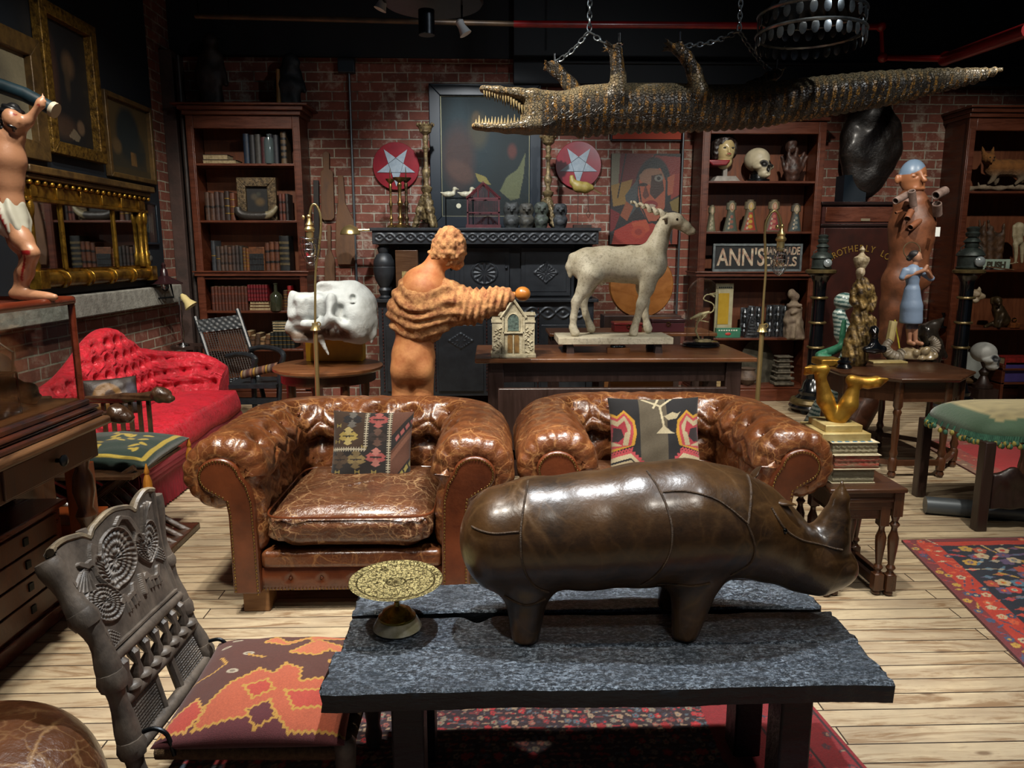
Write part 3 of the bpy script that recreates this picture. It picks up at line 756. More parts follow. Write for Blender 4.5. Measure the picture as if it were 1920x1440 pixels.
M_foot = wood('oak_block', '#8a6238', '#6a4526', rough=.5, coat=0)
c1 = chesterfield(); c1.location = (-.585, 2.9, 0)
c2 = dup(c1, (.790, 2.97, 0), 0, 'brown buttoned leather club chair partly behind the leather rhino, on the right of the pair')
# ================================================================ CARVED CHAIR, POUF, CUSHIONS, SIDE TABLES, RUGS
def pillow(name, cv, M, W, H, T, mats, back='#3a2618', pw=2.6, sag=0, **k):
 """M: matrix; front faces +z local, u to +x, v (down the picture) to -y"""
 h, w_ = cv.h, cv.w; u, v = np.meshgrid(np.linspace(-1, 1, w_), np.linspace(-1, 1, h))
 m = np.clip((1-np.abs(u)**pw)*(1-np.abs(v)**pw), 0, 1)**.5
 pin = 1-.055*(1-v*v)*np.abs(u)**3; pinv = 1-.055*(1-u*u)*np.abs(v)**3
 X = u*W/2*pin; Y = -v*H/2*pinv; wr = .004*np.sin(u*9+v*4)*np.sin(v*7-u*3)*m
 top = np.stack([X, Y, m*T/2+wr-sag*u*u], -1); bot = np.stack([X, Y, -m*T/2-sag*u*u], -1)
 A = np.array(M); f = lambda P: P.reshape(-1, 3) @ A[:3, :3].T + A[:3, 3]
 b = MB(); b.sheet(f(top).reshape(h, w_, 3), flip=True); b.sheet(f(bot).reshape(h, w_, 3))
 bc = np.tile(np.array(srgb(back)), (h*w_, 1)); edge = (m.ravel() < .12)[:, None]; bc = np.where(edge, cv.cols(), bc)
 return b.build(name, mats, col=np.concatenate([cv.cols(), bc]), ang=180, weld=True, **k)
M_kil = vcol('kilim_weave', .85, bump=.35, bs=420, sheen=.15)
M_rug = vcol('rug_pile', .95, bump=.4, bs=160, sheen=.2)
def zig(cv, x0, y0, x1, y1, n, amp, w_, c):
 pts = []
 for i in range(n*2+1):
  t = i/(2*n); dx, dy = x1-x0, y1-y0; l = math.hypot(dx, dy); o = amp if i % 2 else -amp
  pts.append((x0+dx*t-dy/l*o, y0+dy*t+dx/l*o))
 for a, c_ in zip(pts, pts[1:]): cv.line(*a, *c_, w_, c)
def gul(cv, x, y, r, c1, c2, c3):
 cv.poly([(x, y-r), (x+r*.8, y), (x, y+r), (x-r*.8, y)], c3)
 for dx, dy in ((0, -.5), (0, .5), (-.5, 0), (.5, 0)):
  q = r*.46; X, Y = x+dx*r, y+dy*r; cv.poly([(X, Y-q), (X+q, Y-q*.2), (X+q*.5, Y+q*.2), (X+q, Y+q*.5), (X, Y+q), (X-q, Y+q*.5), (X-q*.5, Y), (X-q, Y-q*.3)], c1 if dx else c2)
 cv.line(x-r*.5, y, x+r*.5, y, .008, c3)
# armchair cushion, left: brown kilim with guls, teeth and a diagonal band
cv = Canvas(150, 150, '#3a281b')
cv.rect(0, 0, .42, .52, '#46301e'); cv.rect(.46, 0, .7, 1, '#241c19'); cv.rect(0, .55, .7, .93, '#221b18')
for x, y, c1_, c2_ in ((.26, .13, '#1d1b20', '#6f6a63'), (.22, .36, '#b7a053', '#c4b070'), (.58, .13, '#a9524e', '#b25f58'), (.58, .37, '#3b302b', '#6b4d40'), (.57, .63, '#b45a56', '#c37d72'), (.33, .66, '#8f7a4c', '#7a6742'), (.12, .66, '#5a4632', '#4b3a2a')):
 gul(cv, x, y, .13, c1_, c2_, '#2a201a')
for x, y in ((.09, .22), (.08, .43), (.42, .5), (.35, .82), (.1, .82), (.55, .82)):
 cv.line(x-.025, y-.02, x-.025, y+.02, .006, '#a8944e'); cv.line(x+.025, y-.02, x+.025, y+.02, .006, '#a8944e'); cv.line(x-.025, y, x+.025, y, .006, '#a8944e')
def teeth(x0, y0, x1, y1, n):
 cv.line(x0, y0, x1, y1, .008, '#c9bfa6')
 for i in range(n):
  t = (i+.5)/n; X, Y = x0+(x1-x0)*t, y0+(y1-y0)*t; dx, dy = (.022, 0) if x0 == x1 else (0, .022); cv.line(X-dx, Y-dy, X+dx, Y+dy, .006, '#c9bfa6')
teeth(.44, 0, .44, .5, 16); teeth(0, .53, .44, .53, 14); teeth(.72, 0, .72, .92, 30); teeth(0, .93, .72, .93, 24)
cv.poly([(.75, 0), (1, 0), (1, 1), (.75, 1)], '#6d4331'); cv.poly([(.75, .35), (1, .02), (1, .2), (.75, .55)], '#231a18'); cv.poly([(.75, .95), (1, .6), (1, .78), (.85, 1), (.75, 1)], '#231a18')
cv.poly([(.75, .6), (1, .25), (1, .33), (.75, .68)], '#8d5d48')
for i in range(4): t = i/4; cv.poly([(.79+.06*i, .38-.08*i), (.83+.06*i, .32-.08*i), (.85+.06*i, .36-.08*i), (.81+.06*i, .42-.08*i)], '#b2625c'); cv.poly([(.79+.06*i, .93-.08*i), (.83+.06*i, .86-.08*i), (.85+.06*i, .9-.08*i), (.81+.06*i, .97-.08*i)], '#b3a257')
for i in range(14): cv.poly([(i/14, 1), (i/14+.035, .95), (i/14+.07, 1)], ['#8d4a3c', '#3a281b', '#9a8a55'][i % 3])
cv.grain(.25); cv.a *= .62
def facing(o, nrm, upv):
 z = Vector(nrm).normalized(); x = Vector(upv).cross(z).normalized(); y = z.cross(x)
 return Matrix(((x.x, y.x, z.x, o[0]), (x.y, y.y, z.y, o[1]), (x.z, y.z, z.z, o[2]), (0, 0, 0, 1)))
pillow('kilim_cushion', cv, facing((-.575, 3.455, .565), (.02, -1, .42), (0.02, .4, 1)), .39, .37, .12, M_kil, label='square brown patterned kilim cushion with a white toothed stripe', cat='cushion')
# armchair cushion, right: dark cushion with a tree and jagged corners
cv = Canvas(150, 130, '#17161a'); cv.rect(.33, 0, .62, 1, '#5c5342')
for sx in (0, 1):
 fx = lambda x: x if sx == 0 else 1-x
 for c, g in (('#c8962f', 0), ('#b8434a', .035), ('#b9aa88', .07), ('#a8323f', .13)):
  pts = [(fx(0), .2+g), (fx(.08), .24+g), (fx(.16), .17+g), (fx(.27-g*.6), .3+g), (fx(.29-g), .45), (fx(.26-g), .6), (fx(0), .68-g)]
  cv.poly(pts, c)
 cv.poly([(fx(.03), .38), (fx(.12), .4), (fx(.15), .5), (fx(.08), .56), (fx(.01), .55)], '#2a1c20')
 for c, g in (('#c04a52', 0), ('#cbbd99', .035), ('#15151a', .09), ('#b9aa88', .115)):
  cv.poly([(fx(0), .72+g), (fx(.22), .66+g), (fx(.5), .98+g), (fx(.5), 1.1), (fx(0), 1.1)], c)
 zig(cv, fx(0), .70, fx(.24), .64, 7, .012, .008, '#c04a52'); zig(cv, fx(.22), .66, fx(.5), .98, 9, .014, .008, '#c04a52')
 gul(cv, fx(.16), .93, .07, '#c06a4c', '#d0905a', '#2b2a2a')
for a in ((.55, 0, .48, .14), (.37, .02, .55, .12), (.7, 0, .55, .13), (.55, .12, .58, .38)): cv.line(*a, .012, '#c9bd9c')
cv.poly([(.5, .46), (.58, .36), (.66, .44), (.7, .46)], '#c9bd9c'); cv.poly([(.59, .25), (.68, .2), (.74, .22), (.78, .18), (.72, .28), (.63, .3)], '#b9ad8c')
cv.grain(.25); cv.a *= .8
pillow('kilim_cushion', cv, facing((.80, 3.49, .60), (-.03, -1, .34), (0, .35, 1)), .45, .40, .13, M_kil, label='larger black and grey kilim cushion with a white tree and jagged red corners', cat='cushion')
# ---------------------------------------------------------------- carved low chair
M_carve = NT('grey_carved_wood'); s = M_carve
f = s.ramp(s.noise(14, 7, .7), [(.3, 0), (.7, 1)]); s.P('Base Color', s.mix(f, srgb('#3a342f'), srgb('#6b6055'))); s.P('Roughness', .42); s.P('Normal', s.bump(s.noise(70, 6, .7, s.co((1, 1, .3))), .3, .006))
M_carve = s.m
M_twine = mat('twine_wrap', '#7d6142', '#5c452e', 90, .85, bump=.7, bs=220)
lc = thing('carved_chair', 'low dark carved wooden chair with rosettes on its tall tilted back', 'chair', (-.6, 1.8, 0))
def poly3(p, t):
 t = max(0, min(.9999, t))*(len(p)-1); i = int(t); return p[i].lerp(p[i+1], t-i)
nearp = smooth_path([at(86, 1052, 1.62), at(130, 1120, 1.62), at(183, 1200, 1.62), at(215, 1290, 1.62), at(247, 1400, 1.62), at(262, 1470, 1.62)], 6)
farp = smooth_path([at(290, 928, 2.03), at(303, 1020, 2.03), at(322, 1080, 2.03), at(350, 1150, 2.03), at(385, 1220, 2.03), at(410, 1290, 2.03)], 6)
def bk(u, v, d=0):  # u 0 near..1 far, v 0 top..1 bottom
 a = poly3(nearp, v); c = poly3(farp, v); p = a.lerp(c, u); e = .01
 dv = poly3(nearp, v+e).lerp(poly3(farp, v+e), u)-poly3(nearp, v-e).lerp(poly3(farp, v-e), u); du = c-a
 n = du.cross(dv).normalized()
 if n.x < 0: n = -n
 return p+n*d
def relief():
 W, H = 230, 250; X, Y = np.meshgrid(np.linspace(0, 1, W), np.linspace(0, 1, H)); h = np.zeros((H, W)); asp = .46/.40
 def up(m, z): 
  nonlocal h
  h = np.where(m, np.maximum(h, z), h)
 for cx, cy, r in ((.44, .36, .225), (.81, .36, .145), (.16, .64, .165)):
  q = np.hypot((X-cx)*.42, (Y-cy)*.40)/.42; t = q/r; a = np.arctan2((Y-cy)*.4, (X-cx)*.42)
  up(t < 1, 1); h = np.where(t < .95, .55+.25*np.cos(t*26)+.2*np.cos(a*28)*(t > .38)+.3*np.cos(a*12)*((t < .38) & (t > .1)), h)
  h = np.where(t < .08, 0, h)
 def seg(x0, y0, x1, y1, w_, z=.9):
  dx, dy = x1-x0, y1-y0; t = np.clip(((X-x0)*dx+(Y-y0)*dy)/(dx*dx+dy*dy+1e-9), 0, 1); up(np.hypot(X-x0-t*dx, Y-y0-t*dy) < w_, z)
 def line(pts, w_, z=.9):
  for a, c in zip(pts, pts[1:]): seg(*a, *c, w_, z)
 def fan(cx, cy, a0, a1, r):
  a = np.degrees(np.arctan2(Y-cy, X-cx)); q = np.hypot(X-cx, Y-cy); m = (a > a0) & (a < a1) & (q < r)
  h[m] = (.5+.5*np.cos(np.radians(a[m])*34))
 # two peacocks
 fan(.78, .25, -80, -40, .22); line([(.55, .13), (.6, .07), (.67, .1), (.72, .2), (.78, .24)], .022); line([(.72, .22), (.7, .3)], .012)
 fan(.16, .3, 90, 150, .22) ; line([(.3, .08), (.27, .16), (.24, .26), (.17, .3), (.13, .27)], .022); line([(.22, .28), (.24, .36)], .012)
 # animals
 for ox, oy in ((.4, .75), (.75, .72)):
  line([(ox-.1, oy-.05), (ox-.07, oy-.09), (ox-.05, oy-.02), (ox+.07, oy-.03), (ox+.1, oy-.09)], .022); 
  for dx in (-.05, -.01, .05, .09): line([(ox+dx-.02, oy-.02), (ox+dx-.02, oy+.07)], .01)
 for ox, oy in ((.06, .93), (.95, .55)):
  m = (abs(X-ox)*1.2+abs(Y-oy) < .09); h[m] = .5+.4*np.cos(X[m]*190)*np.cos(Y[m]*190)
 line([(.62, .62), (.58, .8)], .02, 1); line([(0.01, 0), (.01, 1)], .015, .8); line([(.99, 0), (.99, 1)], .015, .8); line([(0, .99), (1, .99)], .012, .8)
 return h
hh = relief(); H_, W_ = hh.shape
def topline(u):   # scalloped top edge, as a fraction of v that is cut away
 return .0+.10*math.exp(-((u-.33)/.035)**2)+.08*math.exp(-((u-.76)/.035)**2)-.075*math.exp(-((u-.14)/.11)**2)-.10*math.exp(-((u-.55)/.14)**2)-.10*math.exp(-((u-.9)/.09)**2)
P = []; Vs = .47
for j in range(H_):
 r_ = []
 for i in range(W_):
  u = .04+.92*i/(W_-1); tl = topline(u)*.42; v = tl+(Vs-tl)*j/(H_-1)+.0
  r_.append(tuple(bk(u, v, .008+.009*hh[j, i]) if v >= 0 else bk(u, 0, .008+.009*hh[j, i])+(bk(u, 0)-bk(u, .05))*(-v/.05)))
 P.append(r_)
P = np.array(P); b = MB(); b.sheet(P, flip=False); rim = []
for i in range(0, W_, 3): rim.append(P[0, i])
Pb = P[::12, ::8] + np.array((-.028, 0, -.004)); b.sheet(Pb, flip=True)
b.build('carved_panel', M_carve, lc, ang=180, label='carved back panel with rosettes and birds')
b = MB(); b.tube([Vector(q)+Vector((-.012, 0, .002)) for q in rim], .016, 8, flat=.6); b.build('panel_crest', mat('worn_carved_edge', '#5a5146', '#8a7a60', 20, .4, bump=.4), lc)
MB().tube([bk(.33, .05, -.01), bk(.33, -.0, -.01)+(bk(.33, 0)-bk(.33, .05))*.9], [.018, .013], 10).build('peg', M_carve, lc)
for pth, nm in ((nearp, .03), (farp, .024)):
 b = MB(); b.tube(pth, [nm*(.85+.15*math.sin(i*.9)) for i in range(len(pth))], 10, flat=.85)
 for i in (9, 17, 24): b.tube([pth[i-1], pth[i], pth[i+1]], [nm*1.0, nm*1.18, nm*1.0], 10)
 b.tube([pth[-1], pth[-1]+Vector((.02, 0, -pth[-1].z))], [nm, nm*.9], 10); b.build('back_post', M_carve, lc)
for v in (.50, .66, .83): MB().tube([bk(-.01, v), bk(.5, v, .004), bk(1.01, v)], [.017, .019, .017], 10).build('back_rail', M_carve, lc)
b = MB()
for k in range(7):
 u = .1+.8*k/6; b.tube([bk(u, .51), bk(u, .54, .01), bk(u, .58, .012), bk(u, .61, .004), bk(u, .65)], [.010, .016, .008, .017, .012], 8)
 MBk = bk(u+.03, .635, .012); b.ell(MBk, (.02, .024, .013), nu=10, nv=6)
b.build('carved_spindles', M_carve, lc, kind='stuff')
for u0, u1 in ((.08, .38), (.6, .92)):
 n, m = 70, 40; P = [[tuple(bk(u0+(u1-u0)*i/n, .68+.13*j/m, .003+.005*(.5+.5*math.cos(i*.9+j*.9)*math.cos(i*.9-j*.9)))) for i in range(n+1)] for j in range(m+1)]
 b = MB(); b.sheet(P); b.sheet(np.array(P)[::8, ::8]-np.array((.014, 0, 0)), flip=True); b.build('lattice_panel', M_carve, lc)
 MB().tube([bk(u1 if u0 < .3 else u0, .67), bk(u1 if u0 < .3 else u0, .82)], .013, 8).build('upright', M_carve, lc)
zz = .285
for A, C_ in (((-.83, 1.66), (-.38, 1.645)), ((-.8, 2.03), (-.38, 2.03))):
 b = MB(); L = A[0]-C_[0]; n = 110; pts = []; rr = []
 for i in range(n*3+1): t = i/(n*3); pts.append((A[0]+(C_[0]-A[0])*t, A[1]+(C_[1]-A[1])*t, zz)); rr.append(.0215+.0018*math.cos(2*PI*i/3))
 b.tube(pts, rr, 12); b.build('twine_rail', M_twine, lc, ang=180)
b = MB(); pts = [(-.37, 1.64+(2.03-1.64)*t/240, zz) for t in range(241)]; b.tube(pts, [.0215+.0018*math.cos(2*PI*i/3) for i in range(241)], 12); b.build('twine_rail', M_twine, lc, ang=180)
MB().box(-.82, -.39, 1.66, 2.03, zz-.004, zz+.008).build('woven_seat', M_twine, lc)
for x, y in ((-.365, 1.64), (-.365, 2.04)):
 MB().lathe([(.022, 0), (.026, .05), (.02, .08), (.028, .14), (.021, .2), (.026, .26), (.028, .31), (.018, .325)], (x, y, 0), 14).build('leg', M_carve, lc)
for p in ([at(268, 1372, 1.6), at(290, 1366, 1.6), at(312, 1376, 1.6), at(322, 1400, 1.6), at(327, 1416, 1.6)], [at(392, 1202, 2.02), at(412, 1199, 2.02), at(428, 1212, 2.02), at(436, 1232, 2.02)]):
 MB().tube(smooth_path(p, 5), .0055, 8).build('iron_hook', M_dkst, lc)
# its cushion
cv = Canvas(220, 200, '#552a1e')
O_ = '#b4512c'; Yw = '#b8862b'; RD = '#b23a24'
def blob(pts, fill, out=Yw, w_=.011):
 cv.poly(pts, fill)
 for a, c in zip(pts, pts[1:]+pts[:1]): zig(cv, *a, *c, max(2, int(math.hypot(c[0]-a[0], c[1]-a[1])/.035)), .007, w_*.6, out)
cv.rect(0, .0, 1, .03, '#9a8a60'); cv.rect(0, .82, 1, 1, '#5b1d22')
blob([(.3, .05), (.42, .1), (.36, .2), (.5, .24), (.62, .12), (.66, .2), (.55, .34), (.72, .36), (.78, .28), (.85, .3), (.8, .42), (.9, .44), (1.02, .3), (1.02, 0), (.4, 0)], '#bb6239')
blob([(.4, .1), (.6, .05), (.64, .08), (.5, .2)], '#552a1e'); blob([(.68, .16), (.9, .08), (.94, .14), (.84, .22), (.76, .2)], '#552a1e')
blob([(.3, .62), (.42, .5), (.52, .56), (.56, .45), (.66, .5), (.68, .62), (.8, .58), (.96, .62), (1.02, .75), (1.02, .95), (.7, .97), (.6, .86), (.4, .9), (.2, .95), (.22, .8)], O_)
blob([(.38, .66), (.5, .62), (.56, .7), (.46, .76)], RD); blob([(.62, .7), (.84, .68), (.88, .8), (.7, .84)], RD); blob([(.45, .84), (.56, .78), (.62, .9), (.52, .96)], '#5b1d22')
blob([(.05, .84), (.14, .72), (.22, .84), (.16, .95), (.02, .95)], RD, '#c08a3a'); blob([(.86, .46), (.97, .44), (.98, .56), (.9, .56)], '#bb6239')
for x, y in ((.16, .1), (.3, .32), (.27, .52), (.12, .2)): cv.ell(x, y, .035, .02, '#a99a82'); cv.ell(x, y, .018, .01, '#7b6a58')
for a in ((.02, .55, .14, .5), (.14, .5, .2, .42), (.2, .42, .14, .34), (.3, .33, .42, .4)): zig(cv, *a, 4, .006, .007, Yw)
cv.grain(.3); g_ = cv.a.mean(-1, keepdims=True); cv.a = (cv.a*.92+g_*.08)*.85
pillow('kilim_cushion', cv, facing((-.585, 1.82, .348), (.0, -.03, 1), (0, 1, 0)), .46, .46, .12, M_kil, back='#4a2320', sag=.004, label='flat orange and brown kilim cushion lying on the carved chair seat', cat='cushion')
# ---------------------------------------------------------------- leather pouf (lower left)
b = MB(); prof = []
for i in range(60):
 a = -PI/2+PI*i/59; prof.append((.31*abs(math.cos(a))**.55+.0001, .225+.225*math.copysign(abs(math.sin(a))**.8, math.sin(a))))
P = np.array([[(r*math.cos(2*PI*j/90)*(1+.03*math.sin(4*2*PI*j/90)), r*math.sin(2*PI*j/90)*(1+.02*math.sin(3*2*PI*j/90)), z+.012*math.sin(2*PI*j/45)*z) for j in range(90)] for r, z in prof])
b.sheet(P+np.array((-1.20, 1.45, 0)), cv=True, flip=True)
b.build('leather_pouf', leather('pouf_leather', '#6b4024', '#3c2210', '#b08a5c', .36, 6, .5), ang=180, loc=(-1.20, 1.45, 0), label='creased brown leather pouf on the floor beside the carved chair', cat='pouf')
# ---------------------------------------------------------------- nest of two side tables
M_oak = wood('dark_oak', '#2e1a10', '#4d2e1a', (1, 10, 1), 4, .3, .35)
M_oakv = wood('dark_oak_turned', '#2a170d', '#55321b', (8, 8, 1), 4, .28, .4)
def turned(z0, z1, r=.022, f=None):
 f = f or [(1.1, 0), (1.15, .06), (1.05, .14), (.55, .17), (.95, .2), (.6, .24), (.75, .3), (.95, .4), (.8, .5), (.6, .6), (.95, .66), (.55, .7), (1.0, .75), (1.1, .8), (1.1, 1)]
 return [(r*a, z0+(z1-z0)*t) for a, t in f]
def sidetable(name, label, x0, x1, y0, y1, h, group):
 t = thing(name, label, 'side table', ((x0+x1)/2, (y0+y1)/2, 0), 0, group); b = MB()
 b.box(x0-.03, x1+.03, y0-.03, y1+.03, h-.02, h); b.build('table_top', M_oak, t, bevel=.006)
 for x in (x0, x1):
  for y in (y0, y1):
   b = MB(); q = .021; b.box(x-q, x+q, y-q, y+q, h-.13, h-.02); b.box(x-q, x+q, y-q, y+q, .025, .1)
   b.lathe([(.02, .1), (.012, .115), (.021, .13), (.012, .145), (.014, .16), (.022, .24), (.023, .27), (.013, .30), (.012, .315), (.022, .33), (.012, .345), (.02, h-.13)], (x, y, 0), 18); b.lathe([(.012, 0), (.02, .01), (.016, .028)], (x, y, 0), 14)
   b.build('leg', M_oakv, t, bevel=.002)
 b = MB()
 for y in (y0, y1): b.box(x0, x1, y-.01, y+.01, h-.1, h-.02)
 for x in (x0, x1): b.box(x-.01, x+.01, y0, y1, h-.1, h-.02)
 b.box(x0+.03, x1-.03, y0-.014, y0-.009, h-.085, h-.055); b.build('apron', M_oak, t, bevel=.003)
 b = MB()
 for x in (x0, x1): b.box(x-.012, x+.012, y0, y1, .04, .075)
 b.box(x0, x1, y1-.012, y1+.012, .04, .075); b.build('stretcher', M_oak, t, bevel=.003)
 return t
sidetable('side_table', 'dark oak side table with turned legs carrying the stacked books', 1.475, 1.755, 3.0, 3.32, .5, 'nest of side tables')
t = sidetable('side_table', 'smaller turned-leg table nested under the one with the books', 1.515, 1.705, 3.01, 3.27, .455, 'nest of side tables')
# ---------------------------------------------------------------- books and gilded feet
def book(name, label, x0, x1, y0, y1, z0, h, cover, page, group=None, lay='flat', rz=0, cat='book', cover_m=None):
 """book lying flat with the fore edge to -y"""
 t = thing(name, label, cat, ((x0+x1)/2, (y0+y1)/2, z0), 0, group); cm = cover_m or mat('book_cover', cover, rough=.55, bump=.2)
 c = .004
 b = MB(); b.box(x0, x1, y0, y1, z0, z0+c); b.box(x0, x1, y0, y1, z0+h-c, z0+h); b.box(x0, x1, y1-c, y1, z0, z0+h); b.build('cover', cm, t, bevel=.001)
 b = MB(); n = 26; W = [(x0+.005, y0+.004)]; 
 for k in range(9):
  z = z0+c+(h-2*c)*k/8; pass
 P = []
 for k in range(12):
  z = z0+c+(h-2*c)*k/11; r_ = []
  for i in range(24): r_.append((x0+.006+(x1-x0-.012)*i/23, y0+.005+.002*math.sin(i*2.1+k*1.7)+.0015*math.cos(k*5), z))
  P.append(r_)
 b.sheet(P); b.box(x0+.005, x1-.005, y0+.009, y1-c, z0+c, z0+h-c); b.build('pages', mat('page_edges', page, '#8f8568' if page[1] < 'c' else page, 50, .9, bump=.8, bs=160, st=(.4, 1, 8)), t)
 return t
bz = .5
book('book', 'thick cream book with rough uncut pages at the bottom of the stack', 1.485, 1.68, 3.05, 3.30, .5, .064, '#b3a98d', '#a39b80', 'stack of old books under the golden feet')
book('book', 'thick book with red stained page edges in the middle of the stack', 1.487, 1.695, 3.045, 3.31, .564, .066, '#c2b89c', '#b2382c', 'stack of old books under the golden feet')
t = book('book', 'book with a blue and orange striped cover on top of the stack', 1.475, 1.685, 3.05, 3.32, .63, .055, '#bdb496', '#b5ab8c', 'stack of old books under the golden feet')
cv = Canvas(60, 20, '#cfc3a2')
for i in range(6): cv.poly([(i/6, 0), (i/6+.1, 0), (i/6+.06, .5), (i/6-.04, .5)], '#c96b4f'); cv.poly([(i/6, .5), (i/6+.1, .5), (i/6+.06, 1), (i/6-.04, 1)], '#5a86a8')
cv.surf(lambda u, v: np.stack([1.48+.2*u, 3.31-.25*v, .6852+0*u], -1)).build('printed_cover', vcol('printed_paper', .6), t, col=cv.cols())
M_gold = mat('worn_gilding', '#b58a35', '#7d5a1e', 9, .35, metal=.75, bump=.2, bs=30, rv=.15)
M_goldp = mat('pale_gilding', '#c9b883', '#a8925a', 9, .45, metal=.3, bump=.15)
t = thing('feet_sculpture', 'gilded sculpture of two raised bare feet and shins on a stepped base', 'sculpture', (1.52, 3.2, .685))
b = MB().box(1.44, 1.655, 3.07, 3.31, .685, .72); b.build('base_step', M_goldp, t, bevel=.003)
b = MB().box(1.465, 1.63, 3.1, 3.28, .72, .75); b.build('base_step', M_goldp, t, bevel=.003)
B = Body(.005, .012)
k0 = (1.545, 3.19, .755); a1 = at(1538, 705, 3.2); a2 = at(1603, 722, 3.17); 
B.cap(k0, Vector(k0).lerp(a1, .45)+Vector((-.012, 0, 0)), .030, .037); B.cap(Vector(k0).lerp(a1, .45)+Vector((-.012, 0, 0)), a1, .037, .021)
B.cap((1.555, 3.17, .76), Vector((1.555, 3.17, .76)).lerp(a2, .45)+Vector((.012, 0, 0)), .032, .039); B.cap(Vector((1.555, 3.17, .76)).lerp(a2, .45)+Vector((.012, 0, 0)), a2, .039, .023)
def foot(a, dirx, n):
 h = a+Vector((-.018*dirx, 0, .022)); to = a+Vector((.085*dirx, -.02, .018))
 B.cap(a, h, .025, .022); B.cap(h, a.lerp(to, .6), .023, .024); B.cap(a.lerp(to, .6), to, .025, .024)
 B.ell(to, (.022, .03, .024)); [B.cap(to+Vector((0, -.02+.008*i, .016-.009*i)), to+Vector(((.036-.003*i)*dirx, -.02+.008*i, .014-.009*i)), .0085, .0075, .003) for i in range(5)]
foot(a2, 1, 0)
h = a1+Vector((-.03, -.01, .03)); B.cap(a1, a1+Vector((.018, 0, .03)), .024, .022); B.cap(a1+Vector((.012, 0, .03)), h+Vector((-.02, 0, .0)), .022, .018)
B.ell(h+Vector((-.02, 0, 0)), (.018, .026, .02)); [B.cap(h+Vector((-.025, -.018+.008*i, .012-.008*i)), h+Vector((-.052+.003*i, -.018+.008*i, .010-.008*i)), .008, .007, .003) for i in range(5)]
B.build('gilded_feet', M_gold, t)
# ---------------------------------------------------------------- rugs
def flatrug(name, label, quad, cv, th=.012, fringe=True):
 a, b_, c, d = [np.array(q) for q in quad]   # TL TR BR BL in plan
 fn = lambda u, v: np.concatenate([((1-u)*(1-v))[..., None]*a+(u*(1-v))[..., None]*b_+(u*v)[..., None]*c+((1-u)*v)[..., None]*d, (th+.0015*np.sin(u*31)*np.sin(v*23))[..., None]], -1)
 b = cv.surf(fn, flip=True); n0 = b.n; q = [a, b_, c, d]; ed = []
 for k in range(4): ed.append(np.linspace(q[k], q[(k+1) % 4], 12)[:-1])
 E = np.concatenate(ed); b.sheet(np.stack([np.c_[E, np.zeros(len(E))], np.c_[E, np.full(len(E), th)]]), cv=True)
 return b.build(name, M_rug, col=np.concatenate([cv.cols(), np.tile(np.array(srgb('#5b1a1e')), (b.n-n0, 1))]), ang=180, label=label, cat='rug')
def flowers(cv, x0, y0, x1, y1, nx, ny, pal, r, seed=0, jit=.2):
 rg = random.Random(seed)
 for i in range(nx):
  for j in range(ny):
   x = x0+(x1-x0)*(i+.5+rg.uniform(-jit, jit)+(.5 if j % 2 else 0)*.6)/nx; y = y0+(y1-y0)*(j+.5+rg.uniform(-jit, jit))/ny
   c = [rg.choice(pal) for _ in range(3)]; k = rg.random(); rx, ry = r/(cv.w/cv.h)**.5, r*(cv.w/cv.h)**.5
   if k < .45:
    for a in range(5): cv.ell(x+rx*.6*math.cos(a*1.257), y+ry*.6*math.sin(a*1.257), rx*.42, ry*.42, c[0])
    cv.ell(x, y, rx*.4, ry*.4, c[1]); cv.ell(x, y, rx*.18, ry*.18, c[2])
   elif k < .75: cv.ell(x, y, rx*1.1, ry*.3, c[0], rot=rg.uniform(-1, 1)); cv.ell(x, y, rx*.5, ry*.16, c[1])
   else: cv.poly([(x-rx*.8, y), (x, y-ry*.5), (x+rx*.8, y), (x, y+ry*.5)], c[0]); cv.line(x-rx, y, x+rx, y, ry*.08, c[2])
def border(cv, x, y, w_, h_, c, line='#14141c'):
 for a in ((x, y, 1-x, y+h_), (x, 1-y-h_, 1-x, 1-y), (x, y, x+w_, 1-y), (1-x-w_, y, 1-x, 1-y)): cv.rect(*a, c)
 for a in ((x, y, 1-x, y), (x, 1-y, 1-x, 1-y), (x, y, x, 1-y), (1-x, y, 1-x, 1-y)): cv.line(*a, .003, line)
pal = ['#9b5a4c', '#7d2a2c', '#a88a6d', '#55606a', '#b5252a', '#8a7a66', '#3a3340']
cv = Canvas(460, 320, '#2c141c'); flowers(cv, 0, 0, 1, 1, 84, 60, pal, .0068, 3)
flowers(cv, 0, 0, 1, 1, 20, 12, ['#b21f26', '#a01c22', '#c4383a'], .009, 8, .02)
# plain red ground of the corner beyond the field
cv.poly([(.83, 0), (.90, 0), (.90, 1), (.79, 1), (.83, .6), (.80, .4)], '#8c1219'); flowers(cv, .82, .0, .9, 1, 3, 12, ['#b04a3a', '#a88a6d', '#7d1a1c'], .012, 5)
cv.rect(.89, 0, 1, 1, '#8e1820'); flowers(cv, .895, 0, .935, 1, 2, 24, ['#2b3344', '#a88a6d', '#b5252a'], .009, 6); flowers(cv, .945, 0, .99, 1, 2, 20, ['#a23a3a', '#4a3038', '#a88a6d'], .008, 9)
for x in (.89, .94, .992): cv.line(x, 0, x, 1, .002, '#2a1418')
cv.rect(0, 0, 1, .025, '#8e1a2a'); cv.grain(.35); cv.a *= .6
flatrug('patterned_rug', 'red and navy patterned rug beneath the charred table', [(-.95, 2.56), (1.03, 2.56), (1.18, 1.0), (-.95, 1.0)], cv)
cv = Canvas(150, 300, '#131a2a'); NV = ['#b5352c', '#b3a080', '#4d6d80', '#a0452f', '#5a4a6a', '#b08a3a']
flowers(cv, .24, .02, .76, .98, 7, 20, NV, .032, 11, .25)
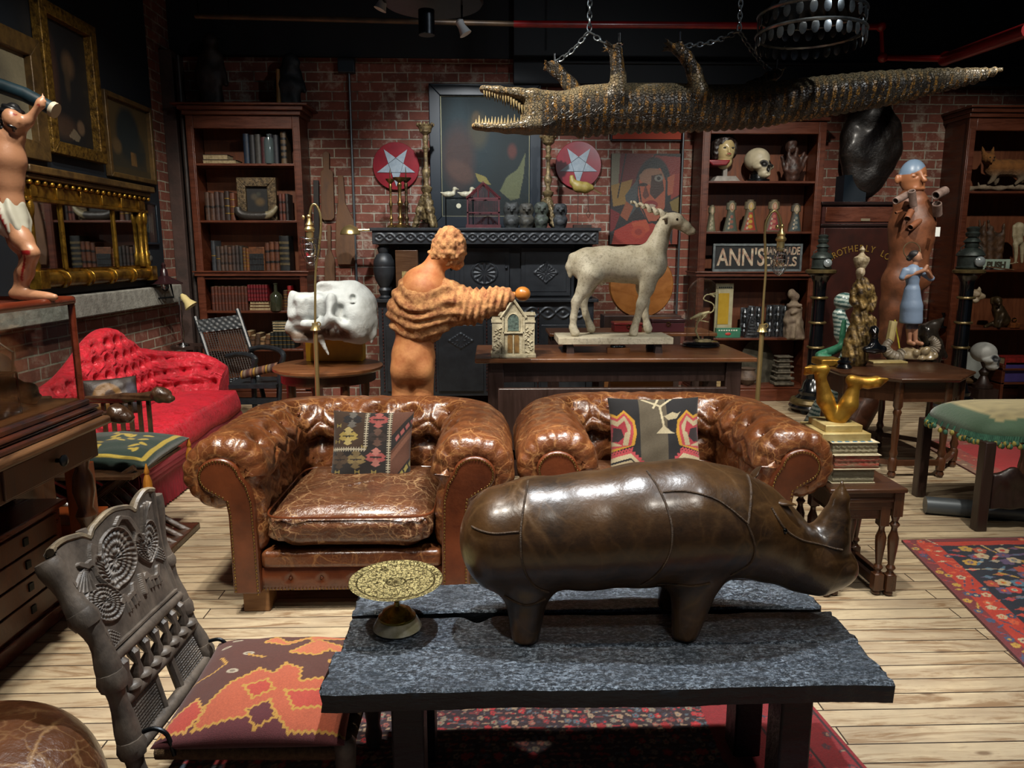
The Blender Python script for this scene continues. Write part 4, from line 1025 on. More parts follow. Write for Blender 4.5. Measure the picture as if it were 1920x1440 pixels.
border(cv, 0, 0, .08, .025, '#6d2a2e'); border(cv, .08, .025, .13, .035, '#a8301f')
flowers(cv, .09, 0, .21, 1, 2, 26, ['#b3a080', '#2c3c55', '#c0512f'], .02, 12); flowers(cv, .79, 0, .92, 1, 2, 26, ['#b3a080', '#2c3c55', '#c0512f'], .02, 13)
flowers(cv, 0, 0, .08, 1, 1, 34, ['#3a4a68', '#b08a3a', '#a03030'], .018, 14); flowers(cv, .92, 0, 1, 1, 1, 34, ['#3a4a68', '#b08a3a', '#a03030'], .018, 15)
cv.grain(.3)
def xy(px, py): p = atz(px, py, 0); return np.array((p.x, p.y))
TLc, TRc = xy(1690, 1016), xy(1885, 1012); dv = (xy(1918, 1250)-TLc)*1.35
flatrug('runner_rug', 'navy runner rug with red floral borders on the right floor', [TLc, TLc+np.array((.78, .02)), TLc+np.array((.78, .02))+dv, TLc+dv], cv)
cv = Canvas(160, 120, '#9c1d20'); border(cv, 0, 0, .05, .06, '#7d5a48'); border(cv, .05, .06, .07, .1, '#8f3a30'); flowers(cv, 0, 0, 1, .16, 26, 2, ['#a89070', '#5a3038', '#b0503a'], .012, 21); flowers(cv, 0, 0, .12, 1, 2, 22, ['#a89070', '#5a3038', '#b0503a'], .012, 22); flowers(cv, .4, .4, .6, .7, 4, 4, ['#7d1518', '#b0383a'], .02, 23); cv.grain(.25)
flatrug('red_rug', 'plain red rug with a cream bordered edge under the far right of the room', [xy(1712, 826), xy(1712, 826)+np.array((1.9, .05)), xy(1712, 826)+np.array((1.75, -1.5)), xy(1712, 826)+np.array((-.14, -1.25))], cv)
# ================================================================ MIDDLE OF THE ROOM
M_tab = wood('walnut_table', '#4a2a18', '#6f4526', (1, 9, 1), 3, .3, .4)
M_dark = wood('dark_stained_wood', '#1d110c', '#33201a', (8, 8, 1), 3, .4, .2)
TZ = .85
ht = thing('long_table', 'long dark wooden table carrying the carved horned animal', 'table', (.8, 4.85, 0))
x0, x1, y0, y1 = -.10, 1.66, 4.49, 5.18
b = MB().box(x0, x1, y0, y1, TZ-.03, TZ); b.build('table_top', M_tab, ht, bevel=.008)
b = MB()
for y in (y0+.07, y1-.09): b.box(x0+.1, x1-.1, y, y+.02, TZ-.16, TZ-.03)
for x in (x0+.08, x1-.1): b.box(x, x+.02, y0+.07, y1-.07, TZ-.16, TZ-.03)
b.build('apron', M_dark, ht, bevel=.003)
for x in (x0+.13, x1-.13):
 for y in (y0+.1, y1-.1): MB().box(x-.05, x+.05, y-.05, y+.05, 0, TZ-.03).build('leg', M_dark, ht, bevel=.006)
MB().box(x0+.13, x1-.13, (y0+y1)/2-.04, (y0+y1)/2+.04, .1, .16).build('stretcher', M_dark, ht, bevel=.004)
# ---- horned animal
def deer():
 Yh = 4.86
 t = thing('horned_animal_carving', 'whitewashed carved antelope with one long twisted horn standing on a plank', 'sculpture', (at(1150, 640, Yh).x, Yh, TZ))
 M = NT('crackled_whitewash'); s = M
 ck = s.ramp(s.noise(60, 7, .8), [(.5, 0), (.62, 1)]); bl = s.ramp(s.noise(7, 5, .6), [(.35, 0), (.7, 1)])
 c = s.mix(bl, srgb('#a89e86'), srgb('#cbc4ae')); c = s.mix(s.math('MULTIPLY', ck, .55), c, srgb('#5f5645'))
 s.P('Base Color', c); s.P('Roughness', .65); s.P('Normal', s.bump(ck, -.4, .004)); M = s.m
 q = lambda px, py, dy=0: Vector((at(px, py, Yh).x, Yh+dy, at(px, py, Yh).z)); k = Yh/1380
 B = Body(.0085, .03)
 B.chain([q(1103, 497), q(1135, 495), q(1170, 497), q(1208, 497), q(1222, 497)], [33*k, 31*k, 31*k, 35*k, 27*k], .04)
 B.cap(q(1183, 470), q(1190, 472), 9*k, 8*k)
 B.chain([q(1222, 486), q(1234, 455), q(1243, 430), q(1250, 415)], [26*k, 17*k, 13*k, 12*k], .04)
 B.chain([q(1250, 413), q(1268, 414), q(1285, 424), q(1299, 434)], [12*k, 13*k, 9*k, 6.5*k], .02)
 B.ell(q(1259, 408), (9*k, 9*k, 7*k)); B.cap(q(1268, 422), q(1292, 438), 6*k, 4*k, .01)
 for dy in (-.045, .045): 
  B.cap(q(1250, 408, dy*.6), q(1238, 412, dy*1.6), 4*k, 2.5*k, .008)
 B.chain([q(1092, 474), q(1074, 482), q(1067, 500), q(1069, 518)], [7*k, 7.5*k, 7*k, 4*k], .012)
 for pts, dy in ((((1104, 515), (1092, 542), (1078, 564), (1073, 594), (1072, 612), (1076, 622)), -.07), (((1112, 515), (1104, 542), (1095, 564), (1101, 592), (1108, 610), (1111, 618)), .07)):
  B.chain([q(a, b_, dy) for a, b_ in pts], [24*k, 13*k, 8.5*k, 6*k, 6.5*k, 9*k], .02)
 for pts, dy in ((((1214, 512), (1209, 540), (1199, 568), (1190, 598), (1186, 612), (1184, 622)), -.07), (((1214, 512), (1210, 540), (1213, 566), (1214, 594), (1217, 610), (1219, 618)), .07)):
  B.chain([q(a, b_, dy) for a, b_ in pts], [20*k, 13*k, 9*k, 6*k, 6.5*k, 9*k], .02)
 B.cap(q(1124, 522, -.02), q(1127, 534, -.02), 5*k, 3*k)
 B.bx((q(1150, 630).x, Yh, q(1150, 630).z-.1+.006), (1, 1, .1), .001, k=.002, sub=True)
 B.build('body', M, t)
 hp = smooth_path([q(1250, 406), q(1236, 398), q(1222, 394), q(1208, 386), q(1195, 384), q(1183, 377)], 8)
 hb = MB(); n = len(hp); hp = [p+Vector((0, .008*math.sin(i*.9), .008*math.cos(i*.9))) for i, p in enumerate(hp)]
 hb.tube(hp, [.018*(1-i/n)**.7+.004+.003*math.sin(i*1.8) for i in range(n)], 10); hb.build('twisted_horn', M, t)
 MB().ell(q(1266, 412, -.047), .008, nu=10, nv=6).build('eye', mat('dark_bead', '#14110d', rough=.2), t)
 zt = q(1150, 630).z+.007; L, Rr = at(1043, 630, Yh).x, at(1252, 630, Yh).x
 MB().box(L, Rr, 4.70, 5.02, zt-.045, zt).build('plank_base', M, t, bevel=.004)
 for x in (L+.08, Rr-.09):
  for y in (4.74, 4.98): MB().cb((x, y, (TZ+zt-.045)/2), (.05, .05, zt-.045-TZ), top=(.75, .75)).build('foot', M_dark, t)
deer()
# ---- church shaped box
def chapel():
 Y = 4.56; a, c = at(922, 663, Y), at(1003, 663, Y); W = c.x-a.x; x = a.x; z = TZ
 M = mat('painted_chapel', '#aba38a', '#8b8269', 22, .6, bump=.4, bs=70)
 t = thing('model_chapel', 'small cream model chapel with two battlemented towers on the long table', 'model building', (x+W/2, Y+.08, z))
 H = at(960, 557, Y).z-z; b = MB()
 b.box(x-.005, x+W+.005, Y-.03, Y+.16, z, z+.022); b.box(x+.06, x+W-.06, Y-.05, Y-.03, z, z+.012); b.box(x+.05, x+W-.05, Y-.04, Y-.03, z, z+.018); b.build('plinth', M, t, bevel=.002)
 b = MB(); th = H*.70
 for xx in (x+.003, x+W-.073): 
  b.box(xx, xx+.07, Y-.005, Y+.15, z+.02, z+th); b.box(xx-.005, xx+.075, Y-.01, Y+.155, z+th-.045, z+th-.035); b.box(xx-.006, xx+.076, Y-.012, Y+.156, z+th, z+th+.008)
  for i in range(4): b.box(xx-.005+.021*i, xx+.009+.021*i, Y-.012, Y+.0, z+th+.008, z+th+.02)
  for k in range(26): b.ell((xx+.035+random.uniform(-.025, .025), Y-.006, z+.03+k*.0062), (.01, .006, .006), rotm(0, random.uniform(-1, 1), 0), 8, 5)
 b.build('tower', M, t)
 cx = x+W/2; xa, xb = x+.07, x+W-.07; zt = z+H*.95
 pol = [(xa, z+.02), (xb, z+.02), (xb, z+H*.68), (cx, zt), (xa, z+H*.68)]
 b = MB().prism(pol, Y, Y+.14, 'y')
 for s_ in (-1, 1): b.tube([(cx, Y-.008, zt+.005), (cx+s_*(xb-cx+.014), Y-.008, z+H*.66)], .0085, 6); b.box(cx+s_*(xb-cx)-.006, cx+s_*(xb-cx)+.006, Y-.012, Y, z+.02, z+H*.67)
 b.box(cx-.009, cx+.009, Y-.01, Y+.01, zt, zt+.03); b.box(xa, xb, Y-.012, Y, z+H*.40, z+H*.425); b.box(cx-.004, cx+.004, Y-.01, Y, z+.022, z+H*.37)
 b.build('facade', M, t)
 def arch(cx, z0, w_, h, dep, m, nm):
  pp = [(cx-w_, z0), (cx+w_, z0)]+[(cx+w_*math.cos(R(a)), z0+h-w_+w_*1.2*math.sin(R(a))) for a in range(0, 181, 20)]
  MB().prism(pp, Y-dep, Y+.001, 'y').build(nm, m, t)
 arch(cx, z+H*.44, .035, H*.26, .004, mat('arch_window_mosaic', '#5d6e66', '#2b322f', 60, .3, bump=.4), 'window')
 b = MB(); b.tube([(cx-.038, Y-.004, z+H*.44), (cx-.038, Y-.004, z+H*.44+H*.26-.035)]+[(cx+.038*math.cos(R(a)), Y-.004, z+H*.70-.035+.045*math.sin(R(a))) for a in range(170, 9, -20)]+[(cx+.038, Y-.004, z+H*.44+H*.26-.035), (cx+.038, Y-.004, z+H*.44)], .004, 6); b.build('window_surround', M, t)
 for s_ in (-1, 1): arch(cx+s_*.021, z+.028, .015, H*.30, .004, mat('brown_door_paper', '#7b5c2c', '#5c4322', 40, .6), 'door')
chapel()
# ---- little box with a dark creature on the lid
p = atz(1161, 664, TZ)
t = thing('trinket_box', 'little octagonal wooden box with a dark lump on its lid, in front of the antelope', 'box', (p.x, p.y+.03, TZ))
MB().lathe([(.0, 0), (.08, 0), (.08, .035), (.075, .037), (0, .037)], (p.x, p.y+.04, TZ+.0005), 8, sy=.5, ph=PI/8).build('box_body', M_tab, t, ang=30)
b = MB(); [b.ell((p.x+random.uniform(-.04, .04), p.y+.04+random.uniform(-.015, .015), TZ+.044), (.018, .012, .01), rotm(0, 0, random.uniform(0, 3)), 8, 6) for _ in range(12)]
b.build('lid_ornament', M_dkst, t)
# ---- bird skeleton in a glass dome
def dome():
 p = atz(1320, 652, TZ); x, y = p.x, p.y+.08; z = TZ
 t = thing('glass_dome', 'clear glass dome on a black base sheltering a wading bird skeleton', 'glass dome', (x, y, z))
 MB().lathe([(0, .0), (.125, .0), (.13, .008), (.122, .016), (.128, .024), (.118, .032), (.0, .034)], (x, y, z+.0005), 40).build('base', mat('ebonised', '#0b0e12', rough=.2, coat=.5), t)
 H = at(1320, 523, y).z-z-.03; r = .103; pr = [(r, 0), (r, .06)]+[(r, .06+(H-.06-r)*k/5) for k in range(1, 6)]+[(r*math.cos(R(a)), H-r+r*math.sin(R(a))) for a in range(8, 91, 6)]
 MB().lathe([(a+.0001, b_) for a, b_ in pr], (x, y, z+.034), 48).build('glass', pane(), t, ang=180)
 s = thing('bird_skeleton', 'delicate long-necked wading bird skeleton under the glass dome', 'skeleton', (x, y, z+.035))
 Mb = mat('bone', '#c9bb90', '#a5966c', 30, .55); q = lambda px, py, dy=0: Vector((at(px, py, y).x, y+dy, at(px, py, y).z))
 MB().lathe([(0, 0), (.06, 0), (.055, .012), (0, .016)], (q(1318, 640).x, y, z+.035), 20).build('stand', mat('sandy_stand', '#9a8a66', '#7c6e50', 30, .8, bump=.4), s)
 b = MB(); b.tube(smooth_path([q(1340, 557), q(1330, 552), q(1322, 555), q(1320, 562), q(1334, 568), q(1339, 575), q(1336, 584), q(1326, 588), q(1318, 592)], 5), [.0045+.0014*math.sin(i*2) for i in range(41)], 7); b.build('neck', Mb, s)
 b = MB(); b.ell(q(1333, 552), (.014, .009, .009)); b.tube([q(1335, 551), q(1351, 547)], [.006, .0012], 6); b.tube([q(1335, 554), q(1350, 550)], [.004, .001], 6); b.build('skull', Mb, s)
 b = MB(); b.tube([q(1330, 585), q(1312, 590), q(1294, 598)], [.008, .014, .006], 8)
 for i in range(7): c = q(1324-i*3, 588+i); b.tor(c+Vector((.0, 0, -.012)), .016, .0016, 14, 5, rotm(0, PI/2, 0))
 b.build('ribcage', Mb, s)
 for dy in (-.014, .014): MB().tube([q(1313, 596, dy), q(1307, 606, dy), q(1304, 620, dy), q(1312, 638, dy)], [.0045, .0032, .004, .003], 7).build('leg', Mb, s)
 for dy in (-.02, .02): MB().tube([q(1322, 590, dy), q(1312, 600, dy*1.3), q(1326, 603, dy*1.5), q(1302, 600, dy*1.5)], [.003, .003, .0025, .001], 6).build('wing', Mb, s)
 MB().tube([q(1330, 597), q(1329, 639)], .0015, 5).build('support_wire', M_dkst, s)
dome()
# ---- boxes and disc behind
bt = thing('low_table', 'dark side table behind the long table', 'table', (1.0, 5.85, 0))
b = MB().box(.45, 1.75, 5.62, 6.05, .855, .88); b.build('table_top', M_tab, bt, bevel=.004)
for x in (.5, 1.7):
 for y in (5.68, 6.0): MB().box(x-.03, x+.03, y-.03, y+.03, 0, .855).build('leg', M_dark, bt)
def casket(name, label, px0, px1, pyt, pyb, Y, D, m, m2, z):
 a, c = at(px0, pyb, Y), at(px1, pyt, Y); t = thing(name, label, 'box', ((a.x+c.x)/2, Y+D/2, z)); h = c.z-z
 MB().box(a.x, c.x, Y, Y+D, z, z+h*.72).build('box_body', m, t, bevel=.004)
 MB().box(a.x-.006, c.x+.006, Y-.006, Y+D, z+h*.72, z+h).build('lid', m2, t, bevel=.006)
 MB().tor(((a.x+c.x)/2, Y-.008, z+h*.6), .015, .003, 14, 6, rotm(PI/2)).build('catch', M_brass, t)
casket('casket', 'small red lacquer box behind the antelope legs', 1152, 1204, 605, 632, 5.72, .16, mat('red_lacquer', '#5e1a18', rough=.35), mat('red_lacquer_lid', '#6d2120', rough=.3), .88)
casket('casket', 'maroon leather box with a gilt swag, beside the glass dome', 1222, 1284, 598, 632, 5.7, .2, mat('maroon_leather', '#3c1016', rough=.45), mat('dark_lid', '#2a1416', rough=.3), .88)
cD = at(1203, 535, 6.7); r = 62*6.6/1380
t = thing('round_wooden_disc', 'large round brown wooden disc standing behind the antelope', 'disc', (cD.x, 6.7, 0))
MB().lathe([(0, -.03), (r*.96, -.03), (r, 0), (r*.96, .03), (r*.5, .045), (0, .05)], (cD.x, 6.72, cD.z), 48, rot=rotm(PI/2)).build('disc', wood('turned_tan_wood', '#6e3f17', '#8f5a24', (2, 1, 3), 4, .35, .3), t)
b = MB(); b.box(cD.x-.35, cD.x+.35, 6.6, 6.85, 0, cD.z-r*.9); b.build('stand', M_dark, t, bevel=.005)
MB().box(at(1145, 708, 5.3).x, at(1263, 708, 5.3).x, 5.3, 5.6, 0, at(1200, 708, 5.3).z).build('wooden_crate', wood('pine_crate', '#8f5a28', '#a9713a', (1, 1, 9), 3, .5, 0), bevel=.004, label='light orange wooden crate under the long table', cat='crate')
a, c = at(934, 729, 4.16), at(1364, 736, 4.16)
t = thing('low_bench', 'dark low bench back running behind the right leather chair', 'bench', ((a.x+c.x)/2, 4.22, 0))
MB().box(a.x, c.x, 4.16, 4.2, .2, a.z).build('back_board', M_dark, t, bevel=.006); MB().box(a.x, c.x, 4.16, 4.42, .3, .36).build('seat', M_dark, t)
for x in (a.x+.04, c.x-.04): MB().box(x-.03, x+.03, 4.16, 4.42, 0, .3).build('leg', M_dark, t)
# ---------------------------------------------------------------- terracotta figure
def terracotta():
 Y = 4.25; k = Y/1380*1.01; q = lambda px, py, dy=0: Vector((at(px, py, Y).x, Y+dy, at(px, py, Y).z))
 t = thing('terracotta_figure', 'life-size orange terracotta figure in a ribbed shawl seen from behind, arm held out', 'statue', (q(775, 700).x, Y, 0))
 M = NT('terracotta'); s = M; f = s.ramp(s.noise(7, 7, .7), [(.3, 0), (.7, 1)]); s.P('Base Color', s.mix(f, srgb('#98502a'), srgb('#cb8f5a'))); s.P('Roughness', .6); s.P('Normal', s.bump(s.noise(35, 7, .7), .35, .008)); M = s.m
 M2 = NT('rough_terracotta'); s = M2; f = s.ramp(s.noise(22, 9, .8), [(.36, 0), (.64, 1)]); s.P('Base Color', s.mix(f, srgb('#743618'), srgb('#cf9a62'))); s.P('Roughness', .75); s.P('Normal', s.bump(s.noise(50, 8, .75), .9, .012)); M2 = s.m
 B = Body(.011, .04)
 B.cap(q(814, 492), q(806, 520), 15*k, 17*k, .03); B.ell(q(836, 470), (27*k, 30*k, 33*k)); 
 B.chain([q(795, 545), q(782, 600), q(778, 632), q(775, 668), q(774, 688)], [45*k, 40*k, 29*k, 36*k, 34*k], .06)
 for dx in (-1, 1):
  x = 774+dx*19; B.ell(q(x, 690, -.045), (21*k, 24*k, 27*k), k=.025)
  B.chain([q(x, 695), q(x, 745), Vector((q(x, 0).x, Y, .47)), Vector((q(x, 0).x+.01*dx, Y+.02, .27)), Vector((q(x, 0).x, Y, .08))], [22*k, 19*k, .05, .055, .035], .02)
  B.cap(Vector((q(x, 0).x, Y+.02, .06)), Vector((q(x, 0).x+.02*dx, Y+.14, .045)), .04, .03)
 B.cap((t.location.x, Y+.02, .0), (t.location.x, Y+.02, .03), .2, .2, .005)
 B.bx((t.location.x, Y, -.5), (1, 1, .5), .001, k=.001, sub=True)
 B.build('figure', M, t, disp=lambda V: .003*nz(V, 30))
 H = Body(.008, .02); H.ell(q(842, 465), (31*k, 34*k, 33*k)); H.ell(q(850, 482), (19*k, 28*k, 20*k)); H.ell(q(822, 480), (13*k, 24*k, 16*k)); H.ell(q(858, 497), (7*k, 10*k, 10*k)); H.ell(q(808, 474), (6*k, 9*k, 7*k))
 H.ell(q(842, 449), (24*k, 30*k, 24*k)); H.build('hair', M2, t, disp=lambda V: .008*nz(V, 75)+.006*nz(V, 160, 2))
 D = Body(.009, .05)
 D.chain([q(797, 538), q(793, 570), q(790, 598)], [34*k, 50*k, 50*k], .05); D.chain([q(762, 548), q(752, 580), q(754, 604)], [20*k, 22*k, 20*k]); D.cap(q(775, 530), q(835, 545), 16*k, 20*k)
 D.chain([q(840, 560, .0), q(885, 575, .0), q(925, 564, 0), q(948, 554, 0)], [32*k, 30*k, 22*k, 16*k], .05); D.ell(q(845, 585), (38*k, 26*k, 26*k))
 nc = q(808, 505); na = q(860, 570)
 def fold(V):
  d = np.sqrt(((V[:, 0]-nc.x)*.62)**2+(V[:, 2]-nc.z)**2); w_ = np.clip((V[:, 0]-na.x+.05)/.1, 0, 1)
  a = np.sin(d*105+1.8*np.sin(V[:, 0]*18)+1.2*np.sin(V[:, 2]*25)); c_ = np.sin((V[:, 0]-.25*(V[:, 2]-na.z))*165)
  return ((.007+.004*np.sin(V[:, 0]*23+V[:, 2]*31))*(a*(1-w_)+c_*w_)) + .004*nz(V, 60) + .003*nz(V, 140, 3)
 D.build('shawl', M2, t, disp=fold)
 g = MB(); c = q(980, 551); g.ell(c, (14.5*k, 14*k, 13.5*k)); g.tube([q(945, 555), q(966, 552)], [7*k, 5*k], 12)
 g.build('gourd_rattle', mat('polished_gourd', '#ad6f2e', '#93571f', 6, .35, coat=.3), label='round orange gourd held in the outstretched sleeve', cat='gourd')
terracotta()
# ---------------------------------------------------------------- round table and skull
rt = thing('round_table', 'round dark wooden table beneath the big white skull', 'table', (at(616, 690, 4.9).x, 4.9, 0)); rx, RT = rt.location.x, .36; rz_ = .755
MB().lathe([(0, -.035), (RT-.02, -.035), (RT, -.02), (RT, -.005), (RT-.01, 0), (0, 0)], (rx, 4.9, rz_), 56).build('table_top', M_tab, rt)
MB().lathe([(RT-.05, -.10), (RT-.05, -.035)], (rx, 4.9, rz_), 40).build('apron', M_oak, rt)
for a in range(4): 
 an = a*PI/2+.6; MB().lathe([(.025, 0), (.03, .1), (.02, .15), (.035, .3), (.02, .5), (.03, .55), (.03, rz_-.035)], (rx+.26*math.cos(an), 4.9+.26*math.sin(an), 0), 14).build('leg', M_oakv, rt)
def bigskull():
 Y = 4.86; k = Y/1380; q = lambda px, py, dy=0: Vector((at(px, py, Y).x, Y+dy, at(px, py, Y).z))
 t = thing('elephant_skull', 'huge bleached white animal skull resting on the round table', 'skull', (q(620, 660).x, Y, rz_))
 B = Body(.0095, .035)
 B.ell(q(654, 580, .07), (50*k, .19, 51*k)); B.bx(q(598, 572, -.05), (42*k, .07, 24*k), .05, rotm(.12, 0, .12)); B.ell(q(672, 600, .0), (33*k, .15, 46*k)); B.cap(q(604, 538, -.02), q(662, 540, .02), 11*k, 13*k)
 B.cap(q(552, 552, -.04), q(553, 590, -.07), 8*k, 9*k); B.cap(q(548, 606, -.05), q(545, 618, -.05), 7*k, 5*k); B.chain([q(545, 616, -.04), q(560, 632, -.03), q(590, 634, -.02)], [6*k, 8*k, 10*k]); B.cap(q(575, 618, .02), q(640, 620, .02), 16*k, 20*k)
 B.chain([q(628, 556, -.12), q(632, 590, -.16), q(612, 604, -.15), q(580, 603, -.14)], [9*k, 9*k, 8*k, 8*k], .015); B.chain([q(632, 590, -.15), q(655, 606, -.13), q(682, 622, -.08)], [8*k, 9*k, 10*k], .015); B.cap(q(650, 630, -.04), q(684, 626, -.03), 11*k, 10*k)
 B.chain([q(698, 600, .0), q(700, 625, -.02), q(698, 643, -.03)], [11*k, 7*k, 2.5*k], .015); B.chain([q(610, 600, -.12), q(606, 625, -.12), q(622, 661, -.1)], [9*k, 6*k, 3*k], .012)
 B.ell(q(582, 604, .03), (38*k, .13, 15*k))
 B.ell(q(560, 574, -.15), (4.5*k, .05, 13*k), rotm(0, .15, 0), k=.02, sub=True); B.ell(q(643, 578, -.15), (9*k, .07, 13*k), rotm(0, .5, 0), k=.02, sub=True); B.ell(q(652, 594, -.17), (9*k, .06, 6*k), rotm(0, .6, 0), k=.015, sub=True); B.ell(q(592, 618, -.13), (24*k, .07, 8*k), k=.01, sub=True); B.ell(q(634, 640, -.1), (12*k, .1, 16*k), k=.01, sub=True)
 B.ell(q(666, 556, -.10), (6*k, .05, 6*k), k=.01, sub=True); B.ell(q(667, 568, -.12), (6*k, .04, 2*k), k=.008, sub=True); B.ell(q(612, 537, -.08), (15*k, .035, 6*k), k=.006, sub=True); B.ell(q(580, 546, -.12), (9*k, .03, 3*k), k=.006, sub=True); B.ell(q(638, 543, -.1), (10*k, .03, 3*k), rotm(0, .3, 0), k=.006, sub=True)
 def cc(V):
  n = nz(V, 20)*.5+.5; w_ = np.array(srgb('#bfc3c0')); br = np.array(srgb('#5a4634')); z = V[:, 2]; zz = q(600, 606).z
  m = np.clip((zz-z)/.05+.6*(nz(V, 45)), 0, 1)*np.clip((q(655, 0).x-V[:, 0])/.06, 0, 1)*np.clip((z-q(600, 640).z)/.03, 0, 1)*1.
  m = np.maximum(m, (np.hypot(V[:, 0]-q(612, 540).x, (V[:, 2]-q(612, 538).z)*1.8) < 14*k)*.3)
  return w_[None]*(1-m[:, None])*(.9+.1*n[:, None])+br[None]*m[:, None]
 B.build('skull', vcol('bleached_bone', .6, bump=.5, bs=38, var=.22, vs=9), t, col=cc, disp=lambda V: .003*nz(V, 28)+.002*nz(V, 65, 3))
bigskull()
p = at(575, 655, 5.08)
t = MB().box(at(577, 655, 5.12).x, at(682, 655, 5.12).x, 5.06, 5.2, rz_, at(600, 636, 5.12).z).build('yellow_box', mat('yellow_card', '#c9930f', '#b5820c', 10, .5), bevel=.002, label='bright yellow box behind the big skull', cat='box')
# ---------------------------------------------------------------- brass gooseneck floor lamps
M_lampb = mat('polished_brass', '#c2ab74', rough=.3, metal=.85)
def gooselamp(label, base, zc, side, top, head, Y, pts):
 t = thing('floor_lamp', label, 'floor lamp', (base[0], Y, 0), 0, 'brass floor lamps')
 q = lambda px, py: Vector((at(px, py, Y).x, Y, at(px, py, Y).z))
 b = MB(); b.lathe([(0, 0), (.14, 0), (.14, .012), (.05, .03), (.02, .06), (.0125, .08)], (base[0], Y, 0), 32); b.build('base', M_lampb, t)
 b = MB(); col = q(*zc); b.tube([(base[0], Y, .05), col], .0135, 14); b.build('lower_pole', M_lampb, t)
 b = MB(); b.lathe([(.022, -.012), (.03, -.012), (.024, 0), (.018, .02), (.018, .03)], col, 20); b.tor(col+Vector((side*.02, 0, .022)), .012, .004, 12, 6, rotm(PI/2)); b.build('collar', M_lampb, t)
 b = MB(); P = smooth_path([col]+[q(*p) for p in pts], 8); b.tube(P, .0068, 10); b.build('gooseneck', M_lampb, t)
 h = q(*head); b = MB(); b.ell(h+Vector((0, 0, .035)), .014, nu=12, nv=8); b.ell(h+Vector((-side*.03, -.01, .03)), (.01, .01, .014), nu=10, nv=8); b.lathe([(.016, -.10), (.02, -.10), (.022, -.05), (.028, -.045), (.03, -.035), (.02, -.02), (.024, -.01), (.012, .01), (.008, .04)], h, 20)
 b.build('socket', M_lampb, t)
 b = MB(); z0 = -.09; nn = 12
 prof = [(.058, .0), (.056, -.03), (.056, -.06), (.046, -.10), (.026, -.135), (.008, -.15)]
 for k in range(nn): a = 2*PI*k/nn; b.tube([h+Vector((r_*math.cos(a), r_*math.sin(a), z0+z)) for r_, z in prof], .0014, 5)
 for r_, z in prof[:5]: b.tor(h+Vector((0, 0, z0+z)), r_, .0016, 24, 5)
 for k in range(nn): a = 2*PI*k/nn; b.tube([h+Vector((.024*math.cos(a), .024*math.sin(a), z0+.0)), h+Vector((.06*math.cos(a), .06*math.sin(a), z0+.012)), h+Vector((.058*math.cos(a), .058*math.sin(a), z0))], .0014, 4)
 b.build('wire_shade', mat('silvered_wire', '#b8bcc0', rough=.2, metal=1), t, label='silvered wire shade')
 MB().lathe([(.012, -.09), (.016, -.10), (.03, -.13), (.034, -.16), (.026, -.185), (.001, -.195)], h, 20).build('bulb', glass('bulb_glass'), t, ang=180)
 return t
gooselamp('brass gooseneck floor lamp standing in front of the big white skull', (at(592, 700, 4.35).x, 0), (591, 615), 1, None, (580, 418), 4.35, [(591, 560), (592, 506), (598, 465), (602, 425), (600, 400), (592, 384), (585, 386), (581, 400), (580, 415)])
gooselamp('brass gooseneck floor lamp standing in front of the painted sign', (at(1419, 740, 4.2).x, 0), (1429, 618), 1, None, (1465, 436), 4.2, [(1432, 560), (1436, 500), (1434, 440), (1437, 415), (1447, 398), (1456, 397), (1463, 410), (1466, 425)])
# ================================================================ CARVED CUPBOARD AND THE CHIMNEY WALL
M_blk = NT('ebonised_oak'); s = M_blk; s.P('Base Color', s.mix(s.ramp(s.noise(9, 7, .7), [(.3, 0), (.7, 1)]), srgb('#15171a'), srgb('#2a2c2f'))); s.P('Roughness', .45); s.P('Normal', s.bump(s.noise(40, 5, .6, s.co((1, 1, .2))), .15, .004)); M_blk = s.m
M_redw = wood('dark_red_wood', '#2a0f0c', '#43201a', (1, 1, 8), 4, .4, .2)
def reliefg(fn, x0, x1, z0, z1, y, amp, res=.007):
 nx = max(8, int((x1-x0)/res)); nz_ = max(8, int((z1-z0)/res)); X, Z = np.meshgrid(np.linspace(0, x1-x0, nx), np.linspace(0, z1-z0, nz_))
 h = np.clip(fn(X, Z, x1-x0, z1-z0), 0, 1); e = np.minimum(np.minimum(X, x1-x0-X), np.minimum(Z, z1-z0-Z)) < res*1.2; h = np.where(e, 0, h)
 return MB().sheet(np.stack([X+x0, y-amp*h, Z+z0], -1))
def f_scroll(X, Z, W, H):
 t = X/H*PI; return np.maximum(np.exp(-((Z/H-.5-.33*np.sin(t))/.07)**2), np.maximum(np.exp(-((Z/H-.5+.33*np.sin(t))/.07)**2), np.exp(-(((X/H) % 1-.5)**2+(Z/H-.5)**2)/.012)))
def f_ros(X, Z, W, H):
 n = max(1, round(W/H)); u = (X/W*n) % 1-.5; v = Z/H-.5; r = np.hypot(u, v); a = np.arctan2(v, u); return np.where(r < .46, .5+.5*np.cos(a*12)*(r > .12)*(r < .38)+(abs(r-.42) < .03), 0)
def f_dia(X, Z, W, H):
 u = abs(X/W-.5)*2; v = abs(Z/H-.5)*2; d = u+v; a = np.arctan2(Z/H-.5, X/W-.5); return np.where(d < .85, .45+.4*np.cos(a*16)*(d > .15)+.5*(abs(d-.8) < .05), 0)
def f_leaf(X, Z, W, H):
 return .5+.5*np.cos(X/H*9+2*np.sin(Z/H*7))*np.cos(Z/H*11+1.5*np.sin(X/H*5))
cp = thing('court_cupboard', 'black carved oak court cupboard with bulbous columns along the chimney wall', 'cupboard', (-.04, 7.3, 0))
Yc = 7.0; X0, X1 = at(697, 430, Yc).x, at(1123, 430, Yc).x
zt = at(900, 427, Yc).z; zf = at(900, 458, Yc).z; zm = at(900, 563, Yc).z
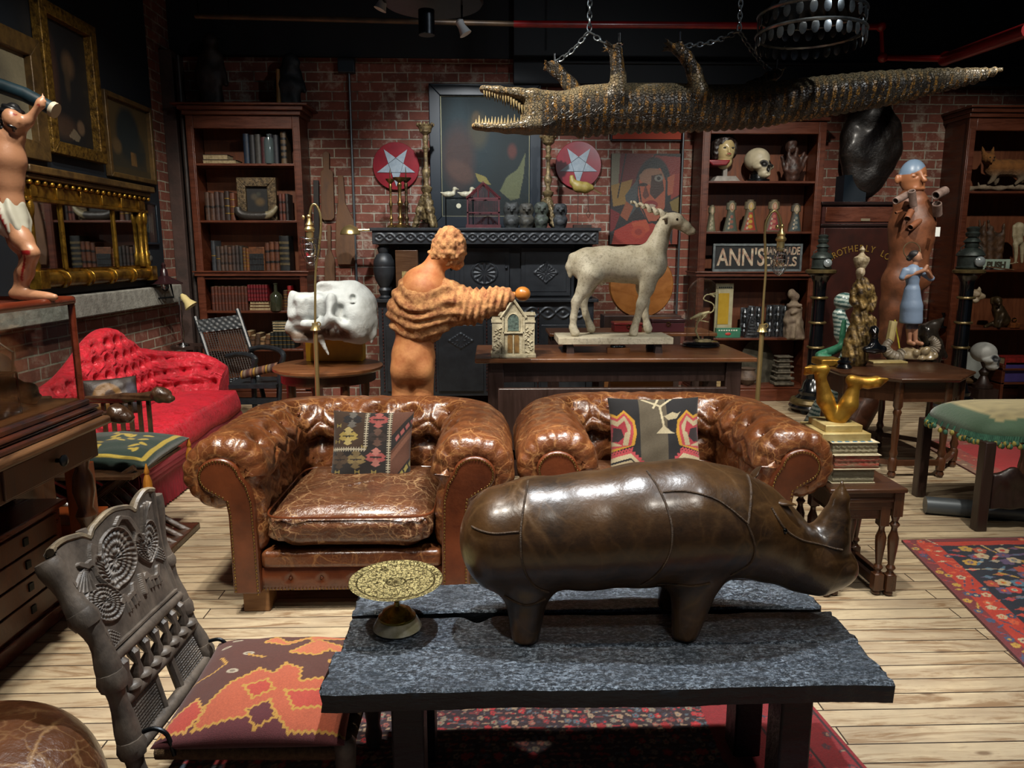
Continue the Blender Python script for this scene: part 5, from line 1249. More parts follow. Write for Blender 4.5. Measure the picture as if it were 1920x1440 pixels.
b = MB().box(X0, X1, Yc, 7.6, zf, zt-.03).box(X0-.02, X1+.02, Yc-.02, 7.62, zt-.03, zt); b.build('cornice', M_blk, cp, bevel=.005)
reliefg(f_scroll, X0+.02, X1-.02, zf+.015, zt-.04, Yc-.001, .016).build('carved_frieze', M_blk, cp, ang=180)
b = MB().box(X0-.01, X1+.01, Yc-.01, 7.6, zm-.02, zm+.01); b.build('ledge', M_blk, cp, bevel=.004)
b = MB().box(X0+.2, X1-.2, 7.22, 7.6, zm+.01, zf); b.box(X0+.02, X1-.02, 7.4, 7.6, zm+.01, zf); b.build('upper_case', M_blk, cp, bevel=.003)
hh_ = zf-zm-.03
for i, (a, c, f) in enumerate(((X0+.22, X0+.75, f_leaf), (X0+.80, X0+1.28, f_ros), (X1-.72, X1-.24, f_dia))):
 d = MB().box(a, c, 7.19, 7.22, zm+.03, zf-.03).box(a+.04, c-.04, 7.185, 7.19, zm+.07, zf-.08).build('door', M_blk, cp, bevel=.004)
 reliefg(f, a+.1, c-.1, zm+.13, zf-.15, 7.184, .012).build('carved_panel', M_blk, d, ang=180); MB().ell((c-.03, 7.18, zm+.3), .014, nu=10, nv=6).build('knob', M_blk, d)
for x in (X0+.09, X1-.09):
 pr = [(.05, 0), (.055, .02), (.04, .04), (.05, .07), (.06, .10), (.045, .13), (.085, .22), (.1, .30), (.102, .36), (.095, .37), (.1, .38), (.095, .44), (.07, .50), (.045, .52), (.055, .55), (.06, .58), (.04, .6), (.055, .62)]
 sc = (zf-zm-.01)/.62; MB().lathe([(r, z*sc) for r, z in pr], (x, Yc+.09, zm+.01), 28).build('bulbous_column', M_blk, cp)
z0 = .12; zb = at(900, 602, Yc).z
b = MB().box(X0+.03, X1-.03, Yc+.03, 7.58, z0, zm-.02); b.build('lower_case', M_blk, cp, bevel=.003)
reliefg(f_scroll, X0+.1, X1-.1, zb, zm-.05, Yc+.029, .014).build('lower_frieze', M_blk, cp, ang=180)
n = 4; w_ = (X1-X0-.14)/n
for i in range(n):
 a = X0+.07+w_*i+.03; c = a+w_-.06; d = MB().box(a, c, Yc+.01, Yc+.03, z0+.05, zb-.04).build('lower_door', M_blk, cp, bevel=.004)
 reliefg(f_dia, a+.07, c-.07, z0+.45, zb-.1, Yc+.009, .012).build('carved_panel', M_blk, d, ang=180)
 b = MB(); 
 for k in range(24): b.ell((a-.028, Yc+.024, z0+.06+k*.034), (.008, .008, .013), None, 6, 4)
 b.build('turned_strip', M_redw, d)
for x in (X0+.08, X1-.08):
 for y in (Yc+.08, 7.5): MB().box(x-.05, x+.05, y-.05, y+.05, 0, z0).build('foot', M_blk, cp)
# little wall box on the cupboard ledge
a = at(742, 512, 7.1); zl = zm+.01
t = thing('small_cabinet', 'small brown wooden box with a paper label inside the cupboard recess', 'box', (at(762, 0, 7.05).x, 7.08, zl)); xa, xb = at(742, 500, 7.05).x, at(784, 500, 7.05).x; zt2 = at(760, 469, 7.05).z
MB().box(xa, xb, 7.03, 7.16, zl, zt2).build('box_body', wood('old_pine', '#3b2414', '#553619', (1, 1, 9)), t, bevel=.004); MB().box(xa+.06, xb-.05, 7.022, 7.03, zl+.12, zl+.26).build('paper_label', mat('old_label', '#a58f5c', '#7a6538', 90, .8), t)
# ---------------------------------------------------------------- things on the cupboard top
M_ab = mat('aged_brass', '#9c7f4a', '#57432a', 18, .3, metal=.9, bump=.3, bs=60)
M_abd = mat('aged_dark_brass', '#5d4b30', '#2f2519', 18, .38, metal=.8, bump=.4, bs=60)
def stick(px, pyt, label, Y, m, base, prof=None, spike=True, group=None):
 p = at(px, 423, Y); x = p.x; H = at(px, pyt, Y).z-zt; t = thing('candlestick', label, 'candlestick', (x, Y, zt), 0, group)
 hp = H*(.82 if spike else 1)
 pr = prof or [(.055, 0), (.058, .02), (.045, .05), (.02, .08), (.014, .14), (.024, .2), (.012, .25), (.014, .42), (.024, .5), (.012, .56), (.015, .8), (.02, .86), (.012, .9)]
 MB().lathe([(r*base, z*hp) for r, z in pr], (x, Y, zt), 20).build('stem', m, t)
 MB().lathe([(.01, hp*.9), (.05*base, hp*.97), (.056*base, hp), (.012, hp*.985)], (x, Y, zt), 20).build('drip_pan', m, t)
 if spike: MB().lathe([(.006, hp*.97), (.004, H*.95), (.0005, H)], (x, Y, zt), 8).build('spike', m, t)
stick(734, 315, 'thin spiked brass candlestick with a pale foot, leftmost on the cupboard', 7.2, M_ab, .8, group='brass candlesticks')
stick(751, 333, 'short thick brass candlestick between two spiked ones', 7.1, M_ab, 1.15, spike=False, group='brass candlesticks')
stick(763, 312, 'spiked brass candlestick with a rough gilt foot, right of the short one', 7.3, M_abd, .95, group='brass candlesticks')
def bigstick(px, pyt, label):
 Y = 7.25; x = at(px, 423, Y).x; H = at(px, pyt, Y).z-zt; t = thing('altar_candlestick', label, 'candlestick', (x, Y, zt), 0, 'tall altar candlesticks')
 m = mat('tarnished_giltwood', '#8f7a52', '#3f3122', 25, .45, metal=.35, bump=.7, bs=50)
 pr = [(.045, .32), (.03, .34), (.05, .37), (.055, .40), (.028, .42), (.02, .46), (.038, .52), (.04, .56), (.02, .60), (.018, .74), (.034, .78), (.018, .81), (.03, .87), (.02, .9), (.055, .93), (.06, .96), (.075, .985), (.078, 1)]
 MB().lathe([(r, z*H) for r, z in pr], (x, Y, zt), 20).build('shaft', m, t)
 B = Body(.009, .02); rg = random.Random(px)
 for a in range(3):
  an = a*2*PI/3-PI/2+.5; B.chain([(x+.03*math.cos(an), Y+.03*math.sin(an), zt+H*.3), (x+.07*math.cos(an), Y+.07*math.sin(an), zt+H*.17), (x+.11*math.cos(an), Y+.11*math.sin(an), zt+H*.05), (x+.12*math.cos(an), Y+.12*math.sin(an), zt+.02)], [.03, .035, .028, .024])
 B.cap((x, Y, zt+.1), (x, Y, zt+H*.33), .05, .035); B.build('scrolled_base', m, t, disp=lambda V: .01*nz(V, 70)+.006*nz(V, 150, 2))
 b = MB(); [b.ell((x+.075*math.cos(k*.52), Y+.075*math.sin(k*.52), zt+H*1.0), (.012, .012, .016), None, 8, 5) for k in range(12)]; b.build('crown_rim', m, t)
bigstick(801, 234, 'tall giltwood altar candlestick with scrolled feet, at the left edge of the big dark painting')
bigstick(1027, 256, 'tall giltwood altar candlestick with scrolled feet, at the right edge of the big dark painting')
# duck decoys on a wire stand
t = thing('wire_stand', 'thin black wire stand carrying two white duck decoys', 'stand', (at(860, 423, 7.1).x, 7.1, zt)); xa, xb = at(835, 400, 7.1).x, at(888, 400, 7.1).x; zs = at(860, 371, 7.1).z
b = MB().box(xa, xb, 7.04, 7.16, zs-.008, zs)
for x in (xa+.005, xb-.005):
 for y in (7.045, 7.155): b.tube([(x, y, zt), (x, y, zs-.006)], .003, 6)
b.build('stand_frame', M_dkst, t); tg_ = at(860, 386, 7.03); b = MB().lathe([(0, -.004), (.022, -.004), (.022, .004), (0, .004)], tg_, 20, rot=rotm(PI/2)); b.build('hanging_tag', mat('tag_paper', '#b9b49a', rough=.6), t); MB().tube([tg_+Vector((0, 0, .02)), (tg_.x, 7.04, zs-.006)], .001, 4).build('string', M_dkst, t)
M_duck = mat('white_decoy', '#bdb79f', '#8f876e', 30, .5)
for px, fl, lb in ((843, 1, 'small white duck decoy, left one on the wire stand'), (875, 1, 'small white duck decoy, right one on the wire stand, touching the birdcage')):
 x = at(px, 360, 7.1).x; k = .0052; t = thing('duck_decoy', lb, 'duck decoy', (x, 7.1, zs), 0, 'duck decoys'); z = zs
 B = Body(.006, .012); B.ell((x-.01, 7.1, z+.03), (.055, .035, .03)); B.cap((x-.05, 7.1, z+.035), (x-.085, 7.1, z+.05), .016, .006); B.cap((x+.035, 7.1, z+.035), (x+.045, 7.1, z+.075), .018, .014); B.ell((x+.048, 7.1, z+.085), (.02, .016, .016)); B.cap((x+.06, 7.1, z+.083), (x+.085, 7.1, z+.078), .008, .005)
 B.build('body', M_duck, t)
# birdcage
M_rcage = mat('dark_red_paint', '#571a20', '#3c1216', 14, .55)
xa, xb, Y = at(876, 423, 7.1).x, at(937, 423, 7.1).x, 7.04; t = thing('birdcage', 'dark red wooden birdcage with a pointed arched roof on the cupboard', 'birdcage', ((xa+xb)/2, Y+.1, zt)); zr = at(905, 372, Y).z; zp = at(905, 342, Y).z
b = MB().box(xa-.01, xb+.01, Y-.01, Y+.22, zt, zt+.03)
for x in (xa, xb-.015):
 for y in (Y, Y+.195): b.box(x, x+.015, y, y+.015, zt+.03, zr)
for y in (Y-.0, Y+.195):
 b.box(xa, xb, y, y+.015, zr-.01, zr+.008); b.box(xa, xb, y, y+.015, (zt+zr)/2, (zt+zr)/2+.012); b.tube([(xa-.005, y+.007, zr), ((xa+xb)/2, y+.007, zp), (xb+.005, y+.007, zr)], .010, 6); b.tube([((xa+xb)/2-.05, y+.007, zr), ((xa+xb)/2-.05, y+.007, zp-.06), ((xa+xb)/2, y+.007, zp-.01), ((xa+xb)/2+.05, y+.007, zp-.06), ((xa+xb)/2+.05, y+.007, zr)], .007, 6)
b.tube([((xa+xb)/2, Y-.005, zp), ((xa+xb)/2, Y+.215, zp)], .01, 6); b.build('frame', M_rcage, t)
b = MB(); [b.tube([(xa+(xb-xa)*i/22, y, zt+.03), (xa+(xb-xa)*i/22, y, zr+min(i, 22-i)/11*(zp-zr)*.95)], .0016, 4) for i in range(1, 22) for y in (Y+.007, Y+.2)]; b.build('bars', M_rcage, t, kind='stuff')
# stone head jars
for px, pt, w_, lb, c in ((959, 379, 13, 'dark stone jar shaped like a horned grinning head, next to the birdcage', '#3d3f3e'), (987, 380, 13, 'brown stone jar shaped like a capped figure, second right of the birdcage', '#4a453a'), (1015, 378, 12, 'greenish stone jar shaped like a small seated figure beside the gilt candlestick', '#4c5347'), (1050, 381, 12, 'dark grey stone head jar to the right of the tall gilt candlestick', '#34363a')):
 Y = 7.12; x = at(px, 423, Y).x; H = at(px, pt, Y).z-zt; m = mat('carved_stone', c, '#2a2a27', 30, .6, bump=.5); t = thing('stone_figure_jar', lb, 'stone figure', (x, Y, zt), 0, 'small stone figures on the cupboard'); B = Body(.007, .02)
 W = w_*Y/1380; B.k = .04; B.ell((x, Y, zt+H*.25), (W*(.8+px%5*.06), W*.8, H*.27)); B.ell((x, Y, zt+H*.72), (W*(.7+px%3*.12), W*.75, H*.25)); B.cap((x, Y, zt+.02), (x, Y, zt+.03), W*.85); B.cap((x-W*.8, Y-.01, zt+H*.35), (x-W*.3, Y-W*.75, zt+H*.25), .016); B.cap((x+W*.8, Y-.01, zt+H*.35), (x+W*.3, Y-W*.75, zt+H*.25), .016)
 for sx in (-1, 1): B.ell((x+sx*W*.38, Y-W*.75, zt+H*.76), (.016, .012, .014), k=.006); B.ell((x+sx*W*.85, Y, zt+H*.7), (.014, .014, .03)); B.cap((x+sx*W*.5, Y, zt+H*.9), (x+sx*W*(.8 if px < 970 else .4), Y, zt+H*(1.0 if px < 970 else .93)), .014, .006)
 B.ell((x, Y-W*.85, zt+H*.66), (.012, .014, .02), k=.006); B.ell((x, Y-W*.85, zt+H*.56), (.035, .012, .01), k=.004, sub=True); B.build('carving', m, t, disp=lambda V: .003*nz(V, 90))
# bird on wire legs
Y = 7.08; q = lambda px, py: Vector((at(px, py, Y).x, Y, at(px, py, Y).z))
t = thing('wooden_bird', 'yellow carved bird with a long tail perched on thin wire legs', 'bird figure', (q(1098, 423).x, Y, zt))
B = Body(.008, .02); B.chain([q(1072, 332), q(1074, 342), q(1084, 350), q(1098, 352), q(1108, 352)], [.022, .028, .05, .05, .03]); B.build('bird', mat('ochre_paint', '#a3914e', '#8a7436', 20, .5), t)
MB().tube([q(1106, 351), q(1128, 364)], [.02, .012], 8, flat=.4).build('tail', mat('brown_tail', '#5f4626', rough=.6), t)
b = MB(); b.tube([q(1084, 360), q(1083, 420)], .003, 5); b.tube([q(1102, 358), q(1103, 395), q(1099, 401), q(1103, 409), q(1107, 401), q(1103, 395)], .003, 5); b.box(q(1083, 0).x-.01, q(1116, 0).x, Y-.05, Y+.05, zt, zt+.03); b.build('wire_legs', mat('rusty_iron', '#3a2418', '#24160e', 20, .7), t)
# ---------------------------------------------------------------- pictures and discs on the wall
def picture(name, label, x0, x1, z0, z1, y, cv, fw=.05, fd=.04, fm=None, gm=None, inner=None, cat='painting', surfm=None):
 t = thing(name, label, cat, ((x0+x1)/2, y, z0)); b = MB()
 b.prism([(x0, z0), (x1, z0), (x1-fw, z0+fw), (x0+fw, z0+fw)], y-fd, y, 'y').prism([(x0, z1), (x0+fw, z1-fw), (x1-fw, z1-fw), (x1, z1)], y-fd, y, 'y').prism([(x0, z0), (x0+fw, z0+fw), (x0+fw, z1-fw), (x0, z1)], y-fd, y, 'y').prism([(x1, z0), (x1, z1), (x1-fw, z1-fw), (x1-fw, z0+fw)], y-fd, y, 'y')
 b.build('frame', fm, t, bevel=.006)
 a, c, d, e = x0+fw, x1-fw, z0+fw, z1-fw
 cv.surf(lambda u, v: np.stack([a+(c-a)*u, y-.012+0*u, e-(e-d)*v], -1)).build('canvas', surfm or vcol('oil_paint', .6, bump=.1, bs=90), t, col=cv.cols(), ang=180)
 if inner:
  i0, m_ = inner; b = MB(); [b.tube(p, m_, 4) for p in ([(a+i0, y-.02, d+i0), (c-i0, y-.02, d+i0)], [(a+i0, y-.02, e-i0), (c-i0, y-.02, e-i0)], [(a+i0, y-.02, d+i0), (a+i0, y-.02, e-i0)], [(c-i0, y-.02, d+i0), (c-i0, y-.02, e-i0)])]; b.build('gilt_slip', mat('thin_gilt_line', '#9a8f74', rough=.4, metal=.5), t)
 if gm: MB().box(a, c, y-.026, y-.024, d, e).build('glazing', gm, t)
 return t
cv = Canvas(120, 150, '#11181c')
cv.ell(.3, .3, .28, .35, '#1e2d36', .8, e=1); cv.ell(.2, .15, .1, .3, '#34454f', .5, e=1.2); cv.ell(.42, .28, .11, .14, '#4b3f2c', .9, e=.6); cv.ell(.40, .2, .05, .07, '#6b5138', .8, e=.5)  # soft blue streak at upper left is a glass reflection painted in
cv.ell(.2, .5, .17, .26, '#4a2a24', .85, e=.6); cv.ell(.22, .62, .16, .08, '#5b3a30', .8, rot=.4, e=.5); cv.poly([(.38, .63), (.5, .66), (.56, .73), (.5, .72), (.42, .7)], '#8d7a3e'); cv.ell(.8, .45, .05, .06, '#6e2f24', .7, e=.6)
cv.poly([(.66, .78), (.74, .66), (.86, .6), (.95, .46), (.93, .64), (.88, .84), (.78, .86)], '#6f6c4a', .85); cv.ell(.5, .97, .6, .12, '#0b0f12', 1, e=.5); cv.grain(.25)
xa, xb = at(806, 290, 7.62).x, at(1014, 290, 7.62).x; za = zt+.02; zb_ = at(900, 157, 7.62).z
M_navyf = mat('navy_frame', '#0c1822', rough=.4, coat=.3)
picture('dark_painting', 'large dark old painting in a wide navy frame standing on the cupboard', xa, xb, za, zb_, 7.66, cv, .11, .05, M_navyf, pane('picture_glass'), (.004, .004))
def star(px, py, lb):
 c = at(px, py, 7.64); r = 42*7.6/1380; t = thing('star_disc', lb, 'wall disc', (c.x, 7.66, c.z), 0, 'red star discs')
 MB().lathe([(0, 0), (r, 0), (r, .03), (r*.985, .034), (0, .034)], (c.x, 7.695, c.z), 56, rot=rotm(PI/2)).build('disc', mat('red_lacquered_disc', '#7c1420', '#8f1c26', 8, .3, coat=.4), t)
 pts = []; V = [R(-90+36*i) for i in range(10)]
 for i in range(10): q = r*.86 if i % 2 == 0 else r*.86*.39; pts.append((c.x+q*math.cos(V[i]), c.z+q*math.sin(V[i])))
 MB().prism(pts, 7.653, 7.6611, 'y').build('star', mat('pale_blue_enamel', '#8d9aa3', '#a3adb3', 20, .3), t)
 b = MB(); inn = [pts[i] for i in (1, 3, 5, 7, 9)]; b.tube([(x, 7.651, z) for x, z in inn], .0018, 4, closed=True); b.build('star_line', M_dkst, t)
star(742, 311, 'round red disc with a pale star, left of the big dark painting'); star(1085, 309, 'round red disc with a pale star, right of the big dark painting')
# abstract portrait
cv = Canvas(140, 176, '#20191a')
def L(*p): return [(x/100, y/100) for x, y in p]
cv.poly(L((0, 40), (0, 0), (20, 0), (14, 30), (8, 45)), '#6f6a55'); cv.poly(L((12, 0), (60, 0), (40, 20), (30, 45), (10, 48)), '#5a1618'); cv.poly(L((55, 2), (95, 4), (100, 30), (80, 38), (60, 18)), '#7c2422'); cv.poly(L((80, 25), (100, 20), (100, 55), (84, 50)), '#8a2c22'); cv.poly(L((0, 35), (30, 28), (22, 55), (4, 58)), '#8b6a30')
cv.poly(L((82, 52), (100, 44), (100, 66), (86, 62)), '#7d6b30'); cv.ell(.58, .38, .25, .34, '#16232a', 1, rot=.1); cv.poly(L((38, 30), (48, 18), (68, 16), (76, 30), (76, 58), (66, 74), (52, 74), (42, 60), (38, 45)), '#a3553a'); cv.ell(.56, .25, .17, .09, '#8a6a55', .9); cv.poly(L((56, 24), (70, 22), (74, 40), (62, 50), (54, 44)), '#3b2926'); cv.ell(.66, .27, .06, .035, '#7a7a74'); cv.ell(.66, .27, .025, .02, '#15181c'); cv.ell(.45, .34, .06, .02, '#2a1d1a')
cv.poly(L((48, 34), (54, 46), (48, 50), (44, 46)), '#5c2f25'); cv.ell(.56, .56, .1, .05, '#7f1a1c'); cv.ell(.57, .57, .06, .018, '#b3a08e'); cv.poly(L((78, 26), (88, 22), (86, 44), (79, 46)), '#a3553a'); cv.poly(L((20, 46), (38, 26), (36, 60), (26, 70)), '#40474a'); cv.poly(L((14, 68), (22, 52), (32, 58), (24, 74)), '#8c4a2c')
cv.poly(L((2, 100), (6, 84), (30, 74), (50, 72), (64, 78), (82, 90), (86, 100)), '#9c2c1c'); cv.poly(L((30, 76), (52, 72), (56, 84), (40, 92)), '#b04a2a'); cv.ell(.4, .86, .1, .07, '#a83c22'); cv.ell(.4, .86, .05, .035, '#8c2a1a'); cv.poly(L((0, 60), (14, 66), (6, 84), (0, 86)), '#6e1416'); cv.poly(L((88, 70), (100, 62), (100, 100), (88, 100)), '#8c3a22')
for a in (((38, 30), (44, 60)), ((44, 60), (54, 76)), ((54, 76), (68, 74)), ((68, 74), (78, 56)), ((6, 84), (30, 74)), ((2, 100), (6, 84)), ((20, 0), (10, 48)), ((60, 2), (40, 22)), ((82, 52), (100, 44))): cv.line(a[0][0]/100, a[0][1]/100, a[1][0]/100, a[1][1]/100, .009, '#14161a')
cv.grain(.2); cv.a *= .6; xa, xb, za, zb_ = at(1145, 373, 7.66).x, at(1279, 373, 7.66).x, at(1210, 458, 7.66).z, at(1210, 288, 7.66).z
t = thing('abstract_portrait', 'unframed red and black abstract portrait of an angular face on the brick wall', 'painting', ((xa+xb)/2, 7.66, za)); MB().box(xa, xb, 7.66, 7.7, za, zb_).build('stretcher', M_blk, t)
cv.surf(lambda u, v: np.stack([xa+(xb-xa)*u, 7.655+0*u, zb_-(zb_-za)*v], -1)).build('canvas', vcol('oil_paint_2', .5, bump=.2, bs=80), t, col=cv.cols(), ang=180)
cv = Canvas(60, 60, '#0e1014'); cv.ell(.5, .4, .3, .25, '#1c1f24'); xa, xb, za, zb_ = at(1146, 240, 7.64).x, at(1285, 240, 7.64).x, at(1210, 264, 7.64).z, at(1210, 205, 7.64).z
picture('orange_matted_picture', 'small picture in an orange mount and thin dark frame, above the abstract portrait', xa, xb, za, za+.55, 7.69, cv, .015, .03, M_blk)
MB().box(xa+.02, xb-.02, 7.668, 7.672, za+.02, za+.1).build('mount', mat('orange_mount', '#a33a1e', rough=.7), bpy.data.objects['orange_matted_picture'])
# brick wall tools, conduits and lamp
M_pad = wood('old_paddle', '#4a3120', '#6b4a2e', (3, 3, 1), 4, .6, 0)
def flatpx(pts, Y, th, name, m, parent=None, **k):
 return MB().prism([(at(x, y, Y).x, at(x, y, Y).z) for x, y in pts][::-1], Y, Y+th, 'y').build(name, m, parent, bevel=.004, **k)
flatpx([(587, 338), (597, 338), (599, 476), (589, 476)], 7.65, .03, 'wooden_batten', mat('dark_batten', '#241e1c', '#15120f', 10, .6), label='narrow dark batten hung on the bricks, leftmost of the wooden tools', cat='wooden tool', group='old wooden tools on the wall')
flatpx([(605, 287), (611, 283), (617, 287), (617, 317), (624, 322), (627, 408), (622, 413), (607, 413), (602, 408), (601, 322), (606, 317)], 7.65, .035, 'wooden_mould', M_pad, label='carved wooden mould with a narrow handle hanging on the bricks', cat='wooden tool', group='old wooden tools on the wall')
flatpx([(633, 329), (643, 329), (647, 380), (664, 415), (668, 470), (664, 496), (634, 496), (629, 470), (630, 415), (634, 380)], 7.65, .03, 'wooden_paddle', M_pad, label='long wooden paddle with a broad blade behind the brass wall lamp', cat='wooden tool', group='old wooden tools on the wall')
flatpx([(613, 422), (620, 422), (620, 470), (627, 485), (628, 530), (608, 530), (609, 485), (614, 470)], 7.65, .03, 'wooden_paddle', M_pad, label='small wooden paddle hung low on the bricks, below the mould', cat='wooden tool', group='old wooden tools on the wall')
x = at(655, 250, 7.66); t = struct('trim_conduit', MB().tube([at(654, 130, 7.66), (at(654, 130, 7.66).x, 7.66, 0)], .012, 10), mat('galvanised_steel', '#6d7478', rough=.35, metal=.8))
a = at(649, 122, 7.62); MB().box(a.x-.08, a.x+.08, 7.6, 7.68, a.z-.07, a.z+.07).build('junction_box', mat('grey_box', '#1e2a33', rough=.5), kind='structure', bevel=.006)
struct('trim_conduit', MB().tube([at(1284, 190, 7.62), (at(1284, 190, 7.62).x, 7.62, .0)], .011, 10), bpy.data.materials['galvanised_steel'])
Y = 7.3; t = thing('wall_lamp', 'small brass dome lamp on a thin arm beside the cupboard', 'wall lamp', at(700, 433, 7.3)); c = at(657, 440, Y)
MB().lathe([(.095, 0), (.098, .006), (.09, .035), (.065, .07), (.03, .088), (.012, .095), (.0, .096)], c, 32).build('shade', M_lampb, t); MB().tube([c+Vector((.07, 0, .04)), c+Vector((.13, 0, .045)), (X0+.06, 7.3, c.z+.045)], [.014, .012, .006], 8).build('arm', M_lampb, t)
# ================================================================ BOOKCASES AND WHAT STANDS ON THEM
M_case = wood('bookcase_mahogany', '#35160c', '#5e2c14', (2, 2, 12), 2.5, .38, .25)
M_caseb = wood('bookcase_back', '#4a2410', '#6e3a1a', (9, 1, 1), 3, .5, .1)
_bm = {}
def bcm(c):
 if c not in _bm: _bm[c] = mat('binding', c, tuple(x*.6 for x in [int(c[i:i+2], 16)/255 for i in (1, 3, 5)]), 30, .5, bump=.15)
 return _bm[c]
M_pg = mat('old_page_block', '#a39270', '#7c6c4e', 60, .9); M_gilt = mat('gilt_tooling', '#a07f3a', rough=.35, metal=.7)
def shelfcase(name, label, X0, X1, Yf, depth, ztop, shelves, zmid=None, corn=.12, stile=.07):
 t = thing(name, label, 'bookcase', ((X0+X1)/2, Yf+depth/2, 0)); Yb = Yf+depth
 MB().box(X0+stile*.5, X1-stile*.5, Yb-.02, Yb, .1, ztop-.05).build('back_board', M_caseb, t)
 for a in (X0, X1-stile):
  MB().box(a, a+stile, Yf, Yf+.03, .0, ztop-.1).box(a+.012, a+stile-.012, Yf-.006, Yf, .2, ztop-.2).build('stile', M_case, t, bevel=.003)
 MB().box(X0+.01, X0+.03, Yf+.03, Yb, 0, ztop-.05).build('side', M_case, t); MB().box(X1-.03, X1-.01, Yf+.03, Yb, 0, ztop-.05).build('side', M_case, t)
 b = MB().box(X0+stile, X1-stile, Yf, Yf+.03, ztop-.22, ztop-.1).box(X0-.02, X1+.02, Yf-.03, Yb, ztop-.1, ztop-.06).box(X0-corn*.5, X1+corn*.5, Yf-.06, Yb, ztop-.06, ztop-.02).box(X0-corn, X1+corn, Yf-.09, Yb, ztop-.02, ztop); b.build('cornice', M_case, t, bevel=.006)
 MB().box(X0-.02, X1+.02, Yf-.03, Yb, 0, .12).box(X0, X1, Yf, Yb, .12, .145).build('plinth', M_case, t, bevel=.005)
 for z in shelves: MB().box(X0+.03, X1-.03, Yf+.012, Yb-.02, z-.022, z).build('shelf', M_case, t, bevel=.003)
 if zmid: MB().box(X0-.015, X1+.015, Yf-.02, Yb-.02, zmid-.05, zmid-.015).box(X0-.03, X1+.03, Yf-.035, Yb-.02, zmid-.015, zmid).build('waist_ledge', M_case, t, bevel=.004)
 return t
def ubook(x, z, Yf, w_, h, d, c, bands=0, bc=None, tilt=0, label='', group=None, name='book'):
 """upright book: spine towards the room"""
 b = MB(); n = 5; r = w_/2; P = [(r*math.cos(R(180+180*i/n)), .010*math.sin(R(180+180*i/n))) for i in range(n+1)]
 pl = [(px_, py_) for px_, py_ in P]+[(r, d), (-r, d)]; b.prism(pl, 0, h, 'z', 0); b.box(-r+.003, r-.003, .006, d-.004, h-.0005, h+.0005, 1)
 for k in range(bands):
  zz = h*(.12+.76*(k+.5)/bands); hb = h*.03 if bc is None else h*.07; b.prism([(a*1.03, c_*1.2-.001) for a, c_ in P]+[(r*1.01, .01), (-r*1.01, .01)], zz-hb/2, zz+hb/2, 'z', 2)
 o = b.build(name, [bcm(c), M_pg, bcm(bc) if bc else M_gilt], loc=(0, 0, 0)); o.location = (x, Yf+.03, z); o.rotation_euler = (0, tilt, 0); return tag(o, label, 'book', group)
def fbook(x0, x1, z, Yf, h, d, c, label, group=None, pg=True):
 b = MB().box(0, x1-x0, .004, d, 0, .004, 0).box(0, x1-x0, .004, d, h-.004, h, 0).box(.004, x1-x0-.004, 0.008, d-.01, .004, h-.004, 1)
 if not pg: b.box(0, x1-x0, 0, .008, 0, h, 0)
 o = b.build('book', [bcm(c), M_pg], loc=(0, 0, 0)); o.location = (x0, Yf+.03, z); return tag(o, label, 'book', group)
def rowb(px0, px1, pyb, Yf, z, tops, cols, label, group, bands=4, bc=None, d=.17, tilt=0):
 """run of books between two picture columns; tops: picture rows of their heads"""
 x0, x1 = at(px0, pyb, Yf).x, at(px1, pyb, Yf).x; n = len(cols); w_ = (x1-x0)/n; out = []
 same = len(set(cols)) == 1
 for i, c in enumerate(cols):
  tp = tops[i % len(tops)]; H = at((px0+px1)/2, tp, Yf).z-z
  lb = label[i] if not isinstance(label, str) else label if n == 1 else ['first', 'second', 'third', 'fourth', 'fifth', 'sixth', 'seventh', 'eighth', 'ninth', 'tenth', 'eleventh'][i]+' from the left of the '+label
  o = ubook(x0+w_*(i+.5), z, Yf, w_*.94, H, d, c, bands if isinstance(bands, int) else bands[i], bc if not isinstance(bc, list) else bc[i], tilt, lb, group); out.append(o)
 return out
# ---------------------------------------------------------------- left bookcase
YL = 7.3; zs_ = lambda py: at(460, py, YL).z
XA, XB = at(360, 400, YL).x, at(566, 330, YL).x
S1, S2, S3, S4, S5 = zs_(306), zs_(413), zs_(508), zs_(583), zs_(655)
lb_ = shelfcase('bookcase', 'tall reddish bookcase full of old books in the left corner', XA, XB, YL, .36, at(460, 195, YL).z, [S1, S2, S3-.06, S4, S5], zmid=S3, corn=.1)
Yf = YL+.04
fbook(at(377, 300, Yf).x, at(440, 300, Yf).x, S1, Yf, .04, .2, '#3b2a1a', 'wide pale-edged book at the bottom of the flat pile on the top shelf, left bookcase', 'flat books on the left top shelf')
fbook(at(377, 300, Yf).x, at(424, 300, Yf).x, S1+.04, Yf+.01, .05, .18, '#1e1614', 'dark book lying on the wide pale-edged book, left bookcase top shelf', 'flat books on the left top shelf')
rowb(456, 522, 305, Yf, S1, [250, 252, 251, 256], ['#16263a', '#1d1d20', '#3c3a36', '#4a2226', '#2a2b33', '#23262e'], ['dark blue tall book, first of the upright books on the left top shelf', 'black tall book right after the dark blue one, left top shelf', 'grey brown tall book between the black one and the maroon one, left top shelf', 'maroon tall book behind the glass bottle, left top shelf', 'slate tall book behind the bottle, right of the maroon one', 'dark slate tall book, left of the striped one'], 'tall books on the left top shelf', 0)
rowb(526, 537, 305, Yf, S1, [246], ['#5d4a33'], 'tall book with broad black and tan stripes, last on the left top shelf', None, 4, '#15161a')
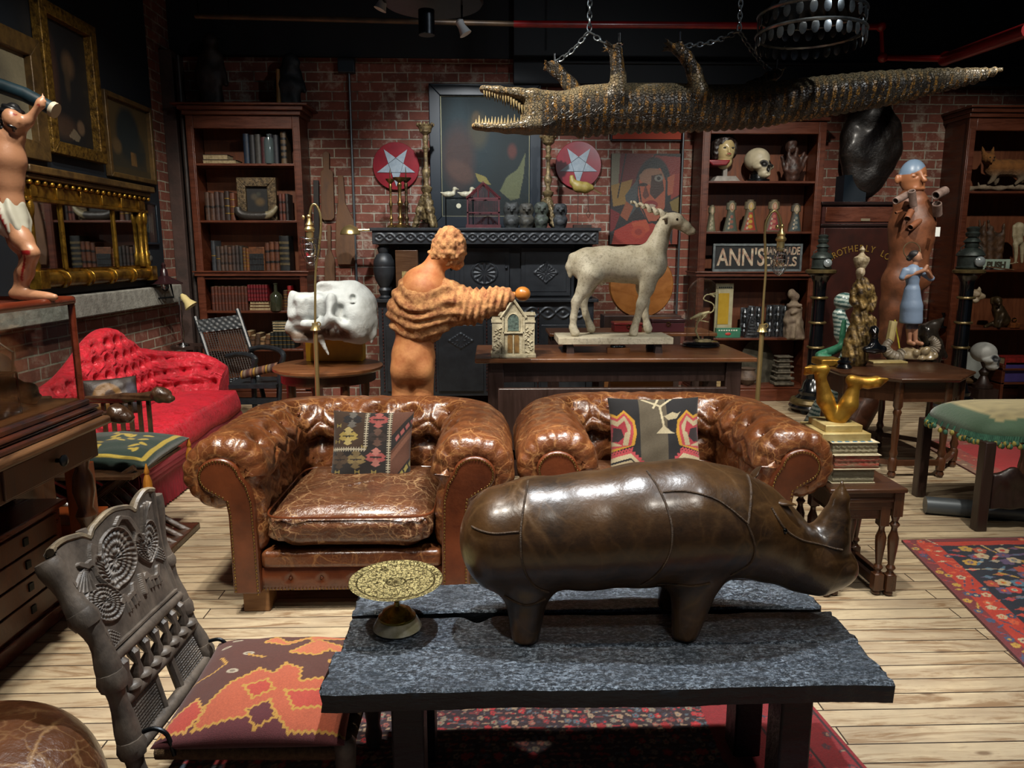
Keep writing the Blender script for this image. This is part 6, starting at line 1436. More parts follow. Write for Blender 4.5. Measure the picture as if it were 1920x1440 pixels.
def bottle(px, pyt, pyb, Yq, z, r, c, label, neck=.35, tr=.0, m=None):
 x = at(px, pyb, Yq).x; H = at(px, pyt, Yq).z-z; t = thing('glass_bottle', label, 'bottle', (x, Yq, z))
 MB().lathe([(r*.9, 0), (r, .02*1), (r, H*(1-neck)*.85), (r*.85, H*(1-neck)), (r*.3, H*(1-neck*.75)), (r*.26, H*.94), (r*.34, H*.96), (r*.34, H)], (x, Yq, z+.0005), 28).build('bottle', m or mat('dark_bottle_glass', c, rough=.12, coat=.6, spec=.8), t); return t
bottle(506, 252, 304, Yf-.0, S1, .045, '#3a4a4c', 'clear greyish glass jar in front of the upright books, top shelf of the left bookcase', .12, m=mat('grey_glassware', '#4a5658', rough=.08, coat=.8, spec=.9))
rowb(384, 421, 413, Yf, S2, [360, 362, 359, 361], ['#4a3326', '#503628', '#44302a', '#3c2a24'], 'four brown banded volumes on the second shelf, left bookcase', 'brown set on the second left shelf', 1, '#1d1613')
rowb(421, 441, 413, Yf, S2, [358, 361], ['#2f211b', '#5f3420'], ['dark brown volume after the four brown ones on the second left shelf', 'orange brown volume just left of the ornate small frame'], 'brown set on the second left shelf', 3)
rowb(523, 541, 413, Yf, S2, [363], ['#5c3228', '#6a3524', '#2c2422'], ['reddish brown volume just right of the ornate small frame', 'orange brown volume, middle one right of the ornate frame', 'dark volume at the right end of the second left shelf'], 'books right of the frame', 2, '#2a201c')
cv = Canvas(40, 50, '#0e0f10'); cv.ell(.35, .4, .15, .12, '#3a3326', e=.8); cv.ell(.6, .6, .2, .15, '#4a3a20', e=.8); cv.ell(.55, .3, .1, .08, '#2c2d24', e=.8)
M_ofr = mat('ornate_silver_gilt', '#6e5d42', '#2d2418', 40, .4, metal=.5, bump=.8, bs=80)
picture('ornate_framed_picture', 'small dark picture in a heavy ornate frame on the second shelf of the left bookcase', at(446, 370, 7.4).x, at(519, 370, 7.4).x, S2, at(480, 333, 7.4).z, 7.42, cv, .085, .045, M_ofr)
Yq = 7.33; q = lambda px, py: Vector((at(px, py, Yq).x, Yq, at(px, py, Yq).z))
hp = smooth_path([q(446, 388), q(448, 398), q(460, 404), q(482, 405), q(502, 403), q(513, 396), q(519, 386)], 6)
MB().tube(hp, [.03+.014*math.sin(PI*i/(len(hp)-1))**.6*(1 if i < 24 else .9)-(.022*(i/len(hp))**3) for i in range(len(hp))], 14).build('carved_horn', vcol('horn', .35, bump=.4, bs=60), col=lambda V: np.where((np.abs(V[:, 0]-q(495, 0).x) < .09)[:, None], np.array(srgb('#8d8468'))*(.6+.4*np.abs(nz(V, 90)))[:, None], np.array(srgb('#2a2724'))[None]), label='curved horn with a carved pale tip lying before the ornate frame', cat='horn')
rowb(396, 413, 506, Yf, S3, [451, 462], ['#31353a', '#3b322e'], ['dark grey tall book, first on the middle shelf of the left bookcase', 'shorter grey brown book beside the first dark grey one on the middle left shelf'], 'middle left shelf books', 1)
rowb(413, 455, 506, Yf, S3, [462, 460, 463, 461, 460], ['#4f3b30', '#46352d', '#52392c', '#41322c', '#3a302d', '#33302e'], 'six calf volumes on the middle shelf, left bookcase', 'six calf volumes', 2, '#2a211d')
rowb(455, 467, 506, Yf, S3, [464, 466], ['#5e3a1f', '#74431c'], ['tan ribbed volume beside the calf set, middle left shelf', 'orange ribbed volume just left of the dark patterned slab book'], 'middle left shelf books', 5)
x0_, x1_ = at(467, 500, Yf).x, at(496, 500, Yf).x
t = thing('slipcase', 'dark patterned block of small volumes in an orange slipcase on the middle left shelf', 'slipcase', ((x0_+x1_)/2, Yf+.08, S3)); MB().box(x0_, x1_, Yf+.02, Yf+.17, S3+.0, zs_(463)).build('case', bcm('#6b3d1b'), t, bevel=.003)
b = MB(); [b.box(x0_+.006+(x1_-x0_-.012)*i/9, x0_+.003+(x1_-x0_-.012)*(i+1)/9, Yf+.008, Yf+.022, S3+.005+.055*k, S3+.055+.055*k) for i in range(9) for k in range(3)]; b.build('small_volumes', bcm('#1f2326'), t, kind='stuff')
rowb(497, 524, 506, Yf, S3, [455, 453, 453], ['#5a3422', '#6b3f27', '#5e3624'], ['brown leather volume just right of the slipcase on the middle left shelf', 'banded brown volume, second right of the slipcase', 'banded brown volume, touching the big black book'], 'middle left shelf books', 2, '#1b1716')
rowb(524, 543, 506, Yf, S3, [442], ['#1c1f20'], 'thick tall black book with gilt bands, last on the middle left shelf', None, 5, '#5d5136')
rowb(396, 464, 582, Yf, S4, [538, 537], ['#4a2418', '#512819', '#4d2618', '#472318', '#4f2719', '#4a2418', '#502819', '#4c2518', '#482417', '#4f2719', '#4b2518'], 'eleven red-brown volumes on the fourth shelf, left bookcase', 'eleven red-brown volumes', 2, '#6d3320')
fl = ['#6e4423', '#5a3820', '#7a4d28']; xx0, xx1 = at(465, 575, Yf).x, at(505, 575, Yf).x
for k in range(3): fbook(xx0+.004*k, xx1-.006*k, S4+.03*k, Yf, .028, .16, fl[k], ['lowest of three flat tan books under the red set', 'middle one of three flat tan books under the red set', 'top one of three flat tan books, right under the red set'][k], 'three flat tan books')
rowb(463, 501, 562, Yf, S4+.092, [534], ['#6d1018']*7, 'seven bright red volumes standing on the flat tan books', 'seven bright red volumes', 3, '#4a0a10')
bottle(519, 531, 582, Yf, S4, .062, '#2c2f22', 'dark green round-shouldered bottle between the red books on the fourth left shelf', .4)
rowb(531, 547, 582, Yf, S4, [545, 536], ['#4a2d1d', '#8a1218'], ['thin brown volume right of the green bottle', 'bright red ribbed volume at the right end of the fourth left shelf'], 'books right of the green bottle', 5)
rowb(457, 504, 655, Yf, S5, [622, 630, 626, 634, 628], ['#7a5a3c', '#5d4029', '#4a3424', '#8a6a48', '#6b4a30'], ['pale tan book leaning on the lowest visible left shelf, first behind the cane chair', 'brown book leaning after the first pale tan one, lowest left shelf', 'dark brown leaning book, middle of five on the lowest left shelf', 'light tan leaning book, fourth on the lowest left shelf', 'brown leaning book touching the black binders'], 'leaning books on the lowest left shelf', 2, '#3c2a1c', tilt=.12)
rowb(506, 552, 655, Yf, S5, [624], ['#1a1f1e']*6, 'six black bound volumes on the lowest left shelf', 'six black volumes', 3)
for k in range(4): fbook(at(509, 620, Yf).x, at(546, 620, Yf).x, at(500, 623, Yf).z+.0+.026*k, Yf, .025, .16, ['#23302c', '#1c2626', '#2d3936', '#6b6a58'][k], ['dark green flat book, lowest of four lying on the black volumes', 'blackish flat book, second of four lying on the black volumes', 'grey green flat book, third of four lying on the black volumes', 'pale flat book on top of the black volumes'][k], 'flat books on the black volumes')
# dark figures on top of the left bookcase
ztl = at(460, 195, YL).z
def topfig(px, pt, lb, nm, c1, c2, kind):
 Y = 7.45; x = at(px, 190, Y).x; H = at(px, pt, Y).z-ztl; t = thing(nm, lb, 'figure', (x, Y, ztl)); B = Body(.012, .05)
 B.chain([(x, Y, ztl+.03), (x-.02, Y, ztl+H*.45), (x+.01, Y, ztl+H*.7)], [.09, .1, .08]); B.ell((x+.02, Y-.02, ztl+H*.87), (.07, .07, .085)); B.cap((x-.07, Y, ztl+H*.68), (x-.1, Y-.05, ztl+H*.35), .035, .025); B.cap((x+.08, Y, ztl+H*.68), (x+.15, Y-.06, ztl+H*.3), .035, .025); B.cap((x-.05, Y-.04, ztl+.03), (x-.06, Y-.05, ztl+H*.4), .04, .05); B.cap((x+.06, Y-.04, ztl+.03), (x+.05, Y-.05, ztl+H*.4), .04, .05)
 if kind: B.cap((x+.04, Y, ztl+H*.9), (x+.09, Y-.03, ztl+H*.86), .03, .02)
 B.build('carving', mat('dark_figure_carving', c1, c2, 9, .6, bump=.4), t, disp=lambda V: .006*nz(V, 40))  # mottled mix of the two dark tones passed in
 if kind: MB().tube([(x-.09, Y-.08, ztl+.0), (x-.08, Y-.1, ztl+.32)], [.022, .018], 8).build('yellow_staff', mat('ochre_staff', '#7d5a26', rough=.6), t)
topfig(400, 62, 'tall dark cone-headed figure standing on top of the left bookcase', 'hooded_figure', '#2a2019', '#15110f', 0)
topfig(545, 105, 'dark seated figure with an ochre staff on the right end of the left bookcase', 'seated_figure', '#10161c', '#080c10', 1)
# ---------------------------------------------------------------- middle bookcase
YM = 7.3; zm_ = lambda py: at(1430, py, YM).z
XC, XD = at(1312, 400, YM).x, at(1545, 320, YM).x
T1, T2, T3, T4, T5 = zm_(339), zm_(434), zm_(509), zm_(634), zm_(742)
shelfcase('bookcase', 'tall bookcase of curiosities in the middle, holding the painted sign', XC, XD, YM, .36, at(1430, 206, YM).z, [T1, T2, T3-.06, T4, .16], zmid=T3, corn=.05, stile=.075)
T5 = .16
def Q(Y): return lambda px, py, dy=0: Vector((at(px, py, Y).x, Y+dy, at(px, py, Y).z))
def waxhead():
 Y = 7.42; q = Q(Y); k = Y/1380; t = thing('wax_head', 'pale wax head of a dark-haired child on a red block, middle bookcase', 'bust', (q(1358, 338).x, Y, T1)); x = q(1358, 338).x
 MB().cb((x, Y, T1+.025), (.26, .18, .05), top=(.72, .72)).build('stand_base', mat('grey_stand', '#8b8680', '#6e6a64', 12, .6), t, bevel=.003); MB().box(x-.02, x+.02, Y-.02, Y+.02, T1+.05, q(0, 308).z).build('stand_post', mat('stand_post_grey', '#77726c', rough=.6), t)
 B = Body(.006, .015); B.ell(q(1360, 281), (17*k, 18*k, 22*k)); B.ell(q(1360, 294, -.02), (12*k, 12*k, 10*k)); B.cap(q(1358, 297), q(1358, 303), 11*k, 14*k); B.cap(q(1361, 280, -17*k), q(1361, 287, -19.5*k), .008, .014, .012); B.ell(q(1343, 284), (3*k, 4*k, 5*k)); B.ell(q(1361, 292, -17*k), (.028, .014, .012), k=.01); 
 for dx in (-7, 8): B.ell(q(1361+dx, 279, -18*k), (.02, .014, .011), k=.015, sub=True)
 B.build('head', mat('pale_wax', '#b3a277', '#9c8a5e', 10, .4, coat=.2), t)
 H = Body(.007, .02); H.ell(q(1358, 268, .03), (21*k, 19*k, 19*k)); H.ell(q(1343, 280, .03), (8*k, 14*k, 22*k)); H.ell(q(1376, 278, .03), (7*k, 14*k, 18*k)); H.build('hair', mat('dark_brown_hair', '#1d120d', rough=.5), t, disp=lambda V: .006*nz(V, 110))
 for dx in (-7, 8): MB().ell(q(1361+dx, 279, -16.5*k), (.014, .006, .008), nu=10, nv=6).build('eye', mat('glass_eye', '#3a3a34', rough=.1), t)
 MB().ell(q(1361, 291, -19*k), (.022, .007, .007), nu=12, nv=6).build('lips', mat('red_lips', '#8a3a34', rough=.4), t)
 MB().prism([(q(1334, 0).x, q(0, 297).z), (q(1380, 0).x, q(0, 297).z), (q(1372, 0).x, q(0, 308).z), (q(1345, 0).x, q(0, 308).z)][::-1], Y-.1, Y+.08, 'y').build('red_collar', mat('red_painted_bust', '#7c2028', '#641820', 14, .4), t, bevel=.012)
waxhead()
def humskull(name, label, px, pc, k, Y, mt, rot=0, flipx=1, stand=None, zb=0, dark=True):
 q = Q(Y); c = q(px, pc); t = thing(name, label, 'skull', (c.x, Y, zb)); B = Body(.0055, .012); B.T = Matrix.Translation(c) @ Matrix.Rotation(rot, 4, 'Z') @ Matrix.Scale(k, 4)
 B.ell((0, .02, .02), (.075, .09, .075)); B.ell((0, -.045, -.03), (.055, .05, .05)); B.ell((0, -.05, -.075), (.04, .045, .03))
 for s_ in (-1, 1): B.ell((s_*.05, -.04, -.03), (.02, .04, .02)); B.ell((s_*.03, -.095, -.012), (.021, .03, .02), k=.006, sub=True)
 B.ell((0, -.1, -.045), (.011, .02, .018), k=.004, sub=True)
 for i in range(6): B.ell((-.025+.01*i, -.094, -.078), (.0035, .012, .012), k=.002, sub=True)
 def cc(V):
  L_ = np.array(B.T.inverted()); P = V @ L_[:3, :3].T+L_[:3, 3]; a = np.array(mt[0]); m = np.zeros(len(V))
  for s_ in (-1, 1): m = np.maximum(m, np.clip(1.6-np.linalg.norm((P-np.array((s_*.03, -.095, -.012)))/np.array((.024, .04, .023)), axis=1)*1.2, 0, 1))
  m = np.maximum(m, np.clip(1.6-np.linalg.norm((P-np.array((0, -.1, -.045)))/np.array((.014, .03, .021)), axis=1)*1.2, 0, 1)); m = np.clip(m*3, 0, 1)
  return np.array(srgb(mt[0]))*(1-m[:, None])*(.85+.15*nz(V, 60))[:, None]+np.array(srgb(mt[1]))*m[:, None]
 B.build('skull', vcol('skull_bone', .5, bump=.2, bs=50), t, col=cc); return t, c
t, c = humskull('skull', 'cream carved skull on a black base, top shelf of the middle bookcase', 1423, 305, 1.5, 7.42, ('#b5ac92', '#100e0c'), .4, zb=T1)
MB().lathe([(.11, 0), (.11, .02), (.085, .03), (.08, .07), (.09, .075), (.05, .09)], (c.x, 7.42, T1), 28).build('black_base', mat('ebony', '#0b0c0e', rough=.2, coat=.4), t)
t = thing('carved_hand', 'dark carved open hand with a small head, middle bookcase top shelf', 'carving', (at(1486, 338, 7.42).x, 7.42, T1)); q = Q(7.42); B = Body(.007, .02)
B.chain([q(1486, 332), q(1486, 318), q(1486, 305)], [.07, .08, .07]); 
for a, b_, r in (((1470, 318), (1464, 295), .022), ((1478, 305), (1478, 282), .024), ((1489, 303), (1492, 280), .026), ((1497, 308), (1505, 288), .024), ((1500, 318), (1511, 295), .022)): B.cap(q(*a, -.02), q(*b_, -.03), r, r*.7)
B.ell(q(1486, 272, .03), (.055, .05, .08)); B.build('carving', mat('brown_carving', '#4a2e24', '#221612', 14, .5, bump=.4), t, disp=lambda V: .005*nz(V, 70))
# flat painted folk figures
def flatfig(px, pt, w_, lb, c1, c2, c3, tall=True):
 Y = 7.4; q = Q(Y); x = q(px, 430).x; H = q(px, pt).z-T2; W = w_*Y/1380; cvv = Canvas(34, 60, c1)
 cvv.ell(.5, .22, .26, .15, '#8a7a5c'); cvv.ell(.5, .22, .15, .10, c2); cvv.ell(.5, .21, .09, .07, '#a8907a'); cvv.poly([(.3, .4), (.7, .4), (.85, .95), (.15, .95)], c3); 
 for i in range(3): cvv.ell(.5, .52+.16*i, .16, .055, c2); cvv.ell(.32, .6+.14*i, .07, .04, '#a0917a')
 prof = lambda v: (.62+.1*math.sin(v*3)) if v < .3 else (.5 if v < .38 else .5+.5*(v-.38)/.62)
 P = lambda u, v: np.stack([x+(u-.5)*2*W*np.vectorize(prof)(v)*np.where(v < .06, .6, 1), Y-.035-.03*np.sqrt(np.clip(1-(2*u-1)**2, 0, 1)), T2+H*(1-v)], -1)
 b = cvv.surf(P); f = MB(); u, v = np.meshgrid(np.linspace(0, 1, 14), np.linspace(0, 1, 24)); n0 = b.n
 Pb = P(u, v); Pb[..., 1] = Y-.035+.05*np.sqrt(np.clip(1-(2*u-1)**2, 0, 1)); b.sheet(Pb, flip=True)
 b.build('painted_figurine', vcol('folk_paint', .6, bump=.4, bs=90), ang=180, col=np.concatenate([cvv.cols(), np.tile(np.array(srgb('#4a3c2a')), (b.n-n0, 1))]), label=lb, cat='figurine', group='painted folk figurines')
flatfig(1331, 385, 9, 'small whitish painted figurine half hidden at the left end of the figurine shelf', '#5a5644', '#8a8670', '#6a6850')
flatfig(1367, 377, 14, 'green painted figurine with a tufted head, second from the left on the figurine shelf', '#4a4a3c', '#7a4a3a', '#3b4a42')
flatfig(1402, 375, 16, 'painted figurine with a yellow face and red belly, in the middle of the figurine shelf', '#4f4632', '#a3882c', '#8a3020')
flatfig(1446, 375, 16, 'painted figurine with a pink face, partly behind the second brass lamp', '#4f4632', '#9a5a4a', '#7a2a32')
flatfig(1487, 382, 13, 'dark blue painted figurine with a bear-like head at the right end of the figurine shelf', '#3a352c', '#6a6a60', '#2c3c40')
# painted sign
def text(s_, name, x, y, z, size, m, parent, sx=1, rot=(PI/2, 0, 0), ext=.002, bold=0, align='LEFT', space=1):
 cu = bpy.data.curves.new(name, 'FONT'); cu.body = s_; cu.size = size; cu.extrude = ext; cu.offset = bold; cu.align_x = align; cu.space_character = space; o0 = bpy.data.objects.new(name, cu); me = bpy.data.meshes.new_from_object(o0); bpy.data.objects.remove(o0); me.materials.clear(); me.materials.append(m)
 o = bpy.data.objects.new(name, me); COL.objects.link(o); M = wmat(parent).inverted() @ Matrix.Translation((x, y, z)) @ Euler(rot).to_matrix().to_4x4() @ Matrix.Diagonal((sx, 1, 1, 1)); o.parent = parent; o.matrix_basis = M; return o
Y = 7.3; a, c = at(1335, 507, Y), at(1505, 457, Y); sg = thing('painted_sign', 'black framed painted sign with white letters on the middle bookcase', 'sign', ((a.x+c.x)/2, Y, T3)); zb_, zt_ = T3, c.z
MB().box(a.x, c.x, Y, Y+.03, zb_, zt_).build('board', mat('sign_black', '#15171a', '#1d1f20', 20, .7, bump=.2), sg)
b = MB().box(a.x, c.x, Y-.012, Y, zb_, zb_+.022).box(a.x, c.x, Y-.012, Y, zt_-.022, zt_).box(a.x, a.x+.022, Y-.012, Y, zb_+.022, zt_-.022).box(c.x-.022, c.x, Y-.012, Y, zb_+.022, zt_-.022); b.build('frame', mat('grey_sign_frame', '#6c7577', '#4c5355', 20, .5), sg, bevel=.002)
M_let = mat('worn_white_letters', '#bdb49c', '#8a5f4e', 20, .7); text("ANN'S", 'lettering', a.x+.045, Y-.003, zb_+.06, .235, M_let, sg, .70, bold=.004)
text('HANDMADE', 'lettering', a.x+.50, Y-.003, zb_+.165, .105, M_let, sg, .62, bold=.003); text('DOLLS', 'lettering', a.x+.52, Y-.003, zb_+.055, .125, M_let, sg, .85, bold=.003)
# shelf with the yellow card and metal moulds
Y = 7.42; q = Q(Y); a, c = q(1338, 634), q(1376, 531); t = thing('advert_board', 'tall cream board with a yellow panel standing behind the glass dome', 'board', ((a.x+c.x)/2, Y, T4)); MB().box(a.x, c.x, Y, Y+.02, T4, c.z).build('board', mat('cream_board', '#a39d80', '#8d8768', 12, .5), t); MB().box(a.x+.03, c.x-.04, Y-.004, Y, T4+.13, c.z-.1).build('yellow_panel', mat('yellow_panel', '#9c7c1a', '#a88a2a', 12, .4), t)
b = MB(); [b.box(a.x+.03+.02*i, a.x+.045+.02*i, Y-.003, Y, T4+.07, T4+.09) for i in range(7)]; [b.box(a.x+.03+.02*i, a.x+.045+.02*i, Y-.003, Y, c.z-.05, c.z-.035) for i in range(7)]; b.build('printed_lines', mat('dark_print', '#26302c', rough=.6), t, kind='stuff')
Y = 7.34; q = Q(Y); a, c = q(1341, 634), q(1389, 615); t = thing('green_card', 'small green lettered card in front of the cream board', 'card', ((a.x+c.x)/2, Y, T4)); MB().box(a.x, c.x, Y, Y+.03, T4, c.z).build('card', mat('green_card', '#2f6b52', '#285c46', 12, .5), t, bevel=.003); MB().ell(((a.x+c.x)/2, Y-.002, (T4+c.z)/2-.01), (.03, .004, .015), nu=12, nv=6).build('red_emblem', mat('red_emblem', '#a3342c', rough=.5), t)
b = MB(); [b.box(a.x+.03+.025*i, a.x+.045+.025*i, Y-.003, Y, c.z-.03, c.z-.016) for i in range(8)]; b.build('printed_line', mat('white_print', '#b9c4b6', rough=.6), t, kind='stuff')
M_pew = mat('pewter', '#80858a', '#3c4044', 30, .28, metal=.9, bump=.4, bs=60)
def mould(px, pt, w_, Y, kind, lb):
 q = Q(Y); x = q(px, 630).x; H = q(px, pt).z-T4; W = w_*Y/1380; t = thing('metal_mould', lb, 'mould', (x, Y, T4), 0, 'pewter moulds'); b = MB(); 
 if kind == 'tri': b.prism([(x-W, T4), (x+W, T4), (x+W*.25, T4+H), (x-W*.25, T4+H)], Y-.02, Y+.02, 'y'); [b.box(x-W*(.7-.13*k), x+W*(.7-.13*k), Y-.028, Y-.02, T4+H*(.1+.14*k), T4+H*(.18+.14*k)) for k in range(5)]
 else:
  b.box(x-W, x+W, Y+.01, Y+.03, T4, T4+H)
  for k in range(2): z0 = T4+H*.5*k; b.lathe([(W*.55, z0+.005), (W*.5, z0+H*.1), (W*.75, z0+H*.18), (W*.45, z0+H*.25), (W*.7, z0+H*.33), (W*.5, z0+H*.4), (W*.3, z0+H*.46), (.001, z0+H*.49)], (x, Y, 0), 12)
 b.build('mould', M_pew, t, bevel=.002)
for i, (px, pt, w_, Y_, kd) in enumerate(((1394, 577, 7, 7.47, 'f'), (1407, 574, 6, 7.47, 'f'), (1420, 575, 6, 7.47, 'f'), (1442, 572, 7, 7.42, 'f'), (1456, 572, 7, 7.42, 'f'), (1469, 573, 6, 7.42, 'f'), (1408, 592, 14, 7.36, 'tri'))):
 mould(px, pt, w_, Y_, kd, ['pewter two-tier mould, leftmost, behind the pointed one', 'pewter two-tier mould, second from the left, behind the pointed one', 'pewter two-tier mould, third from the left, just left of the lamp pole', 'pewter two-tier mould just right of the lamp pole', 'pewter two-tier mould in the middle right of the lamp pole', 'pewter two-tier mould next to the stone couple', 'pointed pewter mould standing in front of the others'][i])
def couple():
 Y = 7.36; q = Q(Y); t = thing('stone_group', 'pale carved stone of figures holding each other, right end of the mould shelf', 'carving', (q(1487, 634).x, Y, T4)); B = Body(.008, .02)
 B.bx(q(1487, 618), (.085, .06, .1), .02); B.cap(q(1480, 600), q(1488, 575), .06, .06); B.cap(q(1494, 600), q(1494, 580), .05, .045); B.ell(q(1490, 557, -.01), (.042, .042, .05)); B.ell(q(1484, 551), (.04, .045, .05)); B.cap(q(1476, 572, -.04), q(1496, 572, -.07), .022, .018); B.cap(q(1499, 578, -.03), q(1480, 586, -.07), .02, .016); B.cap(q(1482, 612, -.06), q(1480, 630, -.06), .03, .03); B.ell(q(1482, 600, -.05), (.03, .03, .03)); B.cap(q(1496, 606, -.05), q(1501, 632, -.05), .03, .025)
 B.build('carving', mat('weathered_stone', '#8c7d68', '#5c4c40', 12, .8, bump=.5, bs=50), t, disp=lambda V: .005*nz(V, 60))
couple()
def pagoda():
 Y = 7.36; q = Q(Y); x = q(1464, 745).x; t = thing('stone_pagoda', 'small tiered stone tower on the bottom shelf of the middle bookcase', 'carving', (x, Y, T5)); H = q(1464, 668).z-T5; b = MB()
 for k, (w_, h0, h1) in enumerate(((.10, 0, .1), (.075, .1, .2), (.1, .2, .28), (.07, .28, .42), (.095, .42, .47), (.065, .47, .62), (.09, .62, .68), (.06, .68, .82), (.085, .82, .86), (.055, .86, .97), (.08, .97, 1.02))): b.cb((x, Y, T5+H*(h0+h1)/2), (w_*2, w_*1.5, H*(h1-h0)), top=(.92, .92) if k % 2 else (1.0, 1.0))
 b.build('tower', mat('grey_stone', '#6b6354', '#3e382e', 20, .8, bump=.6), t, bevel=.006)
pagoda()
def vase(px, pt, pb, Y, z, prof, lb, m, nm='vase'):
 x = at(px, pb, Y).x; H = at(px, pt, Y).z-z; t = MB().lathe([(r, zz*H) for r, zz in prof], (x, Y, z), 28).build(nm, m, label=lb, cat='vase'); return t
vase(1399, 690, 742, 7.34, T5, [(.04, 0), (.05, .05), (.1, .35), (.1, .5), (.075, .75), (.07, .9), (.085, 1), (.06, 1)], 'brown stone vase on the bottom shelf of the middle bookcase', mat('brown_stone_vase', '#5c4a3c', '#40332a', 14, .6, bump=.4))
q = Q(7.48); MB().lathe([(0, 0), (.2, .0), (.23, .02), (.2, .025), (0, .015)], q(1418, 695), 40, rot=rotm(PI/2-.15, 0, .3), sy=1.4).build('oval_dish', mat('metal_dish', '#6f6a5c', '#4a463c', 9, .35, metal=.6), label='oval metal dish leaning behind the lamp pole, bottom of the middle bookcase', cat='dish')
q = Q(7.2); B = Body(.006, .012); B.cap(q(1361, 735), q(1356, 724), .032, .03); [B.cap(q(1354, 728-4*i), q(1343, 727-5*i), .014, .011) for i in range(4)]; B.cap(q(1356, 722), q(1348, 714), .014, .01); B.cap(q(1361, 735), Vector((q(1361, 735).x, 7.2, .18)), .03, .04)
B.build('stone_hand', mat('pale_stone_hand', '#9c8558', '#7a6644', 14, .6, bump=.3), label='pale carved fist standing on the floor near the middle bookcase', cat='carving', )
# ---------------------------------------------------------------- right bookcase
XE = at(1800, 400, YM).x; YR = 7.3; zr_ = lambda py: at(1860, py, YR).z
U1, U2, U3, U4 = zr_(358), zr_(506), zr_(615), .16
shelfcase('bookcase', 'tall bookcase on the far right with the stuffed fox on its top shelf', XE, XE+1.6, YR, .4, at(1860, 200, YR).z, [U1, U2, U3, .165], corn=.05, stile=.075)
def fox():
 Y = 7.4; q = Q(Y); k = Y/1380; t = thing('stuffed_fox', 'small stuffed fox walking on a branch, top shelf of the right bookcase', 'stuffed animal', (q(1880, 350).x, Y, U1)); B = Body(.009, .03)
 B.chain([q(1862, 316), q(1885, 314), q(1908, 316), q(1920, 322)], [15*k, 14*k, 15*k, 13*k]); B.cap(q(1862, 310), q(1852, 300), 11*k, 9*k); B.ell(q(1850, 297, -.03), (11*k, 10*k, 9*k)); B.cap(q(1848, 301, -.06), q(1844, 306, -.12), 5.5*k, 2.2*k, .012)
 for dx in (-1, 1): B.cap(q(1850+dx*7, 290, -.02), q(1850+dx*11, 275, -.02), 4.5*k, 1.2*k, .008)
 for a in (((1862, 325), (1856, 337), (1848, 345)), ((1875, 325), (1873, 338), (1872, 345))): B.chain([q(*p, (-.04 if a[0][0] < 1870 else .04)) for p in a], [6*k, 4*k, 2.5*k], .02)
 for a in (((1905, 325), (1910, 336), (1898, 346)), ((1918, 325), (1922, 336), (1916, 346))): B.chain([q(*p, (-.04 if a[0][0] < 1910 else .04)) for p in a], [8*k, 4*k, 2.5*k], .02)
 B.chain([q(1925, 318), q(1945, 322), q(1965, 335)], [5*k, 8*k, 3*k])
 def cc(V):
  n = .8+.2*nz(V, 70); z = (V[:, 2]-q(0, 318).z)/.08; m = np.clip(z+.6, 0, 1)[:, None]; r = np.array(srgb('#7a4c1c')); w_ = np.array(srgb('#6b5c48')); return (r*m+w_*(1-m))*n[:, None]
 B.build('fox', vcol('fox_fur', .9, bump=.8, bs=120), t, col=cc, disp=lambda V: .003*nz(V, 150))
 MB().ell(q(1849, 303, -.115), .008, nu=8, nv=6).build('nose', M_dkst, t)
 for dx in (-4, 4): MB().ell(q(1850+dx, 297, -.085), .007, nu=8, nv=6).build('eye', M_dkst, t)
 b = MB(); b.tube(smooth_path([q(1812, 355), q(1840, 351), q(1870, 353), q(1900, 351), q(1960, 353)], 5), [.022+.006*math.sin(i*1.3) for i in range(21)], 10); b.tube([q(1836, 352), q(1834, 342)], [.012, .005], 6); b.build('branch', mat('dry_branch', '#7d6e5a', '#5a4c3c', 20, .85, bump=.5), t)
fox()
q = Q(7.42); B = Body(.009, .02); rg = random.Random(4)
for i in range(20): x = 1832+rg.random()*44; B.cap(q(x, 500, rg.uniform(-.05, .05)), q(x+rg.uniform(-8, 8), 412+rg.random()*30, rg.uniform(-.05, .05)), .022, .014)
B.bx(q(1855, 470), (.12, .04, .18), .02); B.build('driftwood_carving', mat('gnarled_wood', '#4e3218', '#2c1c0e', 16, .6, bump=.6), disp=lambda V: .006*nz(V, 70), label='gnarled brown carved figure group on the second shelf of the right bookcase', cat='carving')
def mannequin():
 Y = 7.36; q = Q(Y); t = thing('wooden_mannequin', 'pale headless jointed mannequin at the right edge of the second right shelf', 'mannequin', (q(1909, 500).x, Y, U2)); B = Body(.006, .01)
 B.cap(q(1910, 426), q(1910, 440), .05, .04); B.cap(q(1910, 446), q(1910, 452), .035, .04); B.cap(q(1904, 458), q(1905, 474), .026, .018); B.cap(q(1905, 476), q(1904, 492), .018, .012); B.cap(q(1916, 458), q(1916, 474), .026, .018); B.cap(q(1916, 476), q(1916, 492), .018, .012); B.cap(q(1901, 424), q(1900, 442), .014, .012); B.cap(q(1900, 442), q(1902, 456), .012, .008); B.cap(q(1919, 424), q(1921, 442), .014, .012)
 B.cap(Vector((q(1909, 0).x, Y, U2+.02)), q(1909, 492), .006, .006); B.build('mannequin', mat('pale_lay_figure', '#a59a7c', '#857a5e', 20, .6), t); MB().lathe([(.05, 0), (.05, .02), (0, .02)], (q(1909, 0).x, Y, U2), 20).build('base', M_dark, t)
mannequin()
